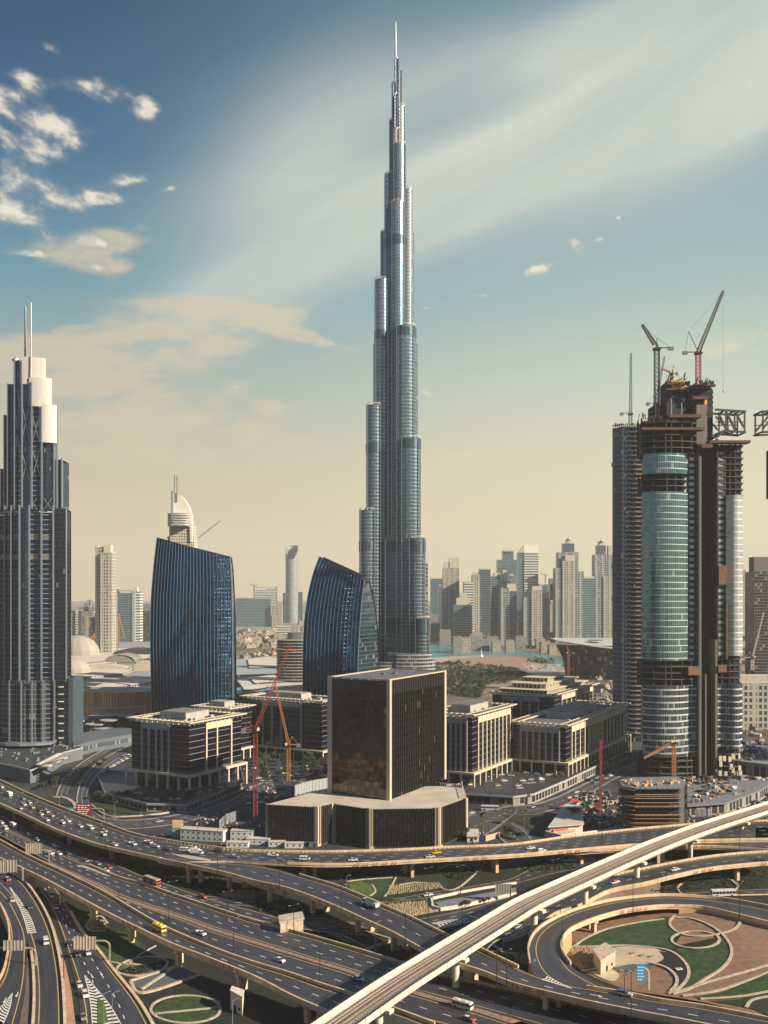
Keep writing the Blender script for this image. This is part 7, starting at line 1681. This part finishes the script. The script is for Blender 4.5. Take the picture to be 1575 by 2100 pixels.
def crane(label, Y_, mast, top, tip, matm, w_=1.8, back=None, hook=None, zbase=None, nmast=16, njib=14, matj=None, jw=1.5, group='construction cranes', t=.18, apex=None):
    """mast: (px, py_base), top: py of slew ring, tip: (px, py) of the jib end, all at distance Y_"""
    x0 = PX(mast[0], Y_); zb = PZ(mast[1], Y_) if zbase is None else zbase; zt_ = PZ(top, Y_)
    r = thing('tower_crane', label, 'crane', (x0, Y_, zb), group); mb = MB(); lattice(mb, (x0, Y_, zb), (x0, Y_, zt_), w_, nmast, t); mb.build('mast', matm, r)
    mj = matj or matm; tipv = Vector((PX(tip[0], Y_), Y_, PZ(tip[1], Y_))); root = Vector((x0, Y_, zt_+1.2)); mb = MB(); lattice(mb, root, tipv, jw, njib, t*.9, w2=jw*.55); mb.build('jib', mj, r)
    mb = MB(); mb.box(x0, Y_, zt_-.6, w_*1.6, w_*1.6, 1.4); mb.build('slewing_ring', darksteel, r)
    sg = -1 if tipv.x > x0 else 1
    mb = MB(); cb = Vector((x0+sg*w_*3.2, Y_, zt_+1.0)); mb.beam(root, cb, 1.2, .6); mb.build('counter_jib', mj, r)
    mb = MB(); mb.box(cb.x, Y_, cb.z-1.8, w_*1.2, 1.6, 2.6); mb.build('counterweight', conc_gr, r)
    mb = MB(); mb.box(x0-sg*w_*.8, Y_-w_*.6, zt_+.6, 1.4, 1.3, 1.8); mb.build('cab', white if matm is not darksteel else darksteel, r)
    av = Vector((PX(apex[0], Y_), Y_, PZ(apex[1], Y_))) if apex else Vector((x0+sg*w_*1.1, Y_, zt_+7)); mb = MB(); mb.beam(root, av, .45); mb.beam(av, cb, .2); mb.build('a_frame', mj, r)
    mb = MB(); mb.beam(av, root.lerp(tipv, .97), .10)
    if hook: h0 = Vector((PX(hook[0], Y_), Y_, PZ(hook[1], Y_))); mb.beam(tipv, Vector((tipv.x, Y_, h0.z)), .10); mb.box(tipv.x, Y_, h0.z, .5, .5, 1.5)
    mb.build('cable', darksteel, r); return r
redc = M('crane_red', (.34,.04,.05), .5); orac = M('crane_orange', (.50,.19,.06), .5); yelc = M('crane_yellow', (.60,.38,.14), .5); magc = M('crane_pink_red', (.42,.12,.14), .5); blac = M('crane_black', (.07,.065,.06), .5); bluc = M('crane_pale_blue', (.20,.30,.36), .5)
crane('red luffing crane left of the low podium, taller than the orange one', 566, (524,1700), 1500, (595,1322), M('crane_dark_red', (.28,.045,.055), .6), 2.2, nmast=22, njib=22, t=.19, jw=1.8, apex=(508,1480))
crane('orange crane standing in the yard behind the low podium', 700, (592,1602), 1530, (562,1392), M('crane_dull_orange', (.46,.17,.05), .6), 2.2, nmast=12, njib=18, t=.22)
crane('pink-red luffing crane on top of the unfinished tower, jib pointing up right', YT+8, (1432,795), 725, (1483,597), magc, 3.2, nmast=9, njib=22, t=.4, jw=2.6, hook=(1482,805), matj=blac, apex=(1412,680))
crane('black luffing crane on the unfinished tower, jib pointing up left', YT+6, (1347,862), 716, (1317,666), blac, 3.4, nmast=16, njib=12, t=.4, jw=2.6, apex=(1347,693))
crane('pale blue slender crane standing on the gridded tower', YK, (1293,872), 850, (1294,724), bluc, 2.6, nmast=4, njib=24, t=.36, jw=2.2, apex=(1291,842))
crane('pale blue crane jib leaning beside the black crane', YT+30, (1345,860), 830, (1363,731), bluc, 2.0, nmast=3, njib=16, t=.3)
crane('small orange crane on the yellow formwork of the unfinished tower', YT+3, (1378,778), 768, (1357,756), orac, 1.2, nmast=3, njib=6, t=.35, jw=1.0)
crane('yellow crane with lowered jib before the foot of the unfinished tower', 690, (1382,1592), 1524, (1321,1554), orac, 2.0, nmast=9, njib=14, t=.3, matj=yelc, jw=2.0, apex=(1383,1511))
crane('rust crane standing before the opera hall', 1500, (1166,1397), 1340, (1162,1322), M('crane_rust', (.28,.09,.06), .6), 2.4, nmast=8, njib=6, t=.4)
crane('rust-coloured crane beside the half-built block at far left', 2100, (243,1345), 1262, (256,1310), orac, 2.6, nmast=12, njib=8, t=.5)
crane('faint thin crane jib rising right of the hotel', 1700, (400,1125), 1110, (452,1068), blac, 1.2, nmast=3, njib=12, t=.25, jw=1.0)
crane('faint flat-topped crane on the hazy skyline left of the round tower', 2200, (521,1228), 1202, (513,1199), blac, 1.6, nmast=5, njib=5, t=.4)
crane('faint crane on the skyline above the lake towers', 2900, (1118,1196), 1180, (1110,1178), blac, 1.8, nmast=4, njib=5, t=.5)
crane('dark crane on the hazy blocks left of the tan tower', 2300, (184,1242), 1232, (178,1232), blac, 1.8, nmast=4, njib=5, t=.5)
crane('pale crane leaning before the dark slab at the right edge', 1000, (1543,1375), 1350, (1566,1256), M('crane_pale', (.45,.42,.36), .6), 2.4, nmast=4, njib=16, t=.4)
crane('orange crane jib resting above the terraced office', 1330, (560,1345), 1331, (622,1337), orac, 1.6, nmast=3, njib=10, t=.35)
# red drilling mast
g = G(1232, 1664); r = thing('drilling_rig', 'tall thin red drilling mast on tracks, right of the pale-cornered deck', 'drilling rig', tuple(g)); mb = MB(); lattice(mb, g, (g.x, g.y, PZ(1518, g.y)), 1.1, 26, .26); mb.build('mast', redc, r)
mb = MB(); mb.box(g.x-2, g.y-.5, .8, 5, 2.6, 2.2, .2); mb.build('cab', M('dark_red_machine', (.20,.03,.03), .5), r); mb = MB(); mb.box(g.x-2, g.y-1.6, 0, 6, .8, .9, .2); mb.box(g.x-2, g.y+1.2, 0, 6, .8, .9, .2); mb.build('track', tyre, r)

# ---------------------------------------------------------------- scaffolded small block and site clutter
P = [(1268,1600),(1300,1594),(1390,1592),(1408,1604),(1402,1616),(1300,1616),(1276,1612)]
zs = 28; Q = [G(x, y, zs) for x, y in P]; sb = thing('scaffolded_block', 'small raw concrete block wrapped in rusty scaffold boards, at the right before the unfinished tower', 'building under construction', tuple(Q[5]))
mb = MB(); cx = sum(q.x for q in Q)/7; cy = sum(q.y for q in Q)/7
for k in range(6): mb.prism([(q.x, q.y) for q in Q], zs-k*5.2-.7, zs-k*5.2)
mb.build('floor_slab', conc_gr, sb); mb = MB(); mb.prism([(cx+(q.x-cx)*.85, cy+(q.y-cy)*.85) for q in Q], 0, zs-1); mb.build('inner_wall', rawc, sb)
mb = MB(); rr = random.Random(4)
for i in range(7):
    a, b_ = Q[i], Q[(i+1) % 7]; d = (b_-a); d.z = 0; L_ = d.length; n = max(1, int(L_/3))
    for k in range(n+1): p = a+d*k/n+Vector((0, -1.2, 0)); mb.beam((p.x, p.y, 0), (p.x, p.y, zs+1), .16)
mb.build('scaffold_pole', darksteel, sb)
mb = MB()
for k in range(12):
    z = 1.5+k*2.3
    for i in (4, 5): a, b_ = Q[i], Q[(i+1) % 7]; mb.beam((a.x, a.y-1.3, z), (b_.x, b_.y-1.3, z), .9, .22) if (k+i) % 5 else None
mb.build('scaffold_board', M('rust_boards', (.36,.19,.10), .9, var=.3), sb)
mb = MB()
for i in range(46):
    u, v = rr.random(), rr.random(); p = (Q[0].lerp(Q[3], u)).lerp(Q[5], v*.8); mb.box(p.x, p.y, zs, rr.uniform(.6, 3), rr.uniform(.4, 2), rr.uniform(.5, 1.8), rr.uniform(0, 3))
mb.split('building_material', M('brown_timber', (.50,.33,.18), .9, var=.3), sb)  # plain mid-brown timber
mb = MB(); cols_ = [M('clutter_sand', (.42,.34,.24), .9), M('clutter_grey', (.20,.21,.22), .9), M('clutter_rust', (.30,.12,.08), .9), M('clutter_dark', (.04,.04,.045), .9), M('clutter_white', (.6,.58,.5), .8)]
def clutter(x0, x1, y0, y1, n, smin, smax, poly=None):
    k = 0
    while k < n:
        x, y = rr.uniform(x0, x1), rr.uniform(y0, y1)
        if poly and not inpoly(x, y, poly): continue
        g = G(x, y); mb.box(g.x, g.y, 0, rr.uniform(smin, smax), rr.uniform(smin, smax)*.5, rr.uniform(.4, smax*.45), rr.uniform(0, 3), rr.choice((0, 1, 1, 2, 3, 3, 3, 4))); k += 1
clutter(1395, 1600, 1590, 1650, 520, .8, 6); clutter(1180, 1300, 1625, 1690, 260, .6, 4); clutter(1150, 1420, 1675, 1700, 240, .6, 4, [(1150,1690),(1200,1680),(1420,1675),(1420,1698),(1250,1705),(1150,1712)]); clutter(1400, 1575, 1650, 1690, 160, .6, 4)
clutter(1505, 1600, 1480, 1600, 160, 1, 8); clutter(1220, 1310, 1395, 1480, 110, 1, 6); clutter(500, 680, 1570, 1640, 160, .6, 3); clutter(400, 545, 1665, 1700, 90, .6, 3); clutter(150, 320, 1480, 1512, 110, .8, 4); clutter(1070, 1170, 1362, 1376, 60, 1, 5); clutter(484, 680, 1425, 1470, 90, 1, 5)
clutter(1090, 1260, 1500, 1570, 60, 1, 4); clutter(930, 1000, 1690, 1730, 40, .5, 2)
o = mb.build('site_clutter', cols_); o['kind'] = 'stuff'
# site podium right of the scaffolded block
for lab, pts, h in (('dark low concrete frame right of the small scaffolded block', [(1408,1652),(1490,1646),(1560,1620),(1590,1600),(1500,1600),(1410,1612)], 8), ('blue-roofed low hall right of the unfinished towers', [(1512,1560),(1580,1568),(1640,1560),(1600,1530),(1530,1528)], 12)):
    P = [G(x, y, h) for x, y in pts]; r = thing('site_building', lab, 'building', tuple(P[0])); mb = MB(); mb.prism([(p.x, p.y) for p in P], h-1, h); mb.build('roof_slab', MATS['blue_grey_roof'] if h > 10 else conc_gr, r)
    cx = sum(p.x for p in P)/len(P); cy = sum(p.y for p in P)/len(P); mb = MB(); mb.prism([(cx+(p.x-cx)*.93, cy+(p.y-cy)*.93) for p in P], 0, h-1); mb.build('inner_wall', F('deck_openings', (.012,.013,.018), (.30,.28,.25)), r)
    mb = MB(); rr = random.Random(8)
    for i in range(90): p = P[0].lerp(P[2], rr.random()).lerp(P[4].lerp(P[5 if len(P) > 5 else 4], rr.random()), rr.random()*.9); mb.box(p.x, p.y, h, rr.uniform(.5, 4), rr.uniform(.4, 2), rr.uniform(.4, 1.8), rr.uniform(0, 3), rr.choice((0, 1, 2, 3, 4)))
    mb.split('building_material', cols_, r)
# hoarding walls
def hoarding(lab, pts, h, mt, z=0):
    P = [G(*p, z) for p in pts]; mb = MB(); rail_solid(mb, P, .4, 0, h)
    for i in range(len(P)-1):
        L_ = (P[i+1]-P[i]).length; n = max(1, int(L_/3))
        for k in range(n+1): p = P[i].lerp(P[i+1], k/n); mb.box(p.x, p.y, z, .6, .6, h+.15)
    return tag(mb.build('hoarding', mt), lab, 'fence')
hoarding('grey corrugated hoarding round the yard behind the low podium', [(567,1632),(600,1634),(640,1622),(676,1616)], 7.5, M('pale_blue_hoarding', (.30,.33,.33), .8))
hoarding('pale hoarding along the excavated lot left of the podium', [(430,1702),(448,1705),(463,1690),(518,1672),(560,1660)], 6, conc_gr)
hoarding('curved white hoarding beside the site at far right', [(1490,1650),(1530,1640),(1575,1622),(1620,1604)], 6, conc_lt)
hoarding('low white hoarding strip inside the back viaduct', [(1130,1712),(1180,1716),(1235,1708),(1300,1700)], 2.0, white)
hoarding('pale wall with black emblem board beside the rail line', [(1400,1676),(1450,1674),(1500,1664)], 4.5, conc_gr)
g = G(1487, 1668, 0); mb = MB(); mb.box(g.x, g.y-1.2, 1.0, 3.4, .3, 4.2, 0, 0); mb.box(g.x, g.y-1.4, 1.5, 1.8, .12, 2.4, 0, 1); tag(mb.build('notice_board', [white, darksteel]), 'white notice board with black square beside the rail line', 'sign')
g = G(577, 1633, 0); mb = MB()
for i, (dx, ww) in enumerate(((-2.2, .55), (-1.5, .5), (-.9, .35), (-.4, .5), (.2, .5), (.8, .4), (1.4, .55), (2.0, .5))): mb.box(g.x+dx, g.y-.8, 4.2, ww, .08, 1.5)
tag(mb.build('wall_lettering', darksteel), 'row of black letters on the grey hoarding behind the low podium', 'lettering')
# cabins
def cabin(px, py, w_, d_, h, rz, lab, storeys=1):
    g = G(px, py); r = thing('site_cabin', lab, 'site cabin', tuple(g), 'white site cabins'); mb = MB(); mb.box(g.x, g.y, 0, w_, d_, h*storeys, rz, 0, 1); mb.build('cabin_wall', [M('cabin_wall_paint', (.50,.54,.54), .6), rooflt], r)
    mb = MB(); mb.box(g.x, g.y, h*storeys, w_+.5, d_+.5, .25, rz); mb.build('roof', rooflt, r)
    c_, s_ = math.cos(rz), math.sin(rz); n = int(w_/3)
    for sfl in range(storeys):
        for i in range(min(n, 8)):
            u = -w_/2+w_*(i+.5)/n; v = -d_/2-.03; mb = MB(); mb.box(g.x+u*c_-v*s_, g.y+u*s_+v*c_, sfl*h+1.1, .8, .12, .9, rz); mb.build('window', dglass, r)
cabin(418, 1722, 26, 6, 3, R(-14), 'long two-storey white cabin block left of the shorter ones', 2); cabin(498, 1724, 13, 5, 3, R(-6), 'two-storey white cabin in the middle of the cabin row', 2); cabin(530, 1730, 13, 5, 3, R(-6), 'single white cabin at the right end of the cabin row')
cabin(488, 1737, 12, 4, 2.8, R(-4), 'low white cabin in front of the middle one'); cabin(568, 1735, 9, 3.5, 2.6, 0, 'small cabin below the left end of the podium'); cabin(603, 1738, 10, 3.2, 2.6, 0, 'second small cabin below the left end of the podium')
for i, (x, y, c_, lab) in enumerate(((630,1734,(.06,.08,.14),'dark blue'),(642,1736,(.10,.13,.12),'green-grey'),(620,1730,(.45,.20,.14),'red-lidded'))):
    g = G(x, y); mb = MB(); mb.box(g.x, g.y, 0, 4.5, 2.4, 2.5, .1); mb.box(g.x, g.y, 2.5, 4.7, 2.6, .12, .1)
    for k in range(8): mb.box(g.x-2.0+k*.57, g.y-1.25, .1, .12, .12, 2.3, .1)
    tag(mb.build('container', M('container_paint_%d' % i, c_, .6)), '%s container below the left end of the podium' % lab, 'container')
# red-topped stand and canopy in the right-hand site
g = G(1165, 1700); r = thing('exhibition_stand', 'curved white and red stand inside the back viaduct at right', 'stand', tuple(g)); mb = MB(); P = [G(x, y, 3) for x, y in ((1118,1706),(1130,1694),(1165,1690),(1182,1694),(1180,1708),(1150,1714))]; mb.prism([(p.x, p.y) for p in P], 0, 3.5); mb.build('white_wall', rooflt, r)
mb = MB(); P = [G(x, y, 4.2) for x, y in ((1130,1697),(1163,1692),(1165,1700),(1135,1704))]; mb.prism([(p.x, p.y) for p in P], 3.5, 4.2); mb.build('red_roof', M('coral_canvas', (.62,.16,.13), .8), r)
g = G(1176, 1662); mb = MB(); mb.box(g.x, g.y, 6, 6, 4, .8, .2); mb.box(g.x, g.y, 6.8, 4, 2.5, .5, .2); tag(mb.build('red_canopy', M('bright_red_canvas', (.60,.04,.05), .7)), 'small bright red canopy on the white slab-walled building', 'canopy')
for i, (x, y, c_) in enumerate(((1210,1674,'red and black'), (1222,1690,'dark'), (1198,1684,'grey'))):
    g = G(x, y); mb = MB(); mb.box(g.x, g.y, .8, 3.2, 2.2, 1.4, .4, 0); mb.box(g.x-.4, g.y, 2.2, 1.4, 1.6, 1.3, .4, 1); mb.box(g.x, g.y-1.2, 0, 3.8, .6, .8, .4, 2); mb.box(g.x, g.y+1.2, 0, 3.8, .6, .8, .4, 2)
    mb.beam((g.x+1, g.y, 2), (g.x+4, g.y+.5, 4.6), .45, .45, 0); mb.beam((g.x+4, g.y+.5, 4.6), (g.x+5.6, g.y+.6, 1.6), .35, .35, 0)
    tag(mb.build('excavator', [(M('dark_red_machine', (.20,.03,.03)), conc_gr, steel)[i], dglass, tyre]), '%s excavator near the red drilling mast' % c_, 'excavator')
g = G(*Z2(1440, 675)); mb = MB(); mb.prism([(g.x-3, g.y), (g.x+6, g.y+9), (g.x+6.6, g.y+8.6), (g.x-2.4, g.y-.5)], 0, 3, 0); mb.prism([(g.x-3, g.y-.2), (g.x-11, g.y-.4), (g.x-11, g.y+.3), (g.x-3, g.y+.4)], 0, 3.2, 1); tag(mb.build('advert_hoarding', [M('pink_white_board', (.62,.38,.30), .6), M('navy_board', (.02,.03,.12), .5)]), 'pink and navy advertising hoarding at the podium corner', 'hoarding')
# small white monument by the lake, parasols and small mast
g = G(987, 1347); mb = MB(); mb.cyl(g.x, g.y, 0, 6, 5, 1.2, 10); mb.cyl(g.x, g.y, 6, 18, 1.2, .4, 10); tag(mb.build('monument', white), 'small white spire monument beside the turquoise lake', 'monument')
# bystander machinery in the highway verge: cabinets in the loop garden
for i, (x, y, lab) in enumerate(((740,1342,'left'), (800,1358,'middle'), (855,1368,'right'), (672,1437,'lower left'), (728,1447,'lower right'))):
    g = G(*Z3(x, y), 2.5); mb = MB(); zt_ = mound(g.x, g.y)+.4; mb.box(g.x, g.y, zt_, 1.7, 1.0, .35, .2); mb.box(g.x, g.y, zt_+.35, 1.5, .8, .06, .2); tag(mb.build('manhole_cover', M('manhole_grey', (.20,.20,.20), .8)), 'pale inspection hatch in the loop garden, %s of the five' % lab, 'hatch')
g = G(*Z3(1028, 1444), 3); zt_ = mound(g.x, g.y)+.5; mb = MB(); mb.box(g.x, g.y, zt_, 2.4, 1.4, .3, .1, 0); mb.box(g.x, g.y, zt_+.3, 1.1, .6, .06, .1, 1); tag(mb.build('painted_slab', [white, M('green_mark', (.03,.3,.1), .6)]), 'white slab with green mark on the dark mulch in the loop', 'slab')
# lane arrows
def arrow(zz, x, y, z, key, s_=1.0, rev=False):
    g = G(*ZZ[zz](x, y), z); _, a, _p = near_dir(key, g); a += math.pi if rev else 0; c_, n_ = math.cos(a), math.sin(a); mb = MB(); q = lambda u, v: (g.x+(u*c_-v*n_)*s_, g.y+(u*n_+v*c_)*s_, z+.05)
    mb.face([q(-2.2, -.15), q(.6, -.15), q(.6, .15), q(-2.2, .15)]); mb.face([q(.6, -.55), q(2.2, 0), q(.6, .55)]); structure(mb.build('road_arrow', paint))
for zz, x, y, z, k in ((3,580,1590,9.35,'B'),(3,520,1625,9.35,'B'),(3,500,1660,9.35,'B'),(1,622,1490,.3,'F2'),(1,565,1505,.3,'F2'),(1,105,1620,5,'F3'),(1,30,1655,5,'F3')): arrow(zz, x, y, z, k)

# ---------------------------------------------------------------- the air itself
hz = bpy.data.materials.new('haze_air'); hz.use_nodes = True; hn = hz.node_tree; hn.nodes.clear()
pv_ = hn.nodes.new('ShaderNodeVolumePrincipled'); ho = hn.nodes.new('ShaderNodeOutputMaterial'); hn.links.new(pv_.outputs[0], ho.inputs['Volume'])
pv_.inputs['Color'].default_value = (.90, .93, .90, 1); pv_.inputs['Density'].default_value = HAZE_D if 'HAZE_D' in globals() else .00016; pv_.inputs['Anisotropy'].default_value = 0.0
mb = MB(); mb.prism([(-14000, -2900), (14000, -2900), (14000, 15000), (-14000, 15000)], -1, 860); o = mb.build('haze', hz); o['kind'] = 'stuff'
